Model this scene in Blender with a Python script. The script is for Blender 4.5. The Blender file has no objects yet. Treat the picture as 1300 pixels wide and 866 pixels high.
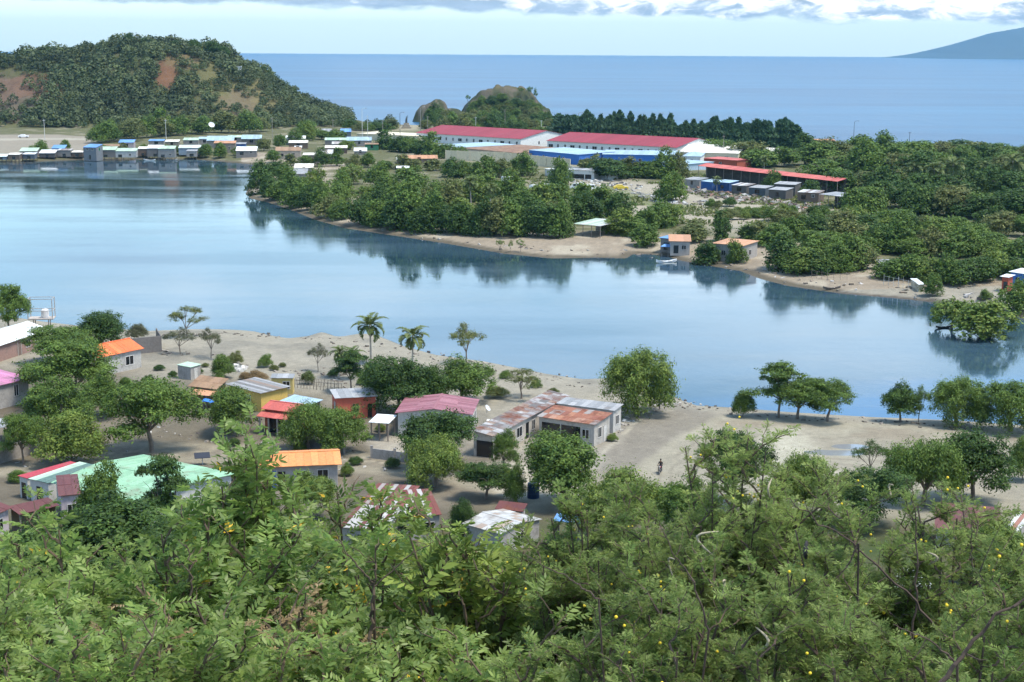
# Lagoon village seen from a hillside: every tunable light and colour value first
import math as _m
LAGR, LAGI = .03, 1.65
LAG1, LAG2 = (.02, .05, .075), (.05, .095, .135)  # lagoon base colours; their patches paint in ripple bands and cloud reflections
SEA1, SEA2 = (.004, .045, .125), (.015, .105, .215)
HAZE, HAZEC = 4.2e-5, (.23, .54, .86)
SEAEND = 16000.0
SKYS, SKYT, SKYLOW = .122, (.95, 1.03, .97), (3.4, 4.1, 4.05)
CLG, CLW, CLB = (1.75, 2.2, 2.7), (6.4, 6.4, 6.2), (2.7, 3.25, 3.8)
SUNE, SUNR, SUNP, SUNA = _m.radians(66), _m.radians(112), 2.15, 15.0
EXPO = 1.3
# clouds the lagoon mirrors: azimuth, elevation, spread, amount, colour
BLOBS = [(-13, 4.3, 10, 1.0, 1.0, (1.68, 2.34, 3.17)), (-6, 6.0, 7, 1.1, .9, (4.82, 6.24, 7.24)), (5, 8.2, 7, 1.6, 1.0, (6.72, 7.44, 8.00)), (-13, 7.6, 9, .9, .85, (2.46, 3.36, 4.45)), (-10, 9.4, 8, .9, .8, (5.49, 6.48, 7.24)),
         (13, 6.2, 7, 1.0, .8, (3.14, 4.20, 5.33)), (14, 8.2, 4, .8, .8, (6.05, 6.96, 7.62)), (12, 11.0, 7, 1.3, .8, (5.38, 6.24, 6.99)), (-3, 10.9, 7, .9, .6, (3.14, 4.32, 5.71)), (0, 12.6, 12, .8, .7, (4.93, 6.00, 6.99))]
import bpy, math, random
import numpy as np
from mathutils import Matrix, Vector

# ------------------------------------------------------------------ basics
C = bpy.data.collections.new("place"); bpy.context.scene.collection.children.link(C)
SC = bpy.context.scene
F, CX, CY, EYE = 1878.0, 650.0, 433.0, 50.0
HOR = 69.5 - EYE / SEAEND * F          # row of the true horizon; the sea's edge shows just below it
PITCH = math.atan((CY - HOR) / F)
ROT = Matrix.Rotation(math.pi / 2 - PITCH, 3, 'X') @ Matrix.Rotation(math.radians(0.337), 3, 'Z')
FWD = ROT @ Vector((0, 0, -1))
RN = np.array(ROT)
random.seed(11)

def S(r, g, b):
    f = lambda c: (c / 12.92 if c <= .04045 else ((c + .055) / 1.055) ** 2.4)
    return (f(r / 255), f(g / 255), f(b / 255))

def ray(px, py):
    d = ROT @ Vector((px - CX, CY - py, -F)); return d.normalized()

def at(px, py, z):
    d = ray(px, py); t = (z - EYE) / d.z
    return Vector((d.x * t, d.y * t, z))

def hashn(ix, iy, s):
    h = (ix.astype(np.int64) * 374761393 + iy.astype(np.int64) * 668265263 + s * 974634777) & 0xffffffff
    h = ((h ^ (h >> 13)) * 1274126177) & 0xffffffff
    return ((h ^ (h >> 16)) & 0xffff) / 65535.0

def vnoise(x, y, s=0):
    x = np.asarray(x, float); y = np.asarray(y, float)
    ix = np.floor(x); iy = np.floor(y); fx = x - ix; fy = y - iy
    fx = fx * fx * (3 - 2 * fx); fy = fy * fy * (3 - 2 * fy)
    a = hashn(ix, iy, s); b = hashn(ix + 1, iy, s); c = hashn(ix, iy + 1, s); d = hashn(ix + 1, iy + 1, s)
    return (a * (1 - fx) + b * fx) * (1 - fy) + (c * (1 - fx) + d * fx) * fy

def fbm(x, y, s=0, o=4):
    r = 0; a = .5; t = 0
    for k in range(o):
        r = r + a * vnoise(x * 2 ** k + 17.3 * k, y * 2 ** k - 9.1 * k, s + k); t += a; a *= .5
    return r / t

def smooth(t):
    t = np.clip(t, 0, 1); return t * t * (3 - 2 * t)

def sdist(poly, X, Y):
    """signed distance to a polygon, negative inside"""
    P = np.asarray(poly, float); X = np.asarray(X, float); Y = np.asarray(Y, float)
    best = np.full(X.shape, 1e18); ins = np.zeros(X.shape, bool)
    for i in range(len(P)):
        ax, ay = P[i]; bx, by = P[(i + 1) % len(P)]
        ex, ey = bx - ax, by - ay; wx, wy = X - ax, Y - ay
        t = np.clip((wx * ex + wy * ey) / (ex * ex + ey * ey + 1e-12), 0, 1)
        best = np.minimum(best, (wx - ex * t) ** 2 + (wy - ey * t) ** 2)
        c = ((ay > Y) != (by > Y)) & (X < (bx - ax) * (Y - ay) / (by - ay + 1e-12) + ax)
        ins ^= c
    d = np.sqrt(best); return np.where(ins, -d, d)

def wpoly(pts, z=0.0):
    return [tuple(at(a, b, z)[:2]) for a, b in pts]

# ------------------------------------------------------------------ terrain
NEAR = [(-400, 372), (-160, 384), (-60, 394), (0, 402), (60, 411), (120, 418), (190, 423), (240, 421), (280, 421), (310, 422), (330, 424), (350, 429),
        (368, 432), (385, 430), (400, 425.5), (410, 424), (420, 426), (432, 430), (455, 426), (475, 427), (490, 431), (520, 443), (560, 454),
        (620, 462), (660, 470), (700, 478), (740, 484), (775, 483), (810, 489), (845, 499), (870, 511), (890, 518), (940, 521), (1000, 526),
        (1100, 532), (1200, 536), (1300, 543), (1420, 548), (1700, 560)]
FAR = [(1700, 470), (1420, 424), (1300, 405), (1240, 391), (1180, 383), (1130, 378), (1070, 373), (1000, 363), (965, 354), (940, 344), (905, 338),
       (865, 331), (845, 325), (822, 322.5), (803, 323), (795, 328), (760, 327), (700, 328), (640, 322), (600, 315), (560, 308), (500, 299), (440, 290),
       (400, 279), (365, 265), (340, 257), (318, 252), (312, 246), (316, 236), (322, 228), (334, 221), (335, 213), (322, 209), (290, 206), (250, 202.5), (200, 202), (150, 202.5), (100, 203), (50, 205),
       (0, 206), (-100, 208), (-400, 212)]
LAG = wpoly(NEAR) + wpoly(FAR)
SILX = [-300, -60, 0, 30, 60, 100, 150, 165, 200, 260, 285, 293, 305, 330, 355, 385, 420, 445, 480, 510, 540]
SILY = [95, 74, 69, 66, 62, 58, 49, 46, 50, 53, 58, 76, 80, 89, 108, 127, 139, 150, 157, 164, 170]
SILZ = [max(0, 50 + (HOR - b) * .556 - (9 if a < 290 else 4)) for a, b in zip(SILX, SILY)]
COX = [-400, 380, 430, 470, 530, 560, 715, 750, 1000, 1060, 1300, 1800]
COY = [1260, 1200, 1100, 1000, 980, 1130, 1130, 900, 830, 800, 785, 780]
PUD = [(at(1083, 566, 2)[:2], 3.6, 1.6), (at(1072, 575, 2)[:2], 4.4, 1.3), (at(1037, 572, 2)[:2], 1.8, .9)]

def upx(x, y):
    return CX + F * x / (np.maximum(y, 1.0) * .982)

def H(x, y):
    x = np.asarray(x, float); y = np.asarray(y, float)
    s = sdist(LAG, x, y)
    n = fbm(x / 14, y / 14, 3) - .5
    land = np.where(y < 300, 1.75 * (1 - np.exp(-np.maximum(s, 0) / 7)) + .35 * smooth(s / 1.2), 2.0 * (1 - np.exp(-np.maximum(s, 0) / 16)) + .15 * smooth(s / 2))
    z = np.where(s > 0, land + .3 * n * smooth(s / 10), np.maximum(-2.2, s * .10))
    u = upx(x, y)
    z = np.minimum(z, np.maximum(-4.0, (np.interp(u, COX, COY) - y) * .12))
    # near hillside the picture is taken from
    hs = np.interp(y, [-40, 0, 3, 60, 100, 135, 165, 185], [52, 48.3, 47.3, 19.5, 9.0, 4.2, 2.4, 1.2])
    hs = hs + (fbm(x / 9, y / 9, 8) - .5) * 1.6 * smooth((165 - y) / 60)
    z = np.where(y < 185, np.maximum(z, hs), z)
    # big wooded hill, dome and rock on the coast
    zr = np.interp(u, SILX, SILZ); yb = np.interp(u, [-300, 0, 300, 450, 540], [880, 905, 890, 930, 970])
    t = (y - yb) / (1045 - yb)
    prof = np.where(y < 1045, smooth(np.clip(t, 0, 1) ** .85), 1 - smooth((y - 1045) / 170))
    nh = fbm(x / 45, y / 45, 21, 5) - .5
    z = z + zr * prof * (1 + .5 * nh * (1 - np.abs(2 * np.clip(t, 0, 1) - 1)))
    for (cu, Yc, rx, ry, h, p) in ((641, 1085, 35, 30, 24, 2.4), (543, 1056, 12, 12, 11.5, 4), (551, 1064, 11, 12, 14.5, 4), (570, 1075, 18, 12, 8, 2)):
        xc = (cu - CX) * Yc * .982 / F
        r = np.sqrt(((x - xc) / rx) ** 2 + ((y - Yc) / ry) ** 2) * (1 + .35 * (fbm(x / 9, y / 9, 33) - .5))
        z = np.where(r >= 1, z, np.maximum(z, h * np.clip(1 - np.clip(r, 0, 1) ** p, 0, 1) * (1 + .32 * (fbm(x / 6, y / 6, 35) - .5))))
    rough = (fbm(x / 4, y / 4, 37, 3) - .5) * 2.6; z = z + np.where((y > 880) & (z > 4), rough * smooth((z - 4) / 4), 0)
    for (c, rx, ry) in PUD:
        z = z - .16 * np.exp(-(((x - c[0]) / rx) ** 2 + ((y - c[1]) / ry) ** 2))
    return z

DD = np.geomspace(3, 1400, 2600)
def on(px, py):
    """where the ray through a photo pixel meets the ground or water"""
    d = ray(px, py); k = DD / d.y
    X = d.x * k; Z = EYE + d.z * k
    h = np.maximum(H(X, DD), 0.0); b = Z < h
    if not b.any(): return Vector((X[-1], DD[-1], h[-1]))
    i = int(np.argmax(b))
    if i == 0: return Vector((X[0], DD[0], h[0]))
    a0 = Z[i - 1] - h[i - 1]; a1 = h[i] - Z[i]; f = a0 / (a0 + a1 + 1e-9)
    y = DD[i - 1] + (DD[i] - DD[i - 1]) * f; x = d.x * y / d.y
    return Vector((x, y, max(0.0, float(H(np.array([x]), np.array([y]))[0]))))

def gz(x, y):
    return float(np.maximum(H(np.array([x]), np.array([y])), 0)[0])

def depth(p):
    return (Vector(p) - Vector((0, 0, EYE))).dot(FWD)

# ------------------------------------------------------------------ mesh helpers
def mesh_np(name, V, faces, mats, midx=None, col=None, smooth_sh=False):
    """faces: list of int arrays (M,k)"""
    me = bpy.data.meshes.new(name)
    V = np.asarray(V, np.float32).reshape(-1, 3)
    me.vertices.add(len(V)); me.vertices.foreach_set('co', V.ravel())
    L = np.concatenate([np.asarray(f, np.int32).ravel() for f in faces])
    tot = np.concatenate([np.full(len(f), np.asarray(f).shape[1], np.int32) for f in faces])
    st = np.concatenate([[0], np.cumsum(tot)[:-1]]).astype(np.int32)
    me.loops.add(len(L)); me.loops.foreach_set('vertex_index', L)
    me.polygons.add(len(tot)); me.polygons.foreach_set('loop_start', st); me.polygons.foreach_set('loop_total', tot)
    for m in (mats if isinstance(mats, (list, tuple)) else [mats]): me.materials.append(m)
    if midx is not None: me.polygons.foreach_set('material_index', np.asarray(midx, np.int32))
    if smooth_sh: me.polygons.foreach_set('use_smooth', np.ones(len(tot), bool))
    if col is not None:
        c = np.asarray(col, np.float32)
        if c.ndim == 1: c = np.repeat(c[:, None], 3, 1)
        c4 = np.ones((len(V), 4), np.float32); c4[:, :3] = c
        a = me.color_attributes.new('tone', 'FLOAT_COLOR', 'POINT'); a.data.foreach_set('color', c4.ravel())
    me.update(calc_edges=True); me.validate()
    return me

def link(name, me, parent=None, loc=None):
    o = bpy.data.objects.new(name, me); C.objects.link(o)
    if parent is not None: o.parent = parent
    if loc is not None: o.location = loc
    return o

def thing(name, label, cat, loc=(0, 0, 0), rz=0.0, group=None):
    o = bpy.data.objects.new(name, None); C.objects.link(o)
    o.location = loc; o.rotation_euler = (0, 0, rz); o.empty_display_size = .2
    o['label'] = label; o['category'] = cat
    if group: o['group'] = group
    return o

def tag(o, label=None, cat=None, group=None, kind=None):
    if label: o['label'] = label
    if cat: o['category'] = cat
    if group: o['group'] = group
    if kind: o['kind'] = kind
    return o

class MB:
    def __init__(s): s.v = []; s.f = []; s.c = []
    def add(s, vs, fs, col=(1, 1, 1)):
        n = len(s.v); s.v += [tuple(v) for v in vs]; s.f += [tuple(i + n for i in f) for f in fs]; s.c += [col] * len(vs); return s
    def box(s, x0, x1, y0, y1, z0, z1, col=(1, 1, 1)):
        return s.add([(x0, y0, z0), (x1, y0, z0), (x1, y1, z0), (x0, y1, z0), (x0, y0, z1), (x1, y0, z1), (x1, y1, z1), (x0, y1, z1)],
                     [(0, 3, 2, 1), (4, 5, 6, 7), (0, 1, 5, 4), (1, 2, 6, 5), (2, 3, 7, 6), (3, 0, 4, 7)], col)
    def slab(s, p, t, col=(1, 1, 1)):
        """p: 4 top corners; t thickness downward"""
        q = [(a, b, c - t) for a, b, c in p]
        return s.add(list(p) + q, [(0, 1, 2, 3), (7, 6, 5, 4), (0, 4, 5, 1), (1, 5, 6, 2), (2, 6, 7, 3), (3, 7, 4, 0)], col)
    def tube(s, pts, rad, sides=6, col=(1, 1, 1)):
        pts = [Vector(p) for p in pts]; n = len(pts); vs = []; fs = []
        for i, p in enumerate(pts):
            d = (pts[min(i + 1, n - 1)] - pts[max(i - 1, 0)]).normalized()
            a = d.orthogonal().normalized(); b = d.cross(a); r = rad[i] if hasattr(rad, '__len__') else rad
            if i == 0: a0 = a
            else:
                a = (a0 - d * a0.dot(d)).normalized(); b = d.cross(a); a0 = a
            for k in range(sides):
                an = 2 * math.pi * k / sides; vs.append(p + a * (r * math.cos(an)) + b * (r * math.sin(an)))
        for i in range(n - 1):
            for k in range(sides):
                k2 = (k + 1) % sides; fs.append((i * sides + k, i * sides + k2, (i + 1) * sides + k2, (i + 1) * sides + k))
        fs.append(tuple(range(sides - 1, -1, -1))); fs.append(tuple((n - 1) * sides + k for k in range(sides)))
        return s.add(vs, fs, col)
    def ball(s, c, r, col=(1, 1, 1), n=8, m=5):
        rx, ry, rz = r if hasattr(r, '__len__') else (r, r, r); vs = [(c[0], c[1], c[2] + rz)]; fs = []
        for j in range(1, m):
            th = math.pi * j / m
            for k in range(n):
                ph = 2 * math.pi * k / n
                vs.append((c[0] + rx * math.sin(th) * math.cos(ph), c[1] + ry * math.sin(th) * math.sin(ph), c[2] + rz * math.cos(th)))
        vs.append((c[0], c[1], c[2] - rz)); e = len(vs) - 1
        for k in range(n):
            fs.append((0, 1 + k, 1 + (k + 1) % n)); b = 1 + (m - 2) * n; fs.append((e, b + (k + 1) % n, b + k))
            for j in range(m - 2):
                a = 1 + j * n; fs.append((a + k, a + n + k, a + n + (k + 1) % n, a + (k + 1) % n))
        return s.add(vs, fs, col)
    def mesh(s, name, mat, sm=False):
        me = bpy.data.meshes.new(name); me.from_pydata(s.v, [], s.f)
        for m in (mat if isinstance(mat, (list, tuple)) else [mat]): me.materials.append(m)
        a = me.color_attributes.new('tone', 'FLOAT_COLOR', 'POINT')
        a.data.foreach_set('color', np.array([(c[0], c[1], c[2], 1) for c in s.c], np.float32).ravel())
        if sm: me.polygons.foreach_set('use_smooth', np.ones(len(s.f), bool))
        me.update(); return me
    def obj(s, name, mat, parent=None, sm=False, loc=None):
        return link(name, s.mesh(name, mat, sm), parent, loc)

# ------------------------------------------------------------------ materials
def nodes(name):
    m = bpy.data.materials.new(name); m.use_nodes = True; t = m.node_tree; t.nodes.clear()
    out = t.nodes.new('ShaderNodeOutputMaterial'); return m, t, out

def nd(t, typ, **kw):
    n = t.nodes.new(typ)
    for k, v in kw.items():
        if k in n.inputs.keys(): n.inputs[k].default_value = v
        else: setattr(n, k, v)
    return n

def mat_tone(name, rough=.8, noise=6.0, amp=.25, spec=.3, bump=0.0, dirt=None, dscale=1.2, coord='Object', dlo=.45, dhi=.7, metal=0.0, base=(1, 1, 1)):
    """base colour = per-vertex own colour x fine noise, with optional stains"""
    m, t, out = nodes(name); L = t.links.new
    b = nd(t, 'ShaderNodeBsdfPrincipled', Roughness=rough, Metallic=metal); b.inputs['Specular IOR Level'].default_value = spec
    a = nd(t, 'ShaderNodeVertexColor', layer_name='tone'); tc = nd(t, 'ShaderNodeTexCoord')
    n = nd(t, 'ShaderNodeTexNoise', Scale=noise, Detail=6.0, Roughness=.65); L(tc.outputs[coord], n.inputs['Vector'])
    mr = nd(t, 'ShaderNodeMapRange'); mr.inputs['From Min'].default_value = .25; mr.inputs['From Max'].default_value = .75
    mr.inputs['To Min'].default_value = 1 - amp; mr.inputs['To Max'].default_value = 1 + amp; L(n.outputs['Fac'], mr.inputs['Value'])
    mx = nd(t, 'ShaderNodeMix', data_type='RGBA', blend_type='MULTIPLY'); mx.inputs['Factor'].default_value = 1
    L(a.outputs['Color'], mx.inputs['A']); L(mr.outputs['Result'], mx.inputs['B']); c = mx.outputs['Result']
    if dirt:
        n2 = nd(t, 'ShaderNodeTexNoise', Scale=dscale, Detail=8.0, Roughness=.7); L(tc.outputs[coord], n2.inputs['Vector'])
        r2 = nd(t, 'ShaderNodeMapRange'); r2.inputs['From Min'].default_value = dlo; r2.inputs['From Max'].default_value = dhi; L(n2.outputs['Fac'], r2.inputs['Value'])
        m2 = nd(t, 'ShaderNodeMix', data_type='RGBA'); m2.inputs['B'].default_value = (*dirt, 1); L(r2.outputs['Result'], m2.inputs['Factor']); L(c, m2.inputs['A']); c = m2.outputs['Result']
    L(c, b.inputs['Base Color'])
    if bump:
        bp = nd(t, 'ShaderNodeBump', Strength=bump); L(n.outputs['Fac'], bp.inputs['Height']); L(bp.outputs['Normal'], b.inputs['Normal'])
    L(b.outputs[0], out.inputs[0]); return m

def mat_leaf(name, col, col2, trans=.3, var=.35, rough=.6, spec=.25):
    m, t, out = nodes(name); L = t.links.new
    a = nd(t, 'ShaderNodeVertexColor', layer_name='tone'); oi = nd(t, 'ShaderNodeObjectInfo')
    mx = nd(t, 'ShaderNodeMix', data_type='RGBA'); mx.inputs['A'].default_value = (*col, 1); mx.inputs['B'].default_value = (*col2, 1)
    sp = nd(t, 'ShaderNodeSeparateColor'); L(a.outputs['Color'], sp.inputs[0]); 
    ad = nd(t, 'ShaderNodeMath', operation='MULTIPLY_ADD'); L(oi.outputs['Random'], ad.inputs[0]); ad.inputs[1].default_value = var; L(sp.outputs['Green'], ad.inputs[2])
    ad2 = nd(t, 'ShaderNodeMath', operation='SUBTRACT', use_clamp=True); L(ad.outputs[0], ad2.inputs[0]); ad2.inputs[1].default_value = var / 2
    L(ad2.outputs[0], mx.inputs['Factor'])
    m2 = nd(t, 'ShaderNodeMix', data_type='RGBA', blend_type='MULTIPLY'); m2.inputs['Factor'].default_value = 1; L(mx.outputs['Result'], m2.inputs['A']); L(sp.outputs['Red'], m2.inputs['B'])
    b = nd(t, 'ShaderNodeBsdfPrincipled', Roughness=rough); b.inputs['Specular IOR Level'].default_value = spec; L(m2.outputs['Result'], b.inputs['Base Color'])
    tr = nd(t, 'ShaderNodeBsdfTranslucent'); L(m2.outputs['Result'], tr.inputs['Color'])
    ms = nd(t, 'ShaderNodeMixShader'); ms.inputs[0].default_value = trans; L(b.outputs[0], ms.inputs[1]); L(tr.outputs[0], ms.inputs[2])
    L(ms.outputs[0], out.inputs[0]); return m

def mat_plain(name, col, rough=.6, amp=.15, noise=4.0, spec=.4):
    m, t, out = nodes(name); L = t.links.new
    b = nd(t, 'ShaderNodeBsdfPrincipled', Roughness=rough); b.inputs['Specular IOR Level'].default_value = spec
    tc = nd(t, 'ShaderNodeTexCoord'); n = nd(t, 'ShaderNodeTexNoise', Scale=noise, Detail=5.0); L(tc.outputs['Object'], n.inputs['Vector'])
    mr = nd(t, 'ShaderNodeMapRange'); mr.inputs['To Min'].default_value = 1 - amp; mr.inputs['To Max'].default_value = 1 + amp; L(n.outputs['Fac'], mr.inputs['Value'])
    mx = nd(t, 'ShaderNodeMix', data_type='RGBA', blend_type='MULTIPLY'); mx.inputs['Factor'].default_value = 1; mx.inputs['A'].default_value = (*col, 1); L(mr.outputs['Result'], mx.inputs['B'])
    L(mx.outputs['Result'], b.inputs['Base Color']); L(b.outputs[0], out.inputs[0]); return m

M = {}
M['roof'] = mat_tone('corrugated_sheet', rough=.6, noise=3.0, amp=.2, spec=.35, dirt=(.2, .15, .12), dscale=.8, dlo=.55, dhi=.95)
M['rusty'] = mat_tone('rusting_sheet', rough=.65, noise=4.0, amp=.2, dirt=(.16, .055, .028), dscale=.55, dlo=.44, dhi=.62)
M['oldroof'] = mat_tone('weathered_sheet', rough=.65, noise=4.0, amp=.2, dirt=(.2, .15, .11), dscale=.5, dlo=.52, dhi=.75)
M['wall'] = mat_tone('plastered_wall', rough=.9, noise=2.0, amp=.16, dirt=(.13, .115, .1), dscale=.9, dlo=.56, dhi=.85)
M['block'] = mat_tone('concrete_block', rough=.95, noise=3.0, amp=.22, dirt=(.14, .13, .12), dscale=.7, dlo=.5, dhi=.8)
M['metal'] = mat_tone('painted_metal', rough=.5, noise=5.0, amp=.1)
M['wood'] = mat_tone('old_timber', rough=.9, noise=8.0, amp=.3)
M['bark'] = mat_tone('bark', rough=.95, noise=9.0, amp=.4)
M['pane'] = mat_plain('dark_pane_and_bay_shade', (.012, .014, .017), .15, spec=.6)  # dark glass, also laid over open bays as their inner shade
M['cloth'] = mat_tone('cloth', rough=.9, noise=9.0, amp=.15)
M['rock'] = mat_tone('rock', rough=.95, noise=2.0, amp=.4)
M['leaf_dark'] = mat_leaf('leaf_dark', (0.035, 0.074, 0.017), (0.092, 0.160, 0.032))
M['leaf_mid'] = mat_leaf('leaf_mid', (0.068, 0.125, 0.024), (0.160, 0.239, 0.046))
M['leaf_light'] = mat_leaf('leaf_light', (0.088, 0.155, 0.030), (0.212, 0.270, 0.052))
M['leaf_olive'] = mat_leaf('leaf_olive', (0.089, 0.122, 0.037), (0.204, 0.219, 0.070))
M['leaf_grey'] = mat_leaf('leaf_grey', (0.097, 0.114, 0.059), (0.194, 0.192, 0.108))
M['leaf_dry'] = mat_leaf('leaf_dry', (.22, .15, .07), (.33, .24, .12))
M['leaf_pine'] = mat_leaf('leaf_pine', (0.041, 0.090, 0.048), (0.091, 0.166, 0.071))
M['leaf_palm'] = mat_leaf('leaf_palm', (0.054, 0.096, 0.026), (0.172, 0.200, 0.065), trans=.15)
M['leaf_shrub'] = mat_leaf('leaf_shrub', (.118, .205, .04), (.31, .40, .105), trans=.55, var=.5, rough=.45, spec=.45)
M['leaf_thorn'] = mat_leaf('leaf_thorn', (.135, .205, .05), (.325, .395, .12), trans=.55, var=.45, rough=.5, spec=.3)
M['leaf_hill'] = mat_leaf('leaf_hill', (0.043, 0.067, 0.025), (0.103, 0.129, 0.050), trans=.2)
M['petal'] = mat_plain('yellow_petal', (.72, .52, .03), .7)
M['yleaf'] = mat_plain('yellowed_leaf', (.6, .38, .03), .6)
M['pod'] = mat_plain('dark_pod', (.035, .03, .032), .7, amp=.4)
# ------------------------------------------------------------------ ground sheet
def lerpc(c, new, f):
    return c * (1 - f[:, None]) + np.asarray(new)[None, :] * f[:, None]

def build_ground():
    na = 820
    an = np.radians(np.concatenate([np.linspace(-44, -24, 40)[:-1], np.linspace(-24, 24, na - 78), np.linspace(24, 44, 40)[1:]])); na = len(an)
    rr = np.unique(np.concatenate([np.geomspace(1.2, 150, 130), np.arange(150, 340, .9), np.arange(340, 860, 2.2), np.arange(860, 1130, 1.5), np.geomspace(1130, 1330, 20)])); nr = len(rr)
    A, R = np.meshgrid(an, rr); X = (R * np.sin(A)).ravel(); Y = (R * np.cos(A)).ravel() - .0
    Z = H(X, Y)
    i = np.arange(na * nr).reshape(nr, na)
    Q = np.stack([i[:-1, :-1], i[:-1, 1:], i[1:, 1:], i[1:, :-1]], -1).reshape(-1, 4)
    n1 = fbm(X / 6, Y / 6, 41, 5); n2 = fbm(X / 25, Y / 25, 42, 4); n3 = fbm(X / 1.7, Y / 1.7, 43, 3)
    s = sdist(LAG, X, Y); u = upx(X, Y)
    near = Y < 310
    c = np.tile(np.array([[.15, .128, .1]]), (len(X), 1))
    # the village soil
    c = lerpc(c, (.115, .096, .08), smooth((n2 - .45) * 4) * .7)
    c = lerpc(c, (.235, .2, .165), smooth((n1 - .52) * 5) * .5)
    # the bare shore
    k = near & (s < 75)
    w = np.where(near, 1 - smooth((s - 32 - 30 * (n2 - .5)) / 16), 0)
    c = lerpc(c, (.31, .28, .24), w * .9)
    c = lerpc(c, (.2, .185, .165), w * smooth((n1 - .5) * 5) * .7)
    c = lerpc(c, (.095, .08, .07), np.where(near, (1 - smooth((s - .6) / 1.1)), 0) * .95)
    def patch(px, col, amt, soft=2.0, nz=None, zz=2):
        nonlocal c
        P = np.array(wpoly(px, zz)); lo = P.min(0) - soft * 3; hi = P.max(0) + soft * 3
        m = (X > lo[0]) & (X < hi[0]) & (Y > lo[1]) & (Y < hi[1])
        f = np.zeros(len(X)); f[m] = 1 - smooth((sdist(P, X[m], Y[m]) + soft + (n1[m] - .5) * soft * 2.4) / (2 * soft))
        if nz is not None: f = f * nz
        c = lerpc(c, col, f * amt)
    # open sandy field beside the lagoon, the dark track along it and the sandy lanes
    patch([(795, 640), (800, 590), (880, 527), (930, 524), (1010, 529), (1110, 535), (1210, 540), (1320, 548), (1420, 560), (1420, 690), (1180, 690), (830, 680)], (.31, .28, .23), .95, 1.2)
    patch([(840, 625), (850, 560), (1000, 545), (1300, 570), (1420, 590), (1420, 680), (900, 680)], (.27, .24, .2), .9, 3, smooth((n1 - .50) * 6))
    patch([(850, 640), (950, 560), (1000, 545), (1200, 570), (1180, 640)], (.41, .38, .32), .9, 3, smooth((n2 - .5) * 6))
    patch([(900, 530), (1420, 552), (1420, 580), (1150, 562), (1000, 548), (900, 540)], (.24, .2, .16), .7, 1.2, smooth((n1 - .38) * 4))
    patch([(690, 605), (735, 570), (790, 530), (820, 512), (880, 516), (912, 523), (860, 556), (800, 600), (770, 650)], (.22, .195, .17), .9, .8)
    patch([(690, 640), (750, 580), (800, 534), (812, 534), (770, 580), (745, 640)], (.31, .28, .245), .8, .8)
    patch([(-60, 612), (60, 585), (140, 560), (330, 566), (480, 578), (600, 592), (660, 585), (700, 590), (770, 605), (760, 660), (640, 650), (560, 622), (400, 600), (200, 588), (60, 612)], (.285, .25, .2), .85, 1.0)
    patch([(100, 566), (330, 570), (480, 580), (560, 600), (430, 596), (250, 582), (100, 580)], (.19, .16, .13), .65, .9, smooth((n1 - .4) * 5))
    patch([(460, 560), (540, 545), (560, 575), (480, 578)], (.36, .32, .28), .8, 1)
    patch([(620, 640), (650, 590), (690, 600), (690, 660)], (.45, .40, .33), .85, 1)
    # wheel ruts and footpaths worn into lanes and field
    def rut(px, off, wd, col, amt):
        nonlocal c
        P = np.array(wpoly(px, 2.5)); m = np.where((Y > 120) & (Y < 270))[0]; bd = np.full(len(m), 1e9)
        wob = (fbm(X[m] / 7, Y[m] / 7, 91) - .5) * 1.6
        for (ax, ay), (bx, by) in zip(P[:-1], P[1:]):
            ex, ey = bx - ax, by - ay; L2 = ex * ex + ey * ey; tt = ((X[m] - ax) * ex + (Y[m] - ay) * ey) / L2; ins = (tt > -.02) & (tt < 1.02)
            sd = ((X[m] - ax) * ey - (Y[m] - ay) * ex) / math.sqrt(L2) + wob
            for o_ in off: bd = np.where(ins, np.minimum(bd, np.abs(sd - o_)), bd)
        f = np.zeros(len(X)); f[m] = (1 - smooth(bd / wd)) * smooth((n3[m] - .25) * 3); c = lerpc(c, col, f * amt)
    rut([(60, 592), (150, 572), (330, 571), (480, 581), (640, 604), (720, 600)], (-.8, .8), .5, (.40, .35, .28), .8)
    rut([(60, 592), (150, 572), (330, 571), (480, 581), (640, 604), (720, 600)], (0,), .6, (.16, .135, .105), .5)
    rut([(690, 650), (750, 580), (812, 522), (850, 512)], (-.8, .8), .5, (.36, .325, .275), .8)
    rut([(838, 640), (846, 590), (900, 552), (1010, 545), (1150, 560), (1310, 566)], (-.75, .75), .45, (.19, .165, .135), .65)
    rut([(860, 600), (960, 570), (1100, 580), (1300, 600)], (0,), .5, (.2, .17, .14), .6)
    rut([(250, 575), (300, 548), (330, 546)], (0,), .6, (.32, .28, .22), .7); rut([(480, 580), (520, 548)], (-.7, .7), .45, (.36, .32, .27), .7); rut([(180, 470), (260, 500), (300, 545)], (0,), .7, (.27, .235, .19), .7)
    # hillside in front: dry soil under weeds
    w = smooth((150 - Y) / 20)
    c = lerpc(c, (.10, .09, .05), w * .9); c = lerpc(c, (.06, .085, .03), w * smooth((n1 - .4) * 4))
    # far bank
    far = Y > 310
    c = lerpc(c, (.115, .115, .06), np.where(far, 1., 0)); c = lerpc(c, (.25, .22, .165), np.where(far, smooth((n1 - .55) * 6) * .7, 0))
    w = np.where(far & (u > 300), 1 - smooth((s - 24 - 26 * (n2 - .5)) / 14), 0)
    c = lerpc(c, (.30, .245, .195), w); c = lerpc(c, (.20, .165, .135), w * smooth((n3 - .45) * 4) * .6); c = lerpc(c, (.39, .34, .28), w * smooth((n1 - .55) * 7) * .8)
    c = lerpc(c, (.10, .085, .065), np.where(far, (1 - smooth((s - 1.4) / 2)), 0) * .9)
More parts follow.
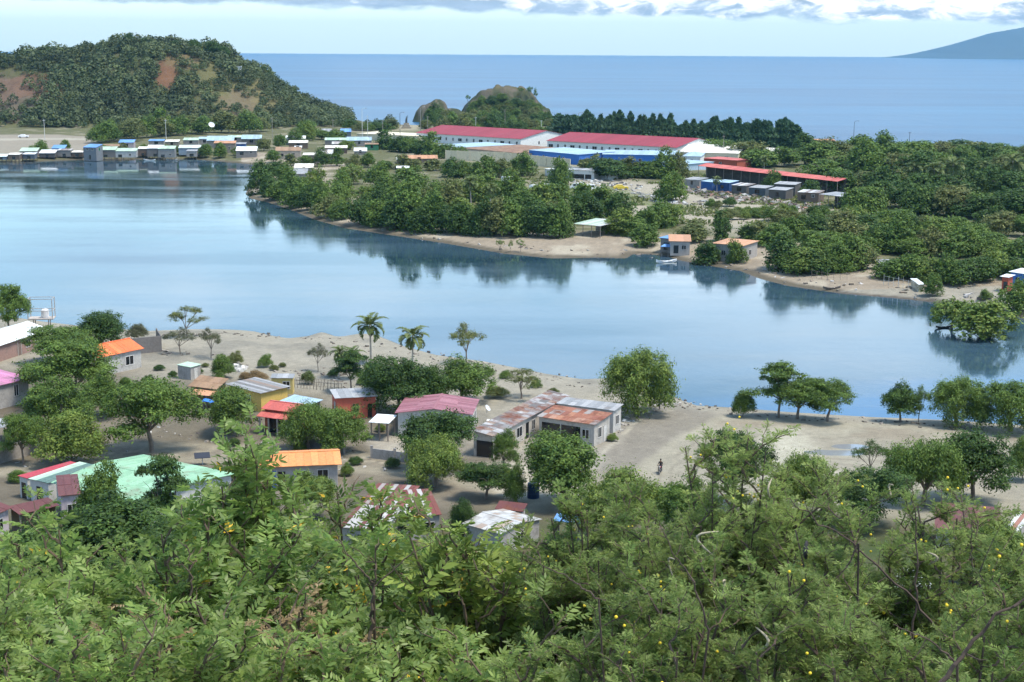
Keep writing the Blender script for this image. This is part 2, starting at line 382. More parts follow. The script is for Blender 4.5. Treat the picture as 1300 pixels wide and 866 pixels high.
    patch([(660, 232), (800, 226), (860, 240), (900, 250), (1110, 272), (1080, 300), (1040, 312), (960, 304), (880, 284), (800, 276), (740, 258)], (.34, .30, .25), .95, 6)
    patch([(640, 236), (720, 230), (800, 240), (870, 262), (1100, 280), (1060, 300), (880, 282), (780, 268)], (.14, .16, .07), .8, 5, smooth((n2 - .46) * 7))
    patch([(690, 243), (770, 238), (880, 268), (1060, 282), (1000, 296), (880, 276), (790, 258)], (.37, .33, .28), .7, 5, smooth((n1 - .5) * 7))
    patch([(930, 290), (1000, 286), (1030, 292), (960, 300)], (.15, .14, .13), .8, 4)
    patch([(-80, 172), (60, 171), (118, 174), (130, 196), (-80, 198)], (.27, .235, .20), .95, 4)
    patch([(-80, 177), (60, 175.4), (118, 176), (118, 178.5), (60, 178), (-80, 180)], (.36, .33, .285), .8, 3)
    patch([(500, 190), (700, 200), (800, 214), (700, 214), (520, 200)], (.3, .27, .22), .7, 6)
    patch([(440, 168), (530, 166), (560, 158), (480, 157)], (.33, .29, .22), .8, 6)
    # hill: dry grass, red earth and a quarried face; dome: dry grass cap above dark rock
    hz = np.where((Y > 880) & (Z > 4), 1., 0)
    c = lerpc(c, (.085, .085, .04), hz)
    def spot(cu, cz, ru, rz, col, amt):
        nonlocal c
        r = ((u - cu) / ru) ** 2 + ((Z - cz) / rz) ** 2 + (n1 - .5) * 1.6
        c = lerpc(c, col, hz * (1 - smooth((r - .6) / .7)) * amt)
    spot(12, 16, 46, 18, (.12, .095, .075), .9); spot(40, 26, 34, 8, (.15, .08, .055), .7); spot(-10, 24, 40, 8, (.15, .095, .07), .7)
    spot(208, 34, 16, 9, (.17, .08, .05), .8); spot(232, 42, 26, 6, (.15, .11, .06), .8)
    spot(278, 26, 26, 14, (.135, .125, .06), .8); spot(300, 16, 26, 8, (.15, .115, .075), .8); spot(340, 22, 24, 10, (.19, .16, .08), .6); spot(262, 36, 20, 7, (.125, .115, .055), .8)
    kn = ((u > 520) & (u < 715) & (Y > 1020) & (Z > 4))
    c = lerpc(c, (.055, .062, .034), kn * 1.)
    c = lerpc(c, (.125, .105, .055), kn * smooth((Z - 20) / 5) * .9)
    c = lerpc(c, (.12, .10, .08), kn * smooth((n1 - .45) * 6) * (1 - smooth((Z - 22) / 5)) * .9)
    c = lerpc(c, (.17, .145, .12), kn * (u < 570) * smooth((n3 - .4) * 4) * .8)
    c = c * (.88 + .24 * n3[:, None]) * np.array([[.985, 1.0, .93]])
    m, t, out = nodes('earth'); L = t.links.new
    b = nd(t, 'ShaderNodeBsdfPrincipled', Roughness=.95); b.inputs['Specular IOR Level'].default_value = .15
    a = nd(t, 'ShaderNodeVertexColor', layer_name='tone'); tc = nd(t, 'ShaderNodeTexCoord')
    na_ = nd(t, 'ShaderNodeTexNoise', Scale=1.3, Detail=8.0, Roughness=.75); L(tc.outputs['Object'], na_.inputs['Vector'])
    nb = nd(t, 'ShaderNodeTexNoise', Scale=9.0, Detail=4.0, Roughness=.7); L(tc.outputs['Object'], nb.inputs['Vector'])
    ad = nd(t, 'ShaderNodeMath', operation='ADD'); L(na_.outputs['Fac'], ad.inputs[0]); L(nb.outputs['Fac'], ad.inputs[1])
    mr = nd(t, 'ShaderNodeMapRange'); mr.inputs['From Min'].default_value = .6; mr.inputs['From Max'].default_value = 1.4; mr.inputs['To Min'].default_value = .62; mr.inputs['To Max'].default_value = 1.38; L(ad.outputs[0], mr.inputs['Value'])
    mx = nd(t, 'ShaderNodeMix', data_type='RGBA', blend_type='MULTIPLY'); mx.inputs['Factor'].default_value = 1; L(a.outputs['Color'], mx.inputs['A']); L(mr.outputs['Result'], mx.inputs['B'])
    L(mx.outputs['Result'], b.inputs['Base Color'])
    bp = nd(t, 'ShaderNodeBump', Strength=.5, Distance=.25); L(ad.outputs[0], bp.inputs['Height']); L(bp.outputs['Normal'], b.inputs['Normal'])
    L(b.outputs[0], out.inputs[0])
    o = link('ground', mesh_np('ground', np.stack([X, Y, Z], 1), [Q], m, col=np.clip(c, 0.01, .8), smooth_sh=True)); o['kind'] = 'structure'
    # the same earth carried on behind and beside the hill the picture is taken from
    mb = MB().add([(-1500, -600, 40), (1500, -600, 40), (1500, -1, 46.2), (-1500, -1, 46.2)], [(0, 1, 2, 3)], (.1, .1, .05))
    o = mb.obj('hill', m); o['kind'] = 'structure'
    return m
EARTH = build_ground()

# ------------------------------------------------------------------ water
def water_mat(name, deep, rough, ior, bumps, patches=None):
    m, t, out = nodes(name); L = t.links.new
    b = nd(t, 'ShaderNodeBsdfPrincipled', Roughness=rough, IOR=ior)
    tc = nd(t, 'ShaderNodeTexCoord'); prev = None
    for (sx, sy, sc, det, st, dist) in bumps:
        mp = nd(t, 'ShaderNodeMapping'); mp.inputs['Scale'].default_value = (sx, sy, 1); L(tc.outputs['Object'], mp.inputs['Vector'])
        n = nd(t, 'ShaderNodeTexNoise', Scale=sc, Detail=det, Roughness=.6); L(mp.outputs[0], n.inputs['Vector'])
        bp = nd(t, 'ShaderNodeBump', Strength=st, Distance=dist); L(n.outputs['Fac'], bp.inputs['Height'])
        if prev: L(prev.outputs[0], bp.inputs['Normal'])
        prev = bp
    L(prev.outputs[0], b.inputs['Normal'])
    (sx, sy, c1, c2, lo, hi) = patches
    mp = nd(t, 'ShaderNodeMapping'); mp.inputs['Scale'].default_value = (sx, sy, 1); L(tc.outputs['Object'], mp.inputs['Vector'])
    n = nd(t, 'ShaderNodeTexNoise', Scale=1.0, Detail=9.0, Roughness=.66); L(mp.outputs[0], n.inputs['Vector'])
    mr = nd(t, 'ShaderNodeMapRange'); mr.inputs['From Min'].default_value = lo; mr.inputs['From Max'].default_value = hi; L(n.outputs['Fac'], mr.inputs['Value'])
    mx = nd(t, 'ShaderNodeMix', data_type='RGBA'); mx.inputs['A'].default_value = (*c1, 1); mx.inputs['B'].default_value = (*c2, 1); L(mr.outputs['Result'], mx.inputs['Factor'])
    L(mx.outputs['Result'], b.inputs['Base Color'])
    if len(bumps) and name == 'lagoon_surface':          # wind ruffles the surface in patches, calm elsewhere
        r2 = nd(t, 'ShaderNodeMapRange'); r2.inputs['From Min'].default_value = lo; r2.inputs['From Max'].default_value = hi
        ps = nd(t, 'ShaderNodeSeparateXYZ'); L(tc.outputs['Object'], ps.inputs[0])          # mask along the near bank's right side, for the painted sky reflection
        gy = nd(t, 'ShaderNodeMath', operation='MULTIPLY_ADD'); L(n.outputs['Fac'], gy.inputs[0]); gy.inputs[1].default_value = 46.0; L(ps.outputs['Y'], gy.inputs[2])
        gx = nd(t, 'ShaderNodeMath', operation='MULTIPLY_ADD'); L(ps.outputs['X'], gx.inputs[0]); gx.inputs[1].default_value = -.42; L(gy.outputs[0], gx.inputs[2])
        gr = nd(t, 'ShaderNodeMapRange', interpolation_type='SMOOTHSTEP'); L(gx.outputs[0], gr.inputs['Value']); gr.inputs['From Min'].default_value = 205; gr.inputs['From Max'].default_value = 226; gr.inputs['To Min'].default_value = 1; gr.inputs['To Max'].default_value = 0
        m3 = nd(t, 'ShaderNodeMix', data_type='RGBA'); L(gr.outputs['Result'], m3.inputs['Factor']); L(mx.outputs['Result'], m3.inputs['A']); m3.inputs['B'].default_value = (.045, .12, .23, 1); L(m3.outputs['Result'], b.inputs['Base Color'])  # base colour tinted blue for the higher sky that ruffled water reflects
        si = nd(t, 'ShaderNodeMapRange'); L(gr.outputs['Result'], si.inputs['Value']); si.inputs['To Min'].default_value = ior; si.inputs['To Max'].default_value = 1.4; L(si.outputs['Result'], b.inputs['IOR'])
        r2.inputs['To Min'].default_value = rough * .7; r2.inputs['To Max'].default_value = rough * 4.5; L(n.outputs['Fac'], r2.inputs['Value']); L(r2.outputs['Result'], b.inputs['Roughness'])
    L(b.outputs[0], out.inputs[0]); return m

WLAG = water_mat('lagoon_surface', None, LAGR, LAGI, [(1, .5, .35, 3.0, .015, 1.0), (1, .6, 2.5, 3.0, .026, .12)], (.010, .055, LAG1, LAG2, .40, .62))
WSEA = water_mat('sea_surface', None, .32, 1.33, [(1, .45, .05, 6.0, .35, 2.0)], (.0012, .006, SEA1, SEA2, .40, .64))
def sheet(name, xs, ys, mat):
    X, Y = np.meshgrid(xs, ys); i = np.arange(X.size).reshape(X.shape)
    Q = np.stack([i[:-1, :-1], i[:-1, 1:], i[1:, 1:], i[1:, :-1]], -1).reshape(-1, 4)
    o = link(name, mesh_np(name, np.stack([X.ravel(), Y.ravel(), np.zeros(X.size)], 1), [Q], mat)); o['kind'] = 'structure'; return o
sheet('lagoon_water', np.linspace(-420, 420, 9), np.linspace(168, 738, 8), WLAG)
xs = np.concatenate([-np.geomspace(14000, 300, 14), [0], np.geomspace(300, 14000, 14)])
sheet('sea_water', xs, np.concatenate([[742], np.geomspace(1000, SEAEND, 20)]), WSEA)
sb = MB().add([(-14000, 1320, -4.2), (14000, 1320, -4.2), (14000, SEAEND, -4.2), (-14000, SEAEND, -4.2)], [(0, 1, 2, 3)], (.1, .1, .08)).obj('seabed', EARTH); sb['kind'] = 'structure'
pm = mat_plain('puddle_water', (.24, .25, .26), .08, spec=1.0)  # pale grey base colour stands in for the sky the puddles reflect
for c, rx, ry in PUD:
    z = float(H(np.array([c[0]]), np.array([c[1]]))[0]) + .07
    vs = [(c[0] + rx * 1.5 * (1 + .3 * math.sin(3 * a + rx)) * math.cos(a), c[1] + ry * 1.6 * (1 + .25 * math.sin(2 * a + ry)) * math.sin(a), z) for a in np.linspace(0, 2 * math.pi, 40)[:-1]]
    o = MB().add(vs, [tuple(range(39))]).obj('puddle', pm); o['kind'] = 'structure'

# ------------------------------------------------------------------ the island beyond the bay
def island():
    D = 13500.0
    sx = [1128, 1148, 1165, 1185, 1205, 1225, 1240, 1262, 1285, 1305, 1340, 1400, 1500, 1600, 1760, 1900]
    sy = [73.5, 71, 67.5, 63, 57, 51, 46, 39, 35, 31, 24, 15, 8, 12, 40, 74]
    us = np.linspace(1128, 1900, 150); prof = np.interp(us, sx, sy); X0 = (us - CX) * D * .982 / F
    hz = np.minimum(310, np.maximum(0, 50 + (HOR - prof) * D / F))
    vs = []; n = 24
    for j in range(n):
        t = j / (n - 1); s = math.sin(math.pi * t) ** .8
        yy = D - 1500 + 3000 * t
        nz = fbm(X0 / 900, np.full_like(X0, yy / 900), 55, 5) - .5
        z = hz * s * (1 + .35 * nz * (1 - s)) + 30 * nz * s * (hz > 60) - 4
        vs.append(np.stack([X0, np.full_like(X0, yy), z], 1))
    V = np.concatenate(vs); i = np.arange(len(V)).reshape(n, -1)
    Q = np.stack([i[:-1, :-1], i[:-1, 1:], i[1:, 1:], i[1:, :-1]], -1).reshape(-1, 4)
    o = link('mountain', mesh_np('mountain', V, [Q], EARTH, col=np.tile([[.085, .125, .15]], (len(V), 1)), smooth_sh=True)); o['kind'] = 'structure'  # distance haze is partly put into this pale blue vertex colour
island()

# ------------------------------------------------------------------ air
if HAZE > 0:
    m, t, out = nodes('air'); v = nd(t, 'ShaderNodeVolumePrincipled', Density=HAZE, Anisotropy=0.0); v.inputs['Color'].default_value = (*HAZEC, 1)
    t.links.new(v.outputs[0], out.inputs['Volume'])
    h = MB().box(-14500, 14500, -650, SEAEND + 200, -6, 345).obj('haze', m); h['kind'] = 'stuff'

# ------------------------------------------------------------------ sky and sun
def sky():
    w = bpy.data.worlds.new('World'); SC.world = w; w.use_nodes = True; t = w.node_tree; t.nodes.clear(); L = t.links.new
    out = nd(t, 'ShaderNodeOutputWorld'); bg = nd(t, 'ShaderNodeBackground', Strength=SKYS); L(bg.outputs[0], out.inputs[0])
    sk = nd(t, 'ShaderNodeTexSky', sky_type='NISHITA', sun_disc=False); sk.sun_elevation = SUNE; sk.sun_rotation = SUNR; sk.air_density = 1.0; sk.dust_density = .4; sk.ozone_density = 2.5; sk.altitude = 50
    tc = nd(t, 'ShaderNodeTexCoord'); sp = nd(t, 'ShaderNodeSeparateXYZ'); L(tc.outputs['Generated'], sp.inputs[0])
    def mth(op, a, b=None, c=None, clamp=False):
        n = nd(t, 'ShaderNodeMath', operation=op, use_clamp=clamp)
        for k, v in enumerate((a, b, c)):
            if v is None: continue
            if isinstance(v, (int, float)): n.inputs[k].default_value = v
            else: L(v, n.inputs[k])
        return n.outputs[0]
    az = mth('MULTIPLY', mth('ARCTAN2', sp.outputs['X'], sp.outputs['Y']), 57.2958)
    el = mth('MULTIPLY', mth('ARCSINE', sp.outputs['Z']), 57.2958)
    def noise(sa, se, det, seed, rough=.6, dist=0.0):
        cb = nd(t, 'ShaderNodeCombineXYZ'); L(mth('MULTIPLY', az, sa), cb.inputs[0]); L(mth('MULTIPLY', el, se), cb.inputs[1]); cb.inputs[2].default_value = seed
        n = nd(t, 'ShaderNodeTexNoise', Scale=1.0, Detail=det, Roughness=rough, Distortion=dist); L(cb.outputs[0], n.inputs['Vector']); return n.outputs['Fac']
    def step(x, lo, hi, a=0.0, b=1.0):
        n = nd(t, 'ShaderNodeMapRange', interpolation_type='SMOOTHSTEP'); L(x, n.inputs['Value'])
        for k, v in (('From Min', lo), ('From Max', hi), ('To Min', a), ('To Max', b)): n.inputs[k].default_value = v
        return n.outputs['Result']
    def mixc(f, a, b):
        n = nd(t, 'ShaderNodeMix', data_type='RGBA'); L(f, n.inputs['Factor'])
        for k, v in (('A', a), ('B', b)):
            if isinstance(v, tuple): n.inputs[k].default_value = (*v, 1)
            else: L(v, n.inputs[k])
        return n.outputs['Result']
    def gauss(a0, e0, ra, re):
        x = mth('POWER', mth('MULTIPLY', mth('SUBTRACT', az, a0), 1 / ra), 2.0); y = mth('POWER', mth('MULTIPLY', mth('SUBTRACT', el, e0), 1 / re), 2.0)
        return mth('EXPONENT', mth('MULTIPLY', mth('ADD', x, y), -1.0))
    col = sk.outputs[0]
    tint = nd(t, 'ShaderNodeMix', data_type='RGBA', blend_type='MULTIPLY'); tint.inputs['Factor'].default_value = 1; L(col, tint.inputs['A']); tint.inputs['B'].default_value = (*SKYT, 1); col = tint.outputs['Result']
    # pale air low over the sea
    col = mixc(step(el, -1.0, 6.0, .92, 0.0), col, SKYLOW)
    # high broken cloud, whitest towards the right
    hi = step(mth('ADD', noise(.045, .10, 7.0, 3.0), mth('MULTIPLY', el, -.001)), .50, .66)
    hi = mth('MULTIPLY', hi, step(el, 6.0, 14.0)); col = mixc(mth('MULTIPLY', hi, .75), col, (9.5, 9.7, 10.0))
    # the cloud bank: flat grey base, billowing tops lit white
    edge = mth('ADD', mth('MULTIPLY', az, -.018), 1.40)
    wob = mth('MULTIPLY', mth('SUBTRACT', noise(.55, 1.6, 6.0, 9.0), .5), .75)
    dl = mth('SUBTRACT', mth('ADD', el, wob), edge)
    lowm = step(dl, -.10, .14)
    top = step(mth('ADD', el, mth('MULTIPLY', noise(.2, .35, 6.0, 5.0), 3.5)), 5.0, 6.6, 1.0, 0.0)
    bank = mth('MULTIPLY', lowm, top)
    puff = mth('ADD', mth('ADD', noise(.85, 1.9, 9.0, 1.3, .62, .4), mth('MULTIPLY', dl, .16)), mth('MULTIPLY', step(az, -8.0, 7.0, -.20, .0), 1.0))
    pc = mixc(step(puff, .44, .68), CLG, CLW)
    pc = mixc(step(noise(.5, 1.5, 8.0, 21.0), .42, .62, 0, .4), pc, CLB)
    col = mixc(bank, col, pc)
    for (a0, e0, ra, re, amt, cc) in BLOBS:
        n = step(noise(.12, .5, 6.0, a0 * .37 + e0), .30, .62)
        g = mth('MULTIPLY', gauss(a0, e0, ra, re), mth('MULTIPLY', n, amt), clamp=True); col = mixc(g, col, cc)
    L(col, bg.inputs['Color'])
    sun = bpy.data.lights.new('sun', 'SUN'); sun.energy = SUNP; sun.angle = math.radians(SUNA); sun.color = (1, .93, .81)
    o = bpy.data.objects.new('sun', sun); C.objects.link(o)
    d = Vector((math.sin(SUNR) * math.cos(SUNE), math.cos(SUNR) * math.cos(SUNE), math.sin(SUNE)))
    o.rotation_euler = d.to_track_quat('Z', 'Y').to_euler(); o.location = (0, 0, 120)
sky()

cam = bpy.data.cameras.new('camera'); cam.sensor_width = 36; cam.lens = 36 * F / 1300; cam.clip_end = 120000; cam.clip_start = .1
co = bpy.data.objects.new('camera', cam); C.objects.link(co); co.matrix_world = Matrix.Translation((0, 0, EYE)) @ ROT.to_4x4(); SC.camera = co
SC.view_settings.view_transform = 'Standard'; SC.view_settings.look = 'None'; SC.view_settings.gamma = 1; SC.view_settings.use_curve_mapping = False; SC.view_settings.exposure = EXPO
SC.render.engine = 'CYCLES'; cy = SC.cycles; cy.use_denoising = True; cy.max_bounces = 6; cy.diffuse_bounces = 3; cy.glossy_bounces = 3; cy.transmission_bounces = 3; cy.volume_bounces = 0
cy.use_adaptive_sampling = True; cy.adaptive_threshold = .02
# ------------------------------------------------------------------ trees
def unit(v): return v / (np.linalg.norm(v, axis=-1, keepdims=True) + 1e-9)

def leaves_np(pos, nrm, size, r, aspect=1.7, droop=0.0, bright=None, mix=None, tang=None):
    """one pointed leaf face per position -> verts, faces, colours"""
    n = len(pos)
    nrm = unit(nrm)
    if tang is None: tang = r.normal(size=(n, 3))
    tang = tang + np.array([0, 0, -droop]); tang = unit(tang - nrm * (tang * nrm).sum(1, keepdims=True)); bt = np.cross(nrm, tang)
    s = (size * (.6 + .8 * r.random(n)))[:, None]
    k = aspect * .5
    V = np.stack([pos - tang * s * k, pos + bt * s * .5 - tang * s * k * .1, pos + tang * s * k, pos - bt * s * .5 - tang * s * k * .1], 1).reshape(-1, 3)
    Fq = np.arange(n * 4).reshape(n, 4)
    br = np.ones(n) if bright is None else bright; mixv = np.full(n, .5) if mix is None else mix
    br = br * (.8 + .4 * r.random(n)); mixv = np.clip(mixv + r.normal(size=n) * .18, 0, 1)
    c = np.repeat(np.stack([br, mixv, np.zeros(n)], 1), 4, 0)
    return V, Fq, c

def crown_np(seed, lobes, nclump, per, cr, leaf, aspect=1.7, droop=0.0, up=.5, low=-.35, inner=.25, flat=.7):
    r = np.random.default_rng(seed); lb = np.array(lobes, float)
    w = lb[:, 3] * lb[:, 4] + lb[:, 3] * lb[:, 5]; idx = r.choice(len(lb), nclump, p=w / w.sum())
    d = unit(r.normal(size=(nclump * 3, 3))); d = d[d[:, 2] > low][:nclump]; idx = idx[:len(d)]; nc = len(d)
    rad = 1 - inner * r.random(nc) ** 1.5
    cc = lb[idx, :3] + d * lb[idx, 3:6] * rad[:, None]
    csize = cr * (.6 + .8 * r.random(nc)); cb = .74 + .5 * r.random(nc); cm = r.random(nc) * .8 + .1
    k = np.repeat(np.arange(nc), per); n = len(k)
    off = r.normal(size=(n, 3)) * csize[k, None] * np.array([1, 1, flat])
    pos = cc[k] + off
    nr = d[k] * .5 + off / (csize[k, None] + 1e-6) * .35 + np.array([0, 0, up]) + r.normal(size=(n, 3)) * .55
    return leaves_np(pos, nr, np.full(n, leaf), r, aspect, droop, cb[k], cm[k])

def tubes_np(paths, sides=5):
    mb = MB()
    for pts, rad in paths: mb.tube(pts, rad, sides)
    return mb

LOB = {
 'round': [(0, 0, .62, .30, .30, .30), (.2, .08, .58, .26, .26, .24), (-.2, .1, .56, .27, .27, .24), (.05, -.2, .55, .28, .26, .24), (-.1, .2, .6, .26, .26, .25), (.12, .05, .76, .22, .22, .2), (-.12, -.08, .74, .22, .22, .2), (.26, -.1, .45, .2, .2, .16), (-.27, -.08, .43, .2, .2, .16)],
 'wide': [(0, 0, .72, .30, .30, .2), (.24, .06, .68, .24, .24, .17), (-.25, .04, .66, .24, .24, .17), (.05, -.25, .64, .26, .22, .17), (-.05, .26, .68, .26, .22, .17), (.3, -.16, .54, .18, .18, .13), (-.3, -.14, .52, .19, .19, .13), (.1, .1, .84, .22, .22, .13), (-.16, -.1, .8, .2, .2, .12)],
 'layer': [(0, 0, .9, .2, .2, .07), (.18, .08, .8, .26, .24, .07), (-.2, .0, .76, .28, .24, .07), (.05, -.2, .66, .3, .24, .07), (-.1, .2, .64, .3, .26, .07), (.28, -.06, .54, .22, .2, .06), (-.3, -.08, .5, .2, .2, .06)],
 'willow': [(0, 0, .72, .32, .32, .24), (.22, .04, .62, .26, .26, .26), (-.23, .04, .6, .26, .26, .25), (0, -.22, .56, .28, .24, .26), (.05, .24, .62, .26, .24, .26), (.34, -.08, .44, .15, .15, .2), (-.34, -.05, .42, .15, .15, .2)],
 'sparse': [(0, .0, .86, .16, .16, .1), (.22, .05, .74, .17, .17, .1), (-.24, .02, .72, .17, .17, .1), (.06, -.2, .62, .18, .16, .1), (-.08, .2, .66, .18, .16, .1), (.34, -.08, .56, .13, .13, .08), (-.36, .0, .55, .12, .12, .08)],
 'bush': [(0, 0, .45, .36, .36, .45), (.24, .1, .34, .25, .25, .32), (-.25, .06, .32, .25, .25, .32), (.06, -.24, .3, .27, .25, .3), (-.05, .24, .36, .26, .25, .34), (.14, -.05, .66, .2, .2, .28), (-.16, .02, .62, .2, .2, .28)],
 'tall': [(0, 0, .80, .24, .24, .18), (.1, .05, .62, .32, .32, .18), (-.12, .0, .5, .36, .34, .18), (.1, -.1, .38, .36, .34, .16), (-.05, .08, .28, .34, .34, .12)],
}
LIMBS = {
 'round': (.28, .026, 5), 'wide': (.3, .024, 6), 'layer': (.36, .02, 6), 'willow': (.26, .03, 5), 'sparse': (.32, .016, 6), 'bush': (.12, .014, 4), 'tall': (.3, .022, 3)}
def trunk_mb(kind, seed, fork=None):
    r = random.Random(seed); h, rad, n = LIMBS[kind]; mb = MB(); lb = LOB[kind]
    bend = r.uniform(-.05, .05); top = Vector((bend, r.uniform(-.03, .03), h))
    mb.tube([(0, 0, -.06), (bend * .2, 0, h * .4), top], [rad * 1.25, rad, rad * .8], 7, (.22, .18, .145))
    for k in range(n):
        l = lb[k % len(lb)]; e = Vector(l[:3]) + Vector((r.uniform(-.04, .04), r.uniform(-.04, .04), -.0))
        mid = top.lerp(e, .5) + Vector((r.uniform(-.05, .05), r.uniform(-.05, .05), r.uniform(-.03, .03)))
        mb.tube([top - Vector((0, 0, .04)), mid, e], [rad * .62, rad * .42, rad * .14], 5, (.2, .165, .135))
        for q in range(2 if kind != 'sparse' else 4):
            e2 = e + Vector((r.uniform(-.16, .16), r.uniform(-.16, .16), r.uniform(-.02, .12)))
            mb.tube([mid.lerp(e, .3 * q / 2), e.lerp(e2, .5), e2], [rad * .28, rad * .18, rad * .06], 4, (.19, .16, .13))
    return mb

def jit(lobes, seed):
    r = random.Random(seed); return [tuple(v + r.uniform(-.085, .085) if i < 3 else v * r.uniform(.7, 1.22) for i, v in enumerate(l)) for l in lobes]

#            clumps per  clump-r leaf aspect droop up low inner flat
SPEC = {
 'round': (380, 52, .044, .0175, 1.8, .5, .45, -.65, .5, .75), 'wide': (360, 56, .040, .0145, 2.2, 1.0, .5, -.65, .5, .6), 'layer': (230, 52, .04, .018, 2.0, .3, .9, -.7, .6, .35),
 'willow': (560, 44, .036, .0125, 3.0, 2.2, .2, -.7, .45, 1.3), 'sparse': (120, 46, .032, .0125, 2.0, .3, .5, -.6, .6, .7), 'bush': (400, 40, .05, .02, 2.0, .2, .5, -.3, .35, .9), 'tall': (420, 40, .046, .02, 1.9, .3, .4, -.7, .5, .8)}
FARSPEC = {
 'round': (260, 20, .05, .036, 1.5, .2, .5, -.6, .25, .8), 'wide': (260, 20, .046, .034, 1.6, .3, .6, -.6, .25, .6), 'bush': (260, 19, .05, .038, 1.6, .1, .5, -.3, .25, .9), 'tall': (180, 12, .06, .055, 1.5, .2, .4, -.5, .35, .8), 'sparse': (60, 12, .04, .04, 1.5, .2, .5, -.6, .6, .7), 'willow': (200, 13, .05, .042, 2.2, 1.2, .3, -.5, .4, 1.0)}
NEARV, FARV = {}, {}
for kd, sp in SPEC.items():
    NEARV[kd] = []
    for q in range(5 if kd in ('round', 'wide', 'willow', 'bush') else 3):
        nl = [(l[0], l[1], l[2] - (.1 if kd in ('round', 'wide', 'willow') and l[2] < .7 else .03), l[3], l[4], l[5] * 1.15) for l in LOB[kd]]
        V, Fq, c = crown_np(100 + q * 7 + len(kd), jit(nl, q * 31 + len(kd)), *sp)
        NEARV[kd].append((mesh_np('crown', V, [Fq], M['leaf_mid'], col=c), trunk_mb(kd, q * 5 + 3).mesh('trunk', M['bark'])))
for kd, sp in FARSPEC.items():
    FARV[kd] = []
    for q in range(4):
        fl = [(l[0], l[1], l[2] * 1.12 - (.26 if kd in ('round', 'wide', 'willow') else .04), l[3], l[4], l[5] * 1.25) for l in LOB[kd]]
        V, Fq, c = crown_np(500 + q * 7 + len(kd), jit(fl, q * 37 + 5 + len(kd)), *sp)
        tb = trunk_mb(kd, q * 5 + 9); nv = len(V)
        tf = [np.array([[i + nv for i in f]]) for f in tb.f]
        FARV[kd].append(mesh_np('tree', np.concatenate([V, np.array(tb.v)]), [Fq] + tf, [M['leaf_mid'], M['bark']], np.concatenate([np.zeros(len(Fq)), np.ones(len(tf))]), np.concatenate([c, np.array(tb.c)])))

def palm_meshes(seed, nf=17, npair=15, fl=.42, dry=2):
    """unit palm: total height 1, fronds of length fl*height"""
    r = random.Random(seed); rn = np.random.default_rng(seed); top = Vector((r.uniform(-.05, .05), r.uniform(-.04, .04), .80))
    tb = MB().tube([(0, 0, -.03), (top.x * .2, 0, .25), (top.x * .6, top.y * .4, .55), top, top + Vector((0, 0, .03))], [.028, .02, .017, .017, .012], 7, (.42, .37, .31))
    P, N, T, SZ, BR, MX = [], [], [], [], [], []; rach = []
    for k in range(nf):
        az = 2 * math.pi * (k * .618 + r.uniform(-.03, .03)); e0 = 1.25 - 1.75 * (k / nf) + r.uniform(-.12, .12); L = fl * r.uniform(.8, 1.08)
        p = Vector(top) + Vector((0, 0, .02)); pts = [p.copy()]; el = e0
        for q in range(10):
            el -= (.10 + .012 * q) * (1.25 if k > nf * .6 else 1); p = p + Vector((math.cos(az) * math.cos(el), math.sin(az) * math.cos(el), math.sin(el))) * (L / 10); pts.append(p.copy())
        rach.append(pts)
        for q in range(npair):
            f = .14 + .86 * q / (npair - 1); i = min(9, int(f * 10)); a = pts[i].lerp(pts[i + 1], f * 10 - i); dv = (pts[i + 1] - pts[i]).normalized()
            side = dv.cross(Vector((0, 0, 1))).normalized(); upv = side.cross(dv)
            ln = fl * .30 * math.sin(math.pi * min(1, .18 + .82 * f) ** .9) + fl * .06
            for sg in (-1, 1):
                t = (side * sg * .8 + dv * .55 - Vector((0, 0, .38)) + Vector((0, 0, r.uniform(-.1, .1)))).normalized()
                P.append(a + t * ln * .5); N.append(upv * .9 + side * sg * -.3 + Vector((0, 0, .2))); T.append(t); SZ.append(ln); BR.append(1.0); MX.append(.25 + .5 * r.random() + (.5 if k > nf - dry else 0))
    P, N, T, SZ = map(lambda a: np.array([tuple(x) if hasattr(x, '__len__') else x for x in a], float), (P, N, T, SZ))
    n = unit(N); t = unit(T - n * (T * n).sum(1, keepdims=True)); b = np.cross(n, t); w = .035 * fl / .42
    s = SZ[:, None]
    V = np.stack([P - t * s * .5, P + b * w * .5, P + t * s * .5, P - b * w * .5], 1).reshape(-1, 3); Fq = np.arange(len(V)).reshape(-1, 4)
    c = np.repeat(np.stack([np.array(BR) * (.75 + .5 * rn.random(len(BR))), np.clip(MX, 0, 1), np.zeros(len(BR))], 1), 4, 0)
    fb = MB()
    for pts in rach: fb.tube(pts[::3], [.006, .005, .004, .002], 4, (1, .75, 0))
    nv = len(V); V = np.concatenate([V, np.array(fb.v)]); c = np.concatenate([c, np.array(fb.c)])
    return mesh_np('crown', V, [Fq] + [np.array([[i + nv for i in f]]) for f in fb.f], M['leaf_palm'], col=c), tb.mesh('trunk', M['bark'])
PALMV = [palm_meshes(3), palm_meshes(8, 14, 15, .46, 3), palm_meshes(14, 19, 13, .4)]

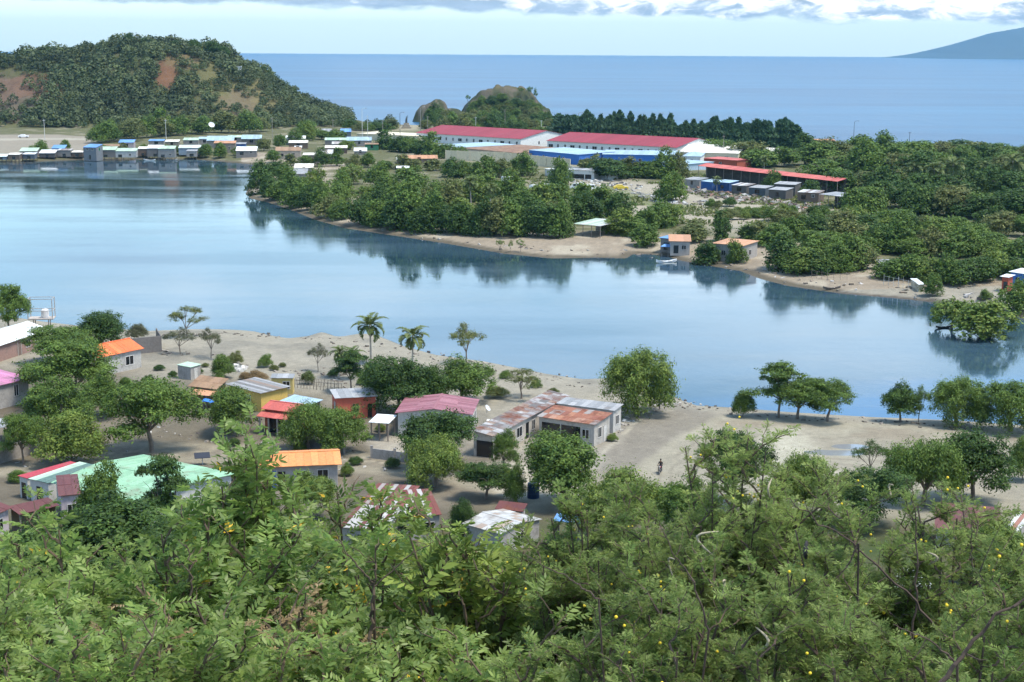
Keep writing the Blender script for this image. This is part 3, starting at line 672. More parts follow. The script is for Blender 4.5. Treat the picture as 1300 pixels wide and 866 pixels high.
def pine_mesh(seed):
    r = np.random.default_rng(seed); n = 1500; z = .04 + .96 * r.random(n) ** .85
    rad = .5 * ((1 - z) ** .6 + .03) * r.random(n) ** .5 * (1 + .35 * np.sin(z * 23 + seed) * np.sin(seed * 3 + z * 9)); a = r.random(n) * 6.283
    pos = np.stack([rad * np.cos(a), rad * np.sin(a), z], 1); out = np.stack([np.cos(a), np.sin(a), np.full(n, .5)], 1)
    V, Fq, c = leaves_np(pos, r.normal(size=(n, 3)) + out * .4, np.full(n, .06), r, 2.6, -.5, .8 + .4 * r.random(n), r.random(n), tang=out + r.normal(size=(n, 3)) * .5)
    V = V * np.array([1, 1, 1]); tb = MB().tube([(0, 0, -.03), (0, 0, .5), (0, 0, .99)], [.035, .022, .004], 5, (.4, .34, .28)); nv = len(V)
    tf = [np.array([[i + nv for i in f]]) for f in tb.f]
    return mesh_np('pine_tree', np.concatenate([V, np.array(tb.v)]), [Fq] + tf, [M['leaf_pine'], M['bark']], np.concatenate([np.zeros(len(Fq)), np.ones(len(tf))]), np.concatenate([c, np.array(tb.c)]))
PINEV = [pine_mesh(k) for k in range(4)]

def setmat(o, i, m):
    o.material_slots[i].link = 'OBJECT'; o.material_slots[i].material = m

TRN = random.Random(5)
def size_px(p, w, h):
    k = depth(p) / F; return w * k, h * k / math.cos(PITCH)

def tree(kind, px, top, base, wpx, label, leaf='leaf_mid', name='tree', cat='tree', var=None, group=None, lean=0, rz=None):
    p = on(px, base); w, h = size_px(p, wpx * 1.08, base - top); V_ = PALMV if kind == 'palm' else NEARV[kind]; q = TRN.randrange(len(V_)) if var is None else var
    cm, tm = V_[q % len(V_)]
    t = thing(name, label, cat, p, TRN.uniform(0, 6.28) if rz is None else rz, group)
    s = (h, h, h) if kind == 'palm' else (w * 1.0, w * 1.0, h)
    if kind == 'palm': t.rotation_euler.x = lean
    c = link('crown', cm, t); c.scale = s; setmat(c, 0, M[leaf])
    k = link('trunk', tm, t); k.scale = s
    return t

def ftree(kind, px, top, base, wpx, label, leaf='leaf_mid', name='tree', cat='tree', group=None):
    p = on(px, base); w, h = size_px(p, wpx, base - top)
    me = TRN.choice(PINEV if kind == 'pine' else FARV[kind])
    if kind in ('round', 'wide', 'bush', 'tall') and h > 4 and not (px < 480 and base < 240): w *= 1.18; p = p - Vector((0, 0, .13 * h)); h *= 1.12
    if kind == 'pine': w *= 1.3
    o = link(name, me, None, p); o.rotation_euler.z = TRN.uniform(0, 6.28); o.scale = (w, w, h)
    if kind != 'pine': setmat(o, 0, M[leaf])
    return tag(o, label, cat, group)

ORD = 'first second third fourth fifth sixth seventh eighth ninth tenth eleventh twelfth thirteenth fourteenth fifteenth sixteenth seventeenth eighteenth nineteenth twentieth'.split()
def count_off(items, label):
    """trees of one row look alike: tell them apart by their count along the row"""
    items.sort(key=lambda q: q[0])
    if 2 < len(items) <= 24:
        for i, (x, o) in enumerate(items):
            n = len(items); o['label'] = (ORD[i] + ' from the left, ' if i < (n + 1) // 2 else (ORD[n - 1 - i] + ' from the right, ' if i < n - 1 else 'last on the right, ')) + label

def fpalm(px, top, base, label, group=None, v=None):
    return tree('palm', px, top, base, 30, label, 'leaf_palm', 'palm_tree', 'palm tree', v, group)
# ------------------------------------------------------------------ buildings
BR = random.Random(21)
PAL = {
 'zinc': [(.28, .29, .30), (.32, .33, .34), (.25, .26, .27), (.35, .355, .36)],
 'zincmix': [(.23, .225, .22), (.30, .30, .30), (.15, .145, .14), (.35, .345, .34), (.2, .175, .155), (.27, .2, .155)],
 'white': [(.70, .73, .72), (.66, .69, .69), (.74, .76, .75)],
 'pale': [(.58, .66, .62), (.66, .70, .68), (.52, .60, .58)],
 'green': [(.25, .44, .28), (.27, .47, .30), (.235, .42, .265), (.28, .48, .315)],
 'mint': [(.40, .54, .41), (.44, .58, .44), (.38, .51, .39)],
 'rustmix': [(.28, .11, .065), (.30, .27, .25), (.26, .10, .065), (.36, .17, .1), (.30, .13, .08), (.40, .22, .15)],
 'ruststripe': [(.17, .05, .038), (.15, .045, .035), (.38, .36, .34), (.19, .06, .045), (.42, .40, .38), (.13, .045, .035), (.34, .29, .27)],
 'rustpatch': [(.38, .37, .37), (.30, .15, .10), (.44, .44, .44), (.36, .28, .24), (.48, .48, .48)],
 'brown': [(.30, .19, .115), (.27, .17, .10), (.33, .21, .13)],
 'maroon': [(.125, .042, .04), (.115, .04, .037), (.135, .048, .043)],
 'pink': [(.28, .115, .135), (.30, .125, .15), (.26, .105, .125), (.33, .15, .175)],
 'hotpink': [(.50, .20, .34), (.54, .22, .37), (.48, .19, .33)],
 'red': [(.42, .055, .07), (.44, .06, .075), (.40, .05, .065)],
 'shopred': [(.27, .036, .05), (.285, .04, .053), (.275, .035, .048), (.262, .034, .046)],
 'coral': [(.50, .12, .10), (.53, .14, .11), (.47, .11, .09)],
 'orange': [(.66, .26, .09), (.69, .28, .10), (.64, .25, .085)],
 'tang': [(.72, .16, .05), (.74, .175, .055), (.70, .15, .045)],
 'blue': [(.14, .30, .60), (.15, .32, .63), (.13, .28, .56)],
 'sky': [(.33, .45, .54), (.36, .49, .58), (.31, .43, .51)],
 'terra': [(.50, .26, .14), (.54, .28, .16), (.46, .24, .13)],
 'cream': [(.66, .58, .43), (.68, .60, .45)], 'ivory': [(.72, .68, .60), (.74, .70, .62)],
 'greymix': [(.30, .29, .28), (.46, .46, .46), (.24, .20, .18), (.38, .35, .33), (.55, .55, .54)],
 'slats': [(.62, .62, .60), (.05, .045, .04)],
}
W = {'grey': (.36, .34, .32), 'dgrey': (.20, .185, .17), 'yellow': (.60, .42, .12), 'red': (.55, .13, .08), 'white': (.66, .66, .64), 'cream': (.62, .54, .40), 'pinkw': (.52, .44, .45), 'blue': (.05, .16, .46),
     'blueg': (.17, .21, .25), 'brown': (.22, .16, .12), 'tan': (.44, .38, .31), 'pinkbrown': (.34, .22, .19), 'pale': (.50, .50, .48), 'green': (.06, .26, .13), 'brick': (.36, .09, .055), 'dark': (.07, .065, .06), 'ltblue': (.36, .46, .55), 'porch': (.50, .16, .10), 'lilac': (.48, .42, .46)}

def frame(A, B, D, zw, g=None, zd=0.0):
    """eave corners in the photo (front-left, front-right, back-left) at zw above ground -> origin, angle, width, depth, ground height"""
    if g is None: g = 2.0
    for _ in range(3):
        a, b, d = at(*A, g + zw), at(*B, g + zw), at(*D, g + zw + zd)
        if _ < 2:
            m = (b + d) / 2; g = max(.3, gz(m.x, m.y))
    ux = Vector((b.x - a.x, b.y - a.y)); w = ux.length; ux /= w; uy = Vector((-ux.y, ux.x))
    dep = max(.8, Vector((d.x - a.x, d.y - a.y)).dot(uy))
    return Vector((a.x, a.y, g)), math.atan2(ux.y, ux.x), w, dep, g

def slope(mb, p00, p10, p11, p01, cols, sheet=.85, rows=1, th=.05, lift=.03, order=None):
    """a roof slope made of lapped sheets; p00-p10 the eave, p01-p11 the ridge"""
    p00, p10, p11, p01 = map(Vector, (p00, p10, p11, p01)); L = (p10 - p00).length; n = max(1, int(round(L / sheet)))
    P = lambda u, v: p00.lerp(p10, u).lerp(p01.lerp(p11, u), v)
    for i in range(n):
        for j in range(rows):
            u0, u1 = i / n, (i + 1) / n; v0, v1 = j / rows, (j + 1) / rows
            dz = Vector((0, 0, BR.uniform(0, lift) + .012 * j)); e = .008 / max(L, 1)
            c = cols[(i % len(cols)) if order == 'cycle' else BR.randrange(len(cols))]; k = BR.uniform(.9, 1.1); c = tuple(v * k for v in c)
            mb.slab([P(u0 + e, v0) + dz, P(u1 - e, v0) + dz, P(u1 - e, v1) + dz, P(u0 + e, v1) + dz], th, c)
    return mb

def opening(root, wall, face, f, ow, sill, oh, kind, w, d, col):
    """frame standing proud of the wall with a recess-dark pane or a door leaf; open bays get a sheet of painted shade"""
    if face in 'fb':
        cx = f * w; y = 0 if face == 'f' else d; sg = -1 if face == 'f' else 1
        T = lambda a, o, z: (cx + a, y + sg * o, z)
    else:
        cy_ = f * d; x = 0 if face == 'l' else w; sg = -1 if face == 'l' else 1
        T = lambda a, o, z: (x + sg * o, cy_ + a, z)
    def bx(mb, a0, a1, o0, o1, z0, z1, c):
        v = [T(a0, o0, z0), T(a1, o0, z0), T(a1, o1, z0), T(a0, o1, z0), T(a0, o0, z1), T(a1, o0, z1), T(a1, o1, z1), T(a0, o1, z1)]
        mb.add(v, [(0, 3, 2, 1), (4, 5, 6, 7), (0, 1, 5, 4), (1, 2, 6, 5), (2, 3, 7, 6), (3, 0, 4, 7)], c)
    h = ow / 2; k = .07
    if kind == 'w':
        fr = MB()
        for (a0, a1, z0, z1) in ((-h - k, -h, sill, sill + oh), (h, h + k, sill, sill + oh), (-h - k, h + k, sill + oh, sill + oh + k), (-h - k - .05, h + k + .05, sill - k, sill), (-.03, .03, sill, sill + oh)):
            bx(fr, a0, a1, -.01, .06, z0, z1, col)
        o = fr.obj('window', M['metal'], root); pn = MB(); bx(pn, -h + .004, h - .004, -.01, .012, sill + .004, sill + oh - .004, (1, 1, 1)); pn.obj('pane', M['pane'], o)
    elif kind == 'd':
        mb = MB(); bx(mb, -h, h, -.01, .04, .02, sill + oh, col); bx(mb, -h - k, -h, -.01, .07, .02, sill + oh + k, (.5, .48, .45)); bx(mb, h, h + k, -.01, .07, .02, sill + oh + k, (.5, .48, .45)); o = mb.obj('door', M['wood'], root)
        hb = MB(); bx(hb, h * .6, h * .75, .03, .09, 1.0, 1.06, (.3, .3, .3)); hb.obj('handle', M['metal'], o)
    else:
        mb = MB(); bx(mb, -h, h, -.01, .015, max(.02, sill), sill + oh, (1, 1, 1)); mb.obj('doorway', M['pane'], root)  # no hole in the wall: the bay's inner shade is a dark sheet

def house(name, label, cat, A, B, D, zw=2.7, roof='gx', rise=.8, over=.35, rc='zinc', wc='grey', wm='block', rm='roof', ops=(), sheet=.85, rows=1, group=None, frc=(.55, .53, .5), order=None, inset=True, g=None, dep=None, extra=None, stilts=0.0):
    o, ang, w, d, g = frame(A, B, D, zw, g, {'sf': rise, 'sb': -rise}.get(roof, 0))
    if dep: d = dep
    root = thing(name, label, cat, o, ang, group); ov = over
    x0, x1, y0, y1 = (ov, w - ov, ov, d - ov) if inset else (0, w, 0, d)
    W0 = x1 - x0; D0 = y1 - y0
    root.location = o + Matrix.Rotation(ang, 3, 'Z') @ Vector((x0, y0, 0))
    c = W[wc] if isinstance(wc, str) else wc
    mb = MB(); b = stilts or -.6
    if stilts:
        for i in range(4):
            for y in (.15, D0 - .15): MB().box(W0 * i / 3 - .1 + (.1 if i == 0 else -.1 if i == 3 else 0), W0 * i / 3 + .1 + (.1 if i == 0 else -.1 if i == 3 else 0), y - .1, y + .1, -2.0, stilts - .002, (.1, .085, .07)).obj('stilt', M['wood'], root)
    hl = {'gx': (zw, zw, zw, zw), 'gy': (zw,) * 4, 'hip': (zw,) * 4, 'sf': (zw, zw, zw + rise, zw + rise), 'sb': (zw, zw, zw - rise, zw - rise), 'sl': (zw - rise, zw, zw, zw - rise), 'sr': (zw, zw - rise, zw - rise, zw), 'flat': (zw,) * 4}[roof]
    ba = [(0, 0, b), (W0, 0, b), (W0, D0, b), (0, D0, b)]; tp = [(0, 0, hl[0]), (W0, 0, hl[1]), (W0, D0, hl[2]), (0, D0, hl[3])]
    mb.add(ba + tp, [(0, 1, 5, 4), (1, 2, 6, 5), (2, 3, 7, 6), (3, 0, 4, 7), (4, 5, 6, 7)], c)
    if roof == 'gx': mb.add([(0, 0, zw), (0, D0, zw), (0, D0 / 2, zw + rise - .03), (W0, 0, zw), (W0, D0, zw), (W0, D0 / 2, zw + rise - .03)], [(0, 2, 1), (3, 4, 5)], c)
    if roof == 'gy': mb.add([(0, 0, zw), (W0, 0, zw), (W0 / 2, 0, zw + rise - .03), (0, D0, zw), (W0, D0, zw), (W0 / 2, D0, zw + rise - .03)], [(0, 1, 2), (3, 5, 4)], c)
    wall = mb.obj('wall', M[wm], root)
    R_ = MB(); cols = PAL[rc] if isinstance(rc, str) else rc; t = .06
    X0, X1, Y0, Y1 = -ov, W0 + ov, -ov, D0 + ov
    if roof == 'gx':
        dz = rise * ov / (D0 / 2 + 1e-6); zr = zw + rise + t; ze = zw - dz + t; ym = D0 / 2
        slope(R_, (X0, Y0, ze), (X1, Y0, ze), (X1, ym, zr), (X0, ym, zr), cols, sheet, rows, order=order); slope(R_, (X1, Y1, ze), (X0, Y1, ze), (X0, ym, zr), (X1, ym, zr), cols, sheet, rows, order=order)
        R_.obj('roof', M[rm], root); cap = MB().box(X0, X1, ym - .16, ym + .16, zr, zr + .05, tuple(v * 1.05 for v in cols[0])).obj('ridge_cap', M[rm], root)
    elif roof == 'gy':
        dz = rise * ov / (W0 / 2 + 1e-6); zr = zw + rise + t; ze = zw - dz + t; xm = W0 / 2
        slope(R_, (X0, Y1, ze), (X0, Y0, ze), (xm, Y0, zr), (xm, Y1, zr), cols, sheet, rows, order=order); slope(R_, (X1, Y0, ze), (X1, Y1, ze), (xm, Y1, zr), (xm, Y0, zr), cols, sheet, rows, order=order)
        R_.obj('roof', M[rm], root); MB().box(xm - .16, xm + .16, Y0, Y1, zr, zr + .05, tuple(v * 1.05 for v in cols[0])).obj('ridge_cap', M[rm], root)
    elif roof == 'hip':
        k = min(W0, D0) * .5; zr = zw + rise + t; ze = zw + t; ym = D0 / 2
        ra, rb = (X0 + k, ym, zr), (X1 - k, ym, zr)
        slope(R_, (X0, Y0, ze), (X1, Y0, ze), rb, ra, cols, sheet); slope(R_, (X1, Y1, ze), (X0, Y1, ze), ra, rb, cols, sheet)
        R_.slab([(X0, Y1, ze), (X0, Y0, ze), ra, ra], .05, cols[0]); R_.slab([(X1, Y0, ze), (X1, Y1, ze), rb, rb], .05, cols[0]); R_.obj('roof', M[rm], root)
    else:
        gx = (hl[1] - hl[0]) / W0; gy = (hl[3] - hl[0]) / D0; Z = lambda x, y: hl[0] + gx * x + gy * y + t
        P = [(X0, Y0, Z(X0, Y0)), (X1, Y0, Z(X1, Y0)), (X1, Y1, Z(X1, Y1)), (X0, Y1, Z(X0, Y1))]
        if roof in ('sl', 'sr'): slope(R_, P[3], P[0], P[1], P[2], cols, sheet, rows, order=order)
        else: slope(R_, *P, cols, sheet, rows, order=order)
        R_.obj('roof', M[rm], root)
    for (fc, f, ow, sill, oh, kd, *cc) in ops:
        opening(root, wall, fc, f, ow, sill, oh, kd, W0, D0, cc[0] if cc else frc)
    if extra: extra(root, W0, D0, zw)
    return root

def shed(name, label, cat, A, B, D, zw=2.6, rise=.5, rc='zinc', rm='roof', back=None, group=None, posts=4, sheet=.85, rows=1, order=None, wm='block', sides='', roof='sf', front=None):
    """roof on posts, open at the front; optional back, side and low front walls"""
    o, ang, w, d, g = frame(A, B, D, zw, None, rise); root = thing(name, label, cat, o, ang, group); zb = zw + rise
    for i in range(posts):
        x = .15 + (w - .3) * i / max(1, posts - 1)
        MB().box(x - .07, x + .07, .2, .34, -.4, zw - .02, (.25, .21, .18)).obj('post', M['wood'], root)
        if not back: MB().box(x - .07, x + .07, d - .34, d - .2, -.4, zb - .1, (.25, .21, .18)).obj('post', M['wood'], root)
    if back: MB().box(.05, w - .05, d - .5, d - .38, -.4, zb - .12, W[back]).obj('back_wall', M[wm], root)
    if 'l' in sides: MB().box(.05, .17, .4, d - .5, -.4, zw - .03, W[back or 'grey']).obj('side_wall', M[wm], root)
    if 'r' in sides: MB().box(w - .17, w - .05, .4, d - .5, -.4, zw - .03, W[back or 'grey']).obj('side_wall', M[wm], root)
    if front: MB().box(.3, w - .3, .38, .48, -.3, front, W[back or 'grey']).obj('front_wall', M[wm], root)
    R_ = MB(); slope(R_, (-.1, -.1, zw), (w + .1, -.1, zw), (w + .1, d, zb), (-.1, d, zb), PAL[rc] if isinstance(rc, str) else rc, sheet, rows, order=order); R_.obj('roof', M[rm], root)
    return root

def wall_run(label, pts, h, col, name='block_wall', cat='wall', pillar=3.0, mat='block', th=.16, group=None, z=None, cap=.12):
    P = [on(*p) for p in pts]; root = thing(name, label, cat, P[0], 0, group); mb = MB(); pil = []
    for a, b in zip(P[:-1], P[1:]):
        a = a - P[0]; b = b - P[0]; dx = (b - a).to_2d(); L = dx.length; n = Vector((-dx.y, dx.x)) / L * th / 2; k = max(1, int(L / 2.5))
        for i in range(k):
            p, q = a.lerp(b, i / k), a.lerp(b, (i + 1) / k); hh = h
            mb.add([(p.x - n.x, p.y - n.y, p.z - .5), (q.x - n.x, q.y - n.y, q.z - .5), (q.x + n.x, q.y + n.y, q.z - .5), (p.x + n.x, p.y + n.y, p.z - .5), (p.x - n.x, p.y - n.y, p.z + hh), (q.x - n.x, q.y - n.y, q.z + hh), (q.x + n.x, q.y + n.y, q.z + hh), (p.x + n.x, p.y + n.y, p.z + hh)],
                   [(0, 3, 2, 1), (4, 5, 6, 7), (0, 1, 5, 4), (1, 2, 6, 5), (2, 3, 7, 6), (3, 0, 4, 7)], tuple(np.array(col) * BR.uniform(.92, 1.08)))
        for i in range(int(L / pillar) + 1 if pillar else 0):
            p = a.lerp(b, min(1, i * pillar / L)); pil.append(p)
    mb.obj('panel', M[mat], root)
    for p in pil:
        w_ = th * .75 + .03
        MB().box(p.x - w_, p.x + w_, p.y - w_, p.y + w_, p.z - .5, p.z + h + cap, tuple(v * .85 for v in col)).obj('pillar', M[mat], root)
    return root

def stick_fence(label, pts, h, name='stick_fence', group=None, col=(.26, .22, .18), gap=.5):
    P = [on(*p) for p in pts]; root = thing(name, label, 'fence', P[0], 0, group); mb = MB(); rl = MB()
    for a, b in zip(P[:-1], P[1:]):
        a = a - P[0]; b = b - P[0]; L = (b - a).length; n = max(2, int(L / gap))
        for i in range(n + 1):
            p = a.lerp(b, i / n) + Vector((BR.uniform(-.04, .04), BR.uniform(-.04, .04), 0)); hh = h * BR.uniform(.8, 1.15)
            MB().tube([p - Vector((0, 0, .3)), p + Vector((BR.uniform(-.06, .06), 0, hh))], [.05, .035], 5, tuple(np.array(col) * BR.uniform(.7, 1.3))).obj('paling', M['wood'], root)
        for f in (.4, .85): rl.tube([a + Vector((0, 0, h * f)), b + Vector((0, 0, h * f))], .03, 4, col)
    rl.obj('rail', M['wood'], root); return root

def pole(px, top, base, label, kind='wood', group='utility poles and lamp posts', arm=None):
    p = on(px, base); _, h = size_px(p, 1, base - top); k = depth(p) / F; r = max(.09, k * .38)
    c = {'wood': (.32, .28, .24), 'pale': (.58, .58, .56), 'dark': (.13, .13, .13)}[kind]
    t = thing('utility_pole' if not arm else 'lamp_post', label, 'pole', p, 0, group)
    MB().tube([(0, 0, -.3), (0, 0, h * .5), (0, 0, h)], [r, r * .85, r * .65], 8, c).obj('shaft', M['metal'], t)
    if arm: MB().tube([(0, 0, h), (r * 4, 0, h + r * 3), (r * 12, 0, h + r * 4)], r * .5, 6, c).obj('arm', M['metal'], t); MB().ball((r * 13, 0, h + r * 3.6), (r * 3, r * 1.4, r), (.3, .3, .3)).obj('lamp', M['metal'], t)
    else: MB().box(-r * 5, r * 5, -r * .5, r * .5, h * .93, h * .93 + r, c).obj('crossarm', M['wood'], t)
    return t

# ------------------------------------------------------------------ small things
def dish(loc, ang, r, label):
    t = thing('satellite_dish', label, 'satellite dish', loc, ang); mb = MB(); n = 16; vs = [(0, .0, 0)]; fs = []
    for j, f in enumerate((.5, 1.0)):
        for k in range(n):
            a = 6.283 * k / n; vs.append((r * f * math.cos(a), -r * .28 * f * f, r * f * math.sin(a)))
    for k in range(n):
        k2 = (k + 1) % n; fs += [(0, 1 + k, 1 + k2), (1 + k, 1 + n + k, 1 + n + k2, 1 + k2)]
    for v in range(len(vs)): vs.append((vs[v][0], vs[v][1] + .03, vs[v][2]))
    m = 2 * n + 1; fs += [tuple(reversed([i + m for i in f])) for f in list(fs)]
    R3 = Matrix.Rotation(math.radians(-38), 3, 'X'); vs = [R3 @ Vector(v) + Vector((0, 0, r * 1.3)) for v in vs]
    mb.add(vs, fs, (.62, .63, .64)).obj('reflector', M['metal'], t); MB().tube([(0, .05, 0), (0, .05, r * 1.3)], .04, 6, (.4, .4, .4)).obj('mast', M['metal'], t)
    MB().tube([R3 @ Vector((0, -.1, -r * .9)) + Vector((0, 0, r * 1.3)), R3 @ Vector((0, -r * .9, 0)) + Vector((0, 0, r * 1.3))], .02, 5, (.4, .4, .4)).obj('feed_arm', M['metal'], t)
    return t

def profile_body(prof, w, col, mat, name, root):
    n = len(prof); vs = [(x, -w / 2 * (1 if z < 1.05 else .88), z) for x, z in prof] + [(x, w / 2 * (1 if z < 1.05 else .88), z) for x, z in prof]
    fs = [tuple(range(n)), tuple(range(2 * n - 1, n - 1, -1))] + [(i, n + i, n + (i + 1) % n, (i + 1) % n) for i in range(n)]
    return MB().add(vs, fs, col).obj(name, mat, root)

def minibus(px, py, rz, label, col=(.75, .75, .73), group='old minibuses parked in the yard', sc=1.0, low=False, name='minibus'):
    t = thing(name, label, 'minibus' if not low else 'car', on(px, py), rz, group); t.scale = (sc,) * 3
    prof = [(-2.2, .35), (2.1, .35), (2.25, .6), (2.2, 1.0), (1.75, 1.2), (1.25, 1.9), (-2.1, 1.95), (-2.25, 1.2)] if not low else [(-2.1, .35), (2.0, .35), (2.1, .6), (2.0, .85), (1.0, .95), (.4, 1.4), (-1.0, 1.42), (-1.7, .95), (-2.1, .9)]
    profile_body(prof, 1.7, col, M['metal'], 'body', t)
    if not low:
        for sgn in (-1, 1):
            for k in range(3): MB().box(-1.9 + k * 1.05, -1.0 + k * 1.05, sgn * .80 - .05, sgn * .80 + .05, 1.15, 1.65).obj('window', M['pane'], t)
        MB().add([(1.74, -.66, 1.28), (1.74, .66, 1.28), (1.36, .62, 1.82), (1.36, -.62, 1.82)], [(0, 1, 2, 3)]).obj('windscreen', M['pane'], t)
    else:
        for sgn in (-1, 1): MB().box(-1.1, .5, sgn * .75 - .04, sgn * .75 + .05, 1.0, 1.3).obj('window', M['pane'], t)
    for x in (-1.35, 1.35):
        for y in (-.78, .78):
            wb = MB().tube([(x, y - .1, .32), (x, y + .1, .32)], .32, 12, (.03, .03, .03)).obj('wheel', M['metal'], t)
            MB().tube([(x, y - .12, .32), (x, y + .12, .32)], .17, 8, (.4, .4, .4)).obj('rim', M['metal'], wb)
    return t

def boat(px, py, rz, L, label, col=(.75, .76, .77), group=None, outrig=True):
    t = thing('boat', label, 'boat', on(px, py), rz, group); mb = MB(); n = 11; vs = []; fs = []
    for i in range(n):
        f = i / (n - 1) * 2 - 1; hw = .11 * L * (1 - abs(f) ** 2.6) + .01; x = f * L / 2; up = .10 * L * f * f
        vs += [(x, -hw, .07 * L + up), (x, -hw * .55, -.02 * L + up * .7), (x, hw * .55, -.02 * L + up * .7), (x, hw, .07 * L + up), (x, hw * .8, .07 * L + up), (x, hw * .4, .01 * L + up * .8), (x, -hw * .4, .01 * L + up * .8), (x, -hw * .8, .07 * L + up)]
    for i in range(n - 1):
        for k in range(8): fs.append((i * 8 + k, i * 8 + (k + 1) % 8, (i + 1) * 8 + (k + 1) % 8, (i + 1) * 8 + k))
    mb.add(vs, fs, col).obj('hull', M['metal'], t)
    for x in (-.2, .15): MB().box(x * L - .1, x * L + .1, -.09 * L, .09 * L, .06 * L, .075 * L, (.5, .4, .3)).obj('thwart', M['wood'], t)
    if outrig:
        for sg in (-1, 1): MB().tube([(-.35 * L, sg * .32 * L, .02), (.35 * L, sg * .32 * L, .02)], .06, 6, (.6, .6, .55)).obj('outrigger', M['wood'], t)
        for x in (-.2, .2): MB().tube([(x * L, -.32 * L, .04), (x * L, 0, .1 * L), (x * L, .32 * L, .04)], .04, 5, (.5, .45, .35)).obj('outrigger_boom', M['wood'], t)
    return t

def heap(name, label, area, n, sizes, cols, mat='rock', kind='stuff', flat=.5, cat=None, group=None):
    """many loose pieces scattered over an area of ground, one object"""
    mb = MB(); r = random.Random(len(label))
    for _ in range(n):
        q = r.random(); i = q * (len(area) - 1); k = int(i); a, b = area[k], area[min(k + 1, len(area) - 1)]
        p = on(a[0] + (b[0] - a[0]) * (i - k) + r.uniform(-1, 1) * a[2], a[1] + (b[1] - a[1]) * (i - k) + r.uniform(-1, 1) * a[3])
        s = r.uniform(*sizes); c = r.choice(cols); kc = r.uniform(.75, 1.2); c = tuple(v * kc for v in c)
        R3 = Matrix.Rotation(r.uniform(0, 6.3), 3, 'Z') @ Matrix.Rotation(r.uniform(-.5, .5), 3, 'X') @ Matrix.Rotation(r.uniform(-.4, .4), 3, 'Y')
        sx, sy, sz = s * r.uniform(.6, 1.5), s * r.uniform(.3, .9), s * flat * r.uniform(.2, .9)
        v = [p + R3 @ Vector((x * sx * r.uniform(.7, 1), y * sy * r.uniform(.7, 1), z * sz)) + Vector((0, 0, sz * .6)) for x, y, z in ((-1, -1, -1), (1, -1, -1), (1, 1, -1), (-1, 1, -1), (-1, -1, 1), (1, -1, 1), (1, 1, 1), (-1, 1, 1))]
        mb.add(v, [(0, 3, 2, 1), (4, 5, 6, 7), (0, 1, 5, 4), (1, 2, 6, 5), (2, 3, 7, 6), (3, 0, 4, 7)], c)
    o = mb.obj(name, M[mat]); tag(o, label, cat or 'debris', group, kind); return o

def skin_body(name, verts, edges, radii, mat, root, cols=None):
    me = bpy.data.meshes.new(name); me.from_pydata(verts, edges, []); ob = bpy.data.objects.new(name, me); C.objects.link(ob)
    md = ob.modifiers.new('s', 'SKIN'); sv = me.skin_vertices[0].data
    for i, r in enumerate(radii): sv[i].radius = (r, r); sv[i].use_root = (i == 0)
    ob.modifiers.new('u', 'SUBSURF').levels = 1
    dg = bpy.context.evaluated_depsgraph_get(); nm = bpy.data.meshes.new_from_object(ob.evaluated_get(dg)); nm.name = name
    bpy.data.objects.remove(ob); nm.materials.clear(); nm.materials.append(mat)
    a = nm.color_attributes.new('tone', 'FLOAT_COLOR', 'POINT'); cs = []
    for v in nm.vertices: c = cols(v.co); cs += [c[0], c[1], c[2], 1]
    a.data.foreach_set('color', cs); 
    for p in nm.polygons: p.use_smooth = True
    return link(name, nm, root)

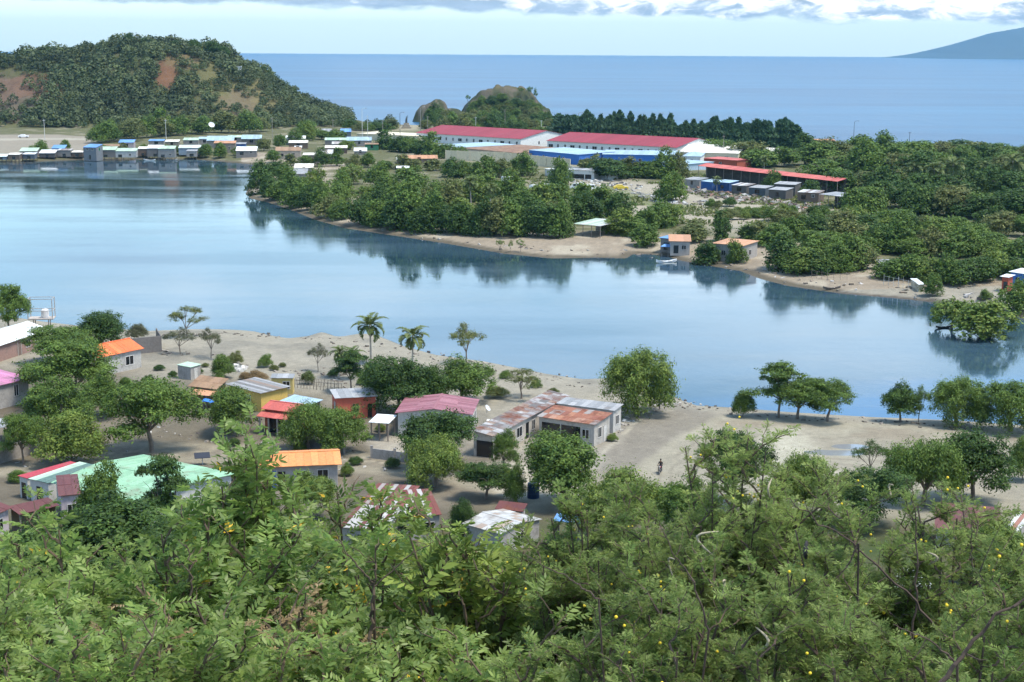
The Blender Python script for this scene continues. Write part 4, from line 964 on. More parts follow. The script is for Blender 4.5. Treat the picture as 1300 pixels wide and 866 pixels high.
def person(loc, rz, label, shirt, legs, sit=False, hair=(.015, .012, .01), group=None):
    t = thing('person', label, 'person', loc, rz, group)
    if not sit:
        v = [(0, 0, .95), (0, 0, 1.15), (0, 0, 1.36), (0, .0, 1.5), (0, .02, 1.6), (0, .03, 1.7), (-.19, 0, 1.38), (-.24, .04, 1.12), (-.22, .12, .9), (-.21, .15, .8), (.19, 0, 1.38), (.25, .03, 1.12), (.24, .1, .9), (.23, .13, .8), (-.1, 0, .9), (-.12, .04, .5), (-.13, -.02, .09), (-.13, .13, .04), (.1, 0, .9), (.12, -.05, .5), (.13, -.14, .09), (.13, 0, .04)]
        e = [(0, 1), (1, 2), (2, 3), (3, 4), (4, 5), (2, 6), (6, 7), (7, 8), (8, 9), (2, 10), (10, 11), (11, 12), (12, 13), (0, 14), (14, 15), (15, 16), (16, 17), (0, 18), (18, 19), (19, 20), (20, 21)]
        r = [.13, .125, .14, .055, .085, .075, .06, .045, .035, .035, .06, .045, .035, .035, .09, .06, .04, .035, .09, .06, .04, .035]; zs, zl = .98, 1.7
    else:
        v = [(0, 0, .80), (0, .0, 1.0), (0, .04, 1.22), (0, .06, 1.36), (0, .08, 1.46), (0, .1, 1.55), (-.19, .04, 1.24), (-.25, .2, 1.02), (-.26, .45, 1.0), (-.27, .53, 1.0), (.19, .04, 1.24), (.25, .2, 1.02), (.26, .45, 1.0), (.27, .53, 1.0), (-.1, .05, .78), (-.18, .42, .72), (-.2, .3, .32), (-.2, .42, .27), (.1, .05, .78), (.18, .42, .72), (.2, .3, .32), (.2, .42, .27)]
        e = [(0, 1), (1, 2), (2, 3), (3, 4), (4, 5), (2, 6), (6, 7), (7, 8), (8, 9), (2, 10), (10, 11), (11, 12), (12, 13), (0, 14), (14, 15), (15, 16), (16, 17), (0, 18), (18, 19), (19, 20), (20, 21)]
        r = [.13, .125, .14, .055, .085, .075, .06, .045, .035, .035, .06, .045, .035, .035, .09, .06, .04, .035, .09, .06, .04, .035]; zs, zl = .86, 1.55
    sk = (.16, .085, .05)
    def col(c):
        if c.z > zl - .26: return sk
        if abs(c.x) > .2 and c.z < zs + .2 and not sit: return sk
        if sit and c.y > .22 and c.z > .9: return sk
        if c.z > zs: return shirt
        return legs if c.z > .14 else (.05, .04, .035)
    skin_body('body', v, e, r, M['cloth'], t, col)
    h = Vector(v[5]); MB().ball((h.x, h.y - .03, h.z + .035), (.1, .11, .075), hair, 10, 6).obj('hair', M['cloth'], t)
    return t
# ------------------------------------------------------------------ the near village
def porch(dp, zf, rc, posts=3, dark=None):
    def f(root, w, d, zw):
        R_ = MB(); slope(R_, (-.3, -dp, zf), (w + .3, -dp, zf), (w + .3, -.02, zf + .45), (-.3, -.02, zf + .45), PAL[rc]); R_.obj('porch_roof', M['roof'], root)
        for i in range(posts):
            x = .1 + (w - .2) * i / (posts - 1); MB().box(x - .08, x + .08, -dp + .1, -dp + .26, -.4, zf, (.4, .37, .34)).obj('post', M['block'], root)
    return f
w9 = lambda f, fc='f', ow=.9: (fc, f, ow, .95, 1.15, 'w')
house('long_house', 'long house with white sheet roof and pinkish brown wall by the frame tower', 'house', (-34, 450), (64, 417.5), (-50, 430), 2.7, 'gx', 1.0, rc='white', wc='pinkbrown', dep=8, ops=[('f', .72, 1.2, .9, 1.1, 'w'), ('f', .85, 1.2, .9, 1.1, 'w'), ('f', .6, .9, 0, 2, 'd', (.2, .15, .13))])
house('block_house', 'grey block house with bright pink sheet roof', 'house', (-48, 501), (40.5, 480), (-84, 492), 3.3, 'sf', .5, rc='hotpink', rm='oldroof', wc='grey', dep=7.5, ops=[('f', .80, .7, 1.3, 1.5, 'w'), ('f', .5, .7, 1.3, 1.5, 'w')], wm='block')
house('block_house', 'grey block house with vivid orange roof and white framed window', 'house', (124, 454), (183, 441.5), (110, 441), 3.0, 'gx', 1.1, rc='tang', wc=(.43, .41, .38), dep=6.2, ops=[('f', .72, 1.5, .8, 1.3, 'w', (.75, .72, .68)), ('f', .3, .9, 0, 2, 'd')])
wall_run('dark grey block wall standing alone behind the orange roofed block house', [(150, 452), (205, 446.5), (199, 436)], 2.6, (.17, .155, .145), pillar=0)
house('hut', 'tiny shed with flat pale green roof on the bare shore', 'shed', (242, 467), (256, 463), (232, 461.5), 1.9, 'sf', .12, over=.12, rc='mint', wc='grey', ops=[('f', .5, .7, 0, 1.6, 'd')])
house('shack', 'low shack with brown patched roof beside the yellow house', 'house', (238, 489.5), (275, 494), (259, 478.5), 2.6, 'sf', .7, rc='brown', rm='oldroof', wc='brown', rows=2, ops=[('f', .6, .9, 0, 1.9, 'o')])
shed('lean_to', 'small orange brown lean-to roof in front of the brown roofed shack', 'shed', (240, 500), (271, 503), (247, 494), 2.0, .3, 'terra', 'oldroof', 'brown')
def tarp():
    t = thing('tarpaulin', 'blue tarpaulin slung on sticks beside the yellow house', 'tarpaulin', on(268, 523)); mb = MB(); n = 7; vs = [(-1.2 + 2.4 * i / (n - 1), -.8 + 1.6 * j / 4, 1.55 + .12 * math.sin(i * 1.3) - .1 * math.sin(j * 1.6)) for j in range(5) for i in range(n)]
    fs = [(j * n + i, j * n + i + 1, (j + 1) * n + i + 1, (j + 1) * n + i) for j in range(4) for i in range(n - 1)]
    mb.add(vs, fs, (.05, .2, .6)).obj('sheet', M['cloth'], t)
    for x, y in ((-1.2, -.8), (1.2, -.8), (1.2, .8), (-1.2, .8)): MB().tube([(x, y, -.2), (x, y, 1.6)], .035, 5, (.3, .25, .2)).obj('pole', M['wood'], t)
tarp()
house('yellow_house', 'yellow house with striped grey zinc roof', 'house', (331, 500), (369.5, 491), (277, 490), 2.7, 'sf', .25, rc='zincmix', wc='yellow', wm='wall', sheet=.7, order='cycle', ops=[('l', .4, .9, .9, 1.1, 'w'), ('l', .7, .9, 0, 2, 'd')])
house('hut', 'little yellow hut with flat grey roof behind the yellow house', 'shed', (343, 480.5), (372.5, 480.5), (350, 475), 2.3, 'sf', .15, over=.15, rc='zinc', wc=(.55, .43, .16), wm='wall', ops=[('f', .7, .9, .8, 1.0, 'w')])
house('porch_house', 'red roofed house with open dark porch on the sandy lane', 'house', (331, 518.5), (372, 523.5), (345, 508), 3.1, 'gx', .5, rc='coral', rm='oldroof', wc='porch', wm='wall', ops=[('f', .35, 2.0, 0, 2.0, 'o'), ('f', .75, 1.2, .7, 1.2, 'o')], extra=porch(1.5, 2.35, 'coral', 4))
house('red_house', 'orange red house with plain grey zinc roof and one dark window', 'house', (425, 506.5), (480, 503.5), (372, 497.5), 2.9, 'sf', .12, over=.3, rc='zinc', wc='red', wm='wall', ops=[('f', .48, .8, .7, 1.3, 'w', (.35, .1, .07)), ('l', .4, .9, 0, 2, 'd'), ('f', .85, .6, 0, 1.9, 'o')])
shed('lean_to', 'pale zinc lean-to between the red porch house and the orange red house', 'shed', (356, 509), (391, 515.5), (371, 500.5), 2.2, .3, 'sky', back='grey')
shed('carport', 'open carport with flat white roof on white posts beside the maroon roof', 'carport', (469, 536), (493, 537.5), (485, 526), 2.4, .2, 'white', posts=3)
mh = house('long_house', 'long pale house with dull maroon roof and small side windows', 'house', (501, 524.5), (600, 527), (562, 506), 3.1, 'gy', .6, rc='pink', wc='pale', wm='wall', rows=2, ops=[('r', .2, 1.0, 1.0, 1.1, 'w'), ('r', .5, 1.0, 1.0, 1.1, 'w'), ('r', .75, 1.0, 1.0, 1.1, 'w'), ('f', .3, 1, 0, 2, 'd'), ('f', .6, 1.2, .9, 1.1, 'w')])
def onwall(root, x, y, z): return root.matrix_world @ Vector((x, y, z))
bpy.context.view_layer.update()
dish(onwall(mh, 11.0, 3.0, 2.6), mh.rotation_euler.z + 1.2, .45, 'grey satellite dish fixed high on the side of the long maroon roofed house')
def ac():
    t = thing('air_conditioner', 'white air conditioner box on the side wall of the maroon roofed house', 'air conditioner', onwall(mh, 11.15, .9, 1.9), mh.rotation_euler.z + math.pi / 2)
    MB().box(-.42, .42, -.32, 0, -.3, .3, (.7, .7, .68)).obj('casing', M['metal'], t); MB().tube([(-.1, -.33, 0), (-.1, -.36, 0)], .22, 14, (.2, .2, .2)).obj('fan_grille', M['metal'], t)
ac()
house('row_house', 'long block row house under a zinc roof rusting at its far end', 'house', (626.5, 554.5), (724, 502.5), (607.5, 542), 2.75, 'sf', .35, over=.3, rc='zincmix', rm='rusty', wc=(.47, .43, .38), rows=3, ops=[('f', .13, .9, .8, 1.3, 'w'), ('f', .26, .9, 0, 2, 'd', (.42, .34, .26)), ('f', .335, 1.5, .8, 1.2, 'w'), ('f', .44, .9, 0, 2.1, 'o'), ('f', .52, .9, .8, 1.2, 'w'), ('f', .7, .9, 0, 2, 'd'), ('l', .4, 2.2, 0, 2, 'o')])
house('rusty_house', 'grey block house with rust red patched roof and two dark open bays', 'house', (681, 529), (755.5, 540), (704, 515), 2.8, 'sf', .45, over=.25, rc='rustmix', rm='rusty', wc=(.42, .39, .35), rows=3, ops=[('f', .22, 2.6, .1, 2.1, 'o'), ('f', .58, 2.7, .1, 2.1, 'o'), ('f', .85, .9, .9, 1.1, 'w'), ('r', .35, .8, .9, 1.2, 'w'), ('r', .7, .8, 0, 2, 'd')])
house('block_house', 'pale block house with plain zinc roof behind the rusty roofed house', 'house', (706, 512.5), (780, 522), (724, 505.5), 3.0, 'sf', .2, over=.25, rc='zinc', rm='oldroof', wc=(.47, .45, .42), rows=2, ops=[('r', .5, .8, 1, 1.1, 'w')])
house('orange_house', 'house with clean orange roof and bright blue door beside the lane', 'house', (328, 593.5), (434, 589), (338, 573), 2.7, 'gx', .6, over=.45, rc='orange', wc='grey', wm='wall', ops=[('f', .12, .95, 0, 2.1, 'd', (.03, .1, .5)), ('f', .25, .8, 0, 2.0, 'o'), ('f', .52, 1.1, .9, 1.1, 'w'), ('f', .8, 1.1, .9, 1.1, 'w')])
house('green_house', 'big house with wide sea green roof', 'house', (64, 613), (185, 641), (171, 575), 2.8, 'gx', .55, over=.4, rc='green', rm='oldroof', rows=2, wc='pale', wm='wall', sheet=1.0, ops=[('r', .4, 1, .9, 1.1, 'w'), ('r', .7, .9, 0, 2, 'd'), ('f', .5, 1.2, .9, 1.1, 'w')])
house('side_building', 'narrow building with red roof beside the big green roof', 'building', (22, 604.5), (34, 608), (80, 583.5), 2.5, 'sf', .1, over=.15, rc='red', wc='pale', wm='wall', ops=[('f', .5, .8, 0, 1.9, 'o')])
house('side_building', 'narrow building with pale mint patched roof between red and green roofs', 'building', (35.5, 608.5), (61, 614), (96, 586), 2.5, 'sf', .12, over=.15, rc=PAL['mint'] + [(.12, .2, .17)], wc='pale', wm='wall', sheet=.6, ops=[('f', .5, .9, 0, 1.9, 'o')])
house('maroon_house', 'lilac walled house with long dark maroon roof under the mint patched building', 'house', (74, 630.5), (103, 628), (18, 609), 2.9, 'sf', .15, over=.25, rc='maroon', rm='roof', wc='lilac', wm='wall', rows=2, ops=[('f', .6, .8, 1.1, .8, 'w'), ('l', .3, .8, .9, 1, 'w')])
shed('maroon_porch', 'open porch with dark maroon roof and red brown post', 'porch', (25, 653), (74, 641.5), (17, 641.5), 2.5, .3, 'maroon', back='brown', sides='r', posts=3)
house('maroon_house', 'pale house with broad dark maroon roof cut by the edge of the photo', 'house', (-52, 672), (17, 644), (-66, 636), 2.8, 'gx', .8, rc='maroon', wc='lilac', wm='wall', dep=9, ops=[('f', .8, .9, .9, 1.1, 'w')])
house('rust_shack', 'shack with rust and white striped roof showing behind yellow flecked leaves', 'house', (430, 670), (488, 674), (505, 616), 2.6, 'sf', .4, over=.2, rc='ruststripe', rm='oldroof', wc='grey', sheet=.45, rows=2, ops=[('f', .5, .9, 0, 2, 'o')])
house('rust_shack', 'shack with rust striped roof and grey block gable beside the dark shady tree', 'house', (512, 657), (561, 654), (551, 621), 2.6, 'sf', .45, over=.2, rc='ruststripe', rm='oldroof', wc='grey', sheet=.45, rows=2, ops=[('f', .7, .9, .9, 1, 'w'), ('r', .3, .8, 0, 1.9, 'o')])
house('rust_shack', 'small shack under a dark rusted roof behind the pale patched roof', 'house', (628, 646), (664, 650), (634, 637), 2.3, 'sf', .3, over=.2, rc='maroon', rm='rusty', wc='grey', ops=[('f', .5, .8, 0, 1.9, 'o')])
house('patched_house', 'low house with pale zinc roof patched in faint rust', 'house', (586, 665), (636, 679), (622, 642), 2.5, 'gx', .35, over=.2, rc=[(.44, .44, .43), (.39, .38, .36), (.48, .475, .46), (.34, .27, .22)], rm='oldroof', wc='grey', rows=3, ops=[('r', .5, .8, .9, 1, 'w')])
house('maroon_house', 'low house with flat dark red roof among the thorn bushes', 'house', (1186, 671), (1272, 679), (1199, 639), 2.6, 'sf', .2, over=.2, rc='maroon', wc='grey', rows=1, ops=[('f', .5, .9, 0, 2, 'd')])
house('zinc_hut', 'narrow hut with rust and white streaked roof next to the flat dark red roof', 'shed', (1274, 674), (1292, 677), (1282, 648), 2.4, 'sf', .2, over=.1, rc=[(.6, .6, .58), (.3, .14, .1), (.55, .55, .53)], rm='oldroof', wc='grey', sheet=.4, order='cycle', ops=[('f', .5, .8, 0, 1.9, 'o')])
house('white_hut', 'hut with white sheet roof glimpsed through the thorn branches', 'house', (1136, 746), (1182, 751), (1145, 722), 2.3, 'sf', .2, over=.1, rc='white', wc='grey', g=6.5, ops=[('f', .5, .8, 0, 1.9, 'o')])
house('striped_hut', 'hut with dark rust striped roof glimpsed low between the shrub stems', 'house', (178, 797), (242, 802), (196, 775), 2.3, 'sf', .2, over=.1, rc='ruststripe', rm='oldroof', wc='grey', sheet=.45, g=9.5, ops=[('f', .5, .8, 0, 1.9, 'o')])
shed('blue_awning', 'small blue sheeted awning behind the thorn bush crown', 'awning', (703, 661), (736, 664), (709, 652), 2.1, .2, 'blue', posts=3)
shed('shelter', 'low open shelter with thin zinc roof beside the long block wall', 'shelter', (-18, 545), (30, 539), (-14, 533), 2.2, .2, 'zinc', posts=4)
wall_run('grey block compound wall with pillars running along the sandy lane', [(472, 581.5), (515, 587), (556, 593)], 1.2, (.36, .34, .32), pillar=3.2, cap=.35)
wall_run('dark grey yard wall with tall pillars under the two round yard trees', [(378, 565), (437, 577.5)], 1.2, (.22, .22, .23), pillar=4.6, cap=.9)
wall_run('long bare concrete block wall below the pink roofed house', [(-60, 604), (0, 588.5), (54, 571.5)], 1.9, (.30, .275, .25), pillar=0)
stick_fence('stick fence in front of the orange red house yard', [(374, 492), (402, 495), (434, 497)], 1.3)
stick_fence('stick fence by the scrap yard sheds behind the big dark trees', [(376, 487), (400, 489), (428, 492)], 1.1)

def frame_tower():
    p = on(54, 421); k = depth(p) / F; t = thing('frame_tower', 'open steel frame tower holding a small white water tank', 'tower', p, .12); w = 15 * k; z1, z2, z3 = 17 * k * 1.0, 22 * k, 43 * k; c = (.40, .38, .36)
    for x in (-1, 1):
        for y in (-1, 1): MB().box(x * w - .07, x * w + .07, y * w * .6 - .07, y * w * .6 + .07, z1, z3, c).obj('upright', M['metal'], t); MB().tube([(x * w * .6, y * w * .4, -.4), (x * w * .62, y * w * .4, z1)], .09, 6, (.3, .26, .23)).obj('leg', M['metal'], t)
    for z in (z1, z2 + 6 * k, z3):
        for s in (-1, 1): MB().box(-w, w, s * w * .6 - .05, s * w * .6 + .05, z - .05, z + .05, c).obj('rail', M['metal'], t); MB().box(s * w - .05, s * w + .05, -w * .6 + .06, w * .6 - .06, z - .05, z + .05, c).obj('rail', M['metal'], t)
    MB().box(-w - .1, w + .1, -w * .6 - .1, w * .6 + .1, z1 + .06, z1 + .14, (.45, .4, .36)).obj('platform', M['wood'], t)
    k_ = thing('water_tank', 'small white plastic water tank up on the steel frame tower', 'water tank', Vector(p) + Vector((.3 * w, 0, z1 + .14)), 0); MB().tube([(0, 0, 0), (0, 0, .1), (0, 0, 1.3), (0, 0, 1.5), (0, 0, 1.55)], [.62, .66, .66, .45, .2], 14, (.72, .68, .66)).obj('shell', M['metal'], k_); MB().tube([(0, 0, 1.55), (0, 0, 1.65)], .22, 12, (.5, .5, .5)).obj('lid', M['metal'], k_)
frame_tower()
def solar():
    t = thing('solar_panel', 'dark solar panel tilted on a short post beside the lane', 'solar panel', on(257, 590), .3); MB().tube([(0, 0, -.2), (0, 0, 1.1)], .05, 6, (.4, .4, .4)).obj('post', M['metal'], t)
    R3 = Matrix.Rotation(.45, 3, 'X'); v = [R3 @ Vector(a) + Vector((0, 0, 1.15)) for a in ((-.9, -.5, 0), (.9, -.5, 0), (.9, .5, 0), (-.9, .5, 0))]; MB().slab(v, .05, (.03, .035, .05)).obj('panel', M['metal'], t)
solar()
def drum(px, py, label, col, r=.45, h=1.5):
    t = thing('water_drum', label, 'water drum', on(px, py)); MB().tube([(0, 0, 0), (0, 0, h * .3), (0, 0, h * .33), (0, 0, h * .36), (0, 0, h * .66), (0, 0, h * .69), (0, 0, h * .72), (0, 0, h)], [r, r, r * 1.05, r, r, r * 1.05, r, r * .95], 16, col).obj('barrel', M['metal'], t); MB().tube([(0, 0, h), (0, 0, h + .06)], r * .8, 14, tuple(v * .8 for v in col)).obj('lid', M['metal'], t)
drum(677, 632, 'dark blue water drum standing on the lane under the dense green tree', (.02, .05, .13), .65, 1.6)
heap('sacks', 'white filled sacks heaped on the shore by the small green bush', [(292, 470, 2, 1.5), (297, 468, 2, 3), (304, 470, 2, 2), (316, 466, 3, 1.5)], 34, (.28, .5), [(.6, .58, .54), (.5, .47, .43), (.66, .64, .6)], 'cloth', flat=.7, cat='sacks')
heap('driftwood', 'grey brushwood and driftwood scattered on the pale shore', [(205, 448, 4, 4), (260, 447, 12, 3), (340, 478, 12, 5), (420, 470, 10, 6), (440, 490, 10, 4)], 60, (.12, .5), [(.2, .17, .14), (.3, .26, .22), (.14, .12, .1)], 'wood', flat=.25, cat='driftwood')
heap('rubble', 'loose stones and rubbish beside the grey block house wall', [(775, 545, 8, 8), (800, 532, 10, 5), (850, 512, 18, 3), (880, 515, 12, 2)], 90, (.12, .35), [(.4, .37, .33), (.26, .23, .2), (.5, .48, .45)], flat=.6)
heap('rubble', 'stones and litter strewn over the village lanes', [(60, 600, 60, 6), (170, 545, 40, 10), (320, 560, 60, 8), (520, 596, 60, 4), (640, 610, 30, 10), (690, 600, 30, 12)], 110, (.08, .3), [(.33, .3, .27), (.2, .17, .15), (.48, .46, .43)], flat=.6)
heap('rubble', 'dark stones and weed wrack along the near shore edge', [(200, 426, 20, 2), (300, 424, 40, 1.5), (400, 431, 30, 3), (520, 447, 20, 3), (620, 465, 40, 3), (740, 487, 40, 3), (870, 516, 16, 3), (1000, 530, 50, 2), (1150, 537, 60, 2), (1290, 547, 40, 2)], 260, (.08, .32), [(.14, .12, .1), (.2, .17, .14), (.09, .075, .065), (.3, .26, .22)], flat=.5)

# people
person(on(825, 519), 2.6, 'person in dark clothes standing under the waterside willow tree', (.03, .028, .03), (.035, .035, .045))
person(on(837, 520), 2.2, 'person in a white shirt standing at the edge of the sandy field', (.62, .6, .58), (.05, .05, .06))
def bike():
    p = on(838, 601); rz = 2.9; t = thing('motorbike', 'dark motorbike crossing the pale sandy field', 'motorbike', p, rz); k = (.05, .05, .055)
    for y in (-.62, .62):
        n = 14; wb = MB(); pts = [(0, y + .29 * math.cos(a), .30 + .29 * math.sin(a)) for a in np.linspace(0, 6.2832, n)]; wb.tube(pts, .05, 6, (.02, .02, .02)); w_ = wb.obj('wheel', M['metal'], t); MB().tube([(-.03, y, .3), (.03, y, .3)], .2, 12, (.3, .3, .3)).obj('rim', M['metal'], w_)
    MB().ball((0, .12, .80), (.14, .26, .13), (.3, .03, .03)).obj('fuel_tank', M['metal'], t); MB().box(-.13, .13, -.72, -.1, .72, .82, k).obj('seat', M['cloth'], t)
    MB().tube([(0, -.6, .32), (0, -.2, .45), (0, .2, .75), (0, .45, .85)], .06, 6, k).tube([(0, .62, .32), (0, .42, .95)], .04, 6, (.3, .3, .3)).obj('frame', M['metal'], t); MB().ball((0, 0, .42), (.14, .2, .16), (.15, .15, .15)).obj('engine', M['metal'], t)
    MB().tube([(-.32, .3, 1.02), (0, .42, .98), (.32, .3, 1.02)], .025, 6, k).obj('handlebar', M['metal'], t); MB().ball((0, .5, .9), (.09, .07, .09), (.6, .6, .6)).obj('headlight', M['metal'], t)
    person(p + Matrix.Rotation(rz, 3, 'Z') @ Vector((0, -.32, .02)), rz, 'person in dark clothes riding the motorbike across the field', (.03, .03, .035), (.04, .04, .05), True)
bike()

# ------------------------------------------------------------------ near trees
T = tree
T('wide', 12, 357, 428, 52, 'airy green tree behind the white roofed long house', 'leaf_mid')
T('round', 128, 392, 448, 72, 'dense dark tree with lumpy crown against the water', 'leaf_dark')
T('bush', 175, 408, 432, 24, 'small grey bush at the water edge by the dark block wall', 'leaf_grey', 'bush', 'bush')
T('wide', 78, 413, 462, 88, 'flat spreading green tree just behind the white roof end', 'leaf_mid')
T('wide', 92, 432, 512, 118, 'big spreading tree hiding the left half of the orange roofed block house', 'leaf_mid')
T('wide', 72, 484, 566, 92, 'leafy green tree beside the grey house with the pink roof', 'leaf_mid')
T('bush', 92, 521, 590, 84, 'bright green bushy tree above the red roof strip', 'leaf_light', 'bushy_tree', 'tree')
T('wide', 193, 474, 574, 118, 'large drooping dark tree with forked trunk beside the big green roof', 'leaf_mid', rz=.5)
T('sparse', 238, 388, 429, 54, 'thin pale tree with flat open crown at the water line', 'leaf_olive')
T('sparse', 229, 414, 450, 40, 'small half bare tree standing on the grey shore with one bent stem', 'leaf_grey')
T('sparse', 268, 414, 455, 36, 'almost leafless grey tree on the pale shore', 'leaf_grey')
T('bush', 281, 452, 480, 30, 'round green bush in front of the white sacks', 'leaf_mid', 'bush', 'bush')
T('bush', 299, 446, 463, 20, 'low grey green bush behind the white sacks', 'leaf_olive', 'bush', 'bush')
T('bush', 337, 449, 466, 18, 'lone small green bush on the pale shore above the yellow hut', 'leaf_mid', 'bush', 'bush')
T('bush', 326, 469, 483, 26, 'dry brown bush behind the yellow house roof', 'leaf_dry', 'bush', 'bush')
T('bush', 311, 473, 482, 16, 'small dry brown tuft beside the larger dry bush', 'leaf_dry', 'bush', 'bush')
T('round', 296, 489, 552, 72, 'round green shade tree on bare ground beside the sandy lane', 'leaf_mid')
T('sparse', 404, 434, 472, 28, 'bare grey dead tree on the pale shore', 'leaf_grey')
T('layer', 446, 446, 500, 52, 'dark layered tree in front of the tall coconut palm', 'leaf_dark')
T('bush', 391, 470, 488, 18, 'small palm like bush near the stick fence', 'leaf_palm', 'bush', 'bush')
fpalm(471, 400, 462, 'tall coconut palm leaning slightly over the pale shore', v=0)
fpalm(524, 415, 474, 'coconut palm with heavy drooping fronds behind the dense dark tree', v=1)
fpalm(430, 439, 480, 'short young palm beside the dark layered tree', v=2)
fpalm(450, 441, 482, 'short ragged palm stub behind the dark layered tree', v=1)
T('round', 508, 454, 526, 92, 'dense dark green tree beside the orange red house', 'leaf_dark')
T('round', 586, 452, 512, 78, 'dark tree with visible forked trunk behind the maroon roof', 'leaf_mid')
T('bush', 548, 462, 520, 46, 'dark bushy tree squeezed between two larger dark trees', 'leaf_dark', 'bushy_tree', 'tree')
T('sparse', 592, 408, 462, 56, 'pale grey green tree standing tallest by the water', 'leaf_olive')
T('sparse', 662, 466, 506, 60, 'straggly shrub with open twigs on the shore above the row house', 'leaf_olive', 'shrub', 'shrub')
T('bush', 630, 488, 505, 28, 'low olive shrub beside the maroon roof end', 'leaf_olive', 'shrub', 'shrub')
T('willow', 392, 508, 572, 66, 'round yard tree nearest the red porch house', 'leaf_mid')
T('round', 437, 512, 576, 66, 'round yard tree in front of the orange red house', 'leaf_mid')
T('wide', 556, 519, 598, 104, 'broad dark shade tree in front of the maroon roofed house', 'leaf_dark')
T('willow', 553, 548, 618, 84, 'light green feathery tree beside the compound wall', 'leaf_light')
T('wide', 617, 586, 634, 70, 'low dark tree leaning over the lane by the row house', 'leaf_dark')
T('willow', 808, 443, 525, 98, 'large willow like tree alone at the water edge', 'leaf_light', rz=1)
T('round', 715, 546, 640, 118, 'dense green tree in front of the rust roofed house', 'leaf_mid')
T('bush', 655, 585, 640, 24, 'small leafy bush beside the sandy lane', 'leaf_mid', 'bush', 'bush')
T('bush', 943, 494, 529, 30, 'small bushy tree standing first in the waterside row', 'leaf_mid', 'bushy_tree', 'tree')
T('layer', 988, 460, 530, 70, 'thin layered thorn tree rising above the waterside row', 'leaf_mid')
T('wide', 1012, 478, 532, 70, 'spreading thorn tree in the waterside row with slanting stem', 'leaf_mid')
T('wide', 1050, 478, 535, 66, 'dense umbrella shaped thorn tree ending the waterside row', 'leaf_mid')
T('round', 1143, 484, 536, 50, 'dark glossy round tree at the water edge', 'leaf_dark')
T('sparse', 1166, 486, 536, 32, 'thin open tree touching the dark glossy round tree', 'leaf_mid')
T('willow', 1214, 478, 540, 76, 'pale feathery tree with twin stems at the water edge', 'leaf_mid')
T('willow', 1283, 482, 548, 88, 'feathery tree at the water edge cut by the photo border', 'leaf_mid')
T('willow', 1172, 546, 642, 96, 'feathery green tree on the sandy field beside the darker lumpy tree', 'leaf_mid')
T('round', 1235, 540, 636, 98, 'dark lumpy tree with clear trunk on the sandy field', 'leaf_dark')
T('wide', 1105, 590, 668, 106, 'dark spreading tree half hidden by the thorn bushes', 'leaf_dark')
T('sparse', 1103, 554, 608, 48, 'slender young tree with a few leaf tufts on the sandy field', 'leaf_dark')
T('bush', 1298, 550, 610, 40, 'green bush at the border of the sandy field', 'leaf_mid', 'bush', 'bush')
T('willow', 1268, 652, 745, 96, 'bright green tree in front of the flat dark red roof', 'leaf_light')
T('wide', 932, 533, 640, 86, 'dark leafed tree rising behind the thorn bush tops', 'leaf_dark')
T('tall', 134, 580, 690, 66, 'upright green tree in front of the big green roof', 'leaf_mid')
T('layer', 214, 578, 690, 84, 'dark tree with stacked leaf tiers in front of the big green roof', 'leaf_dark')
T('round', 150, 622, 745, 190, 'broad dark green tree mass below the maroon roofs', 'leaf_dark')
T('round', 60, 655, 770, 120, 'dark round tree below the maroon porch', 'leaf_dark')
T('round', 235, 640, 760, 130, 'dark leafy tree below the tiered tree', 'leaf_dark')
T('bush', 22, 596, 612, 26, 'tiny weed clump beside the narrow red roof', 'leaf_mid', 'weed', 'weed')
T('bush', 25, 556, 570, 20, 'weed clump on the long bare block wall foot', 'leaf_mid', 'weed', 'weed')

def weed_row(spots, label, group, leaf, name='weed_bush'):
    IT = []
    for (px, py, w, h) in spots: IT.append((px, T('bush', px + TRN.uniform(-3, 3), py - h, py, w, label, TRN.choice(leaf), name, 'bush', None, group)))
    count_off(IT, label)
weed_row([(205, 470, 14, 8), (222, 478, 12, 8), (190, 486, 16, 10), (250, 474, 12, 8), (160, 492, 18, 12), (210, 500, 14, 9), (128, 505, 18, 12), (262, 466, 10, 6), (345, 470, 12, 7), (360, 466, 10, 6), (420, 478, 14, 9), (460, 488, 16, 9)], 'low weedy bush on the grey ground between shore and houses', 'weeds between shore and houses', ['leaf_mid', 'leaf_olive', 'leaf_dark'])
weed_row([(300, 566, 16, 10), (380, 574, 18, 14), (410, 580, 16, 12), (450, 590, 18, 12), (500, 594, 20, 14), (520, 560, 16, 12), (590, 600, 18, 13), (485, 548, 14, 10), (318, 600, 18, 16), (440, 604, 18, 16), (300, 610, 20, 16), (640, 604, 16, 10), (700, 570, 16, 12), (780, 560, 14, 10)], 'green weedy bush beside a house wall on the lanes', 'weeds beside the lane houses', ['leaf_mid', 'leaf_dark', 'leaf_light'])
weed_row([(545, 480, 18, 12), (600, 492, 20, 14), (640, 480, 16, 10), (680, 492, 16, 10), (620, 476, 14, 9), (700, 500, 14, 8), (520, 470, 16, 12)], 'olive shrub on the shore above the long roofs', 'shore shrubs above the long roofs', ['leaf_olive', 'leaf_grey', 'leaf_mid'])
T('round', 330, 590, 660, 46, 'leafy tree hugging the blue door side of the orange roofed house', 'leaf_mid')
T('wide', 400, 598, 660, 60, 'light green tree in front of the orange roofed house', 'leaf_light')
T('round', 588, 628, 690, 40, 'small dark tree between the rust striped and patched roofs', 'leaf_dark')
T('round', 480, 452, 512, 40, 'dark tree joining the layered tree and the dense dark tree', 'leaf_dark')
T('wide', 640, 545, 600, 36, 'small green tree at the near end of the long row house', 'leaf_mid')
T('wide', 30, 520, 590, 50, 'green tree below the bright pink roof', 'leaf_mid')
T('round', 130, 470, 530, 60, 'green tree between the large drooping tree and the orange roofed block house', 'leaf_mid')
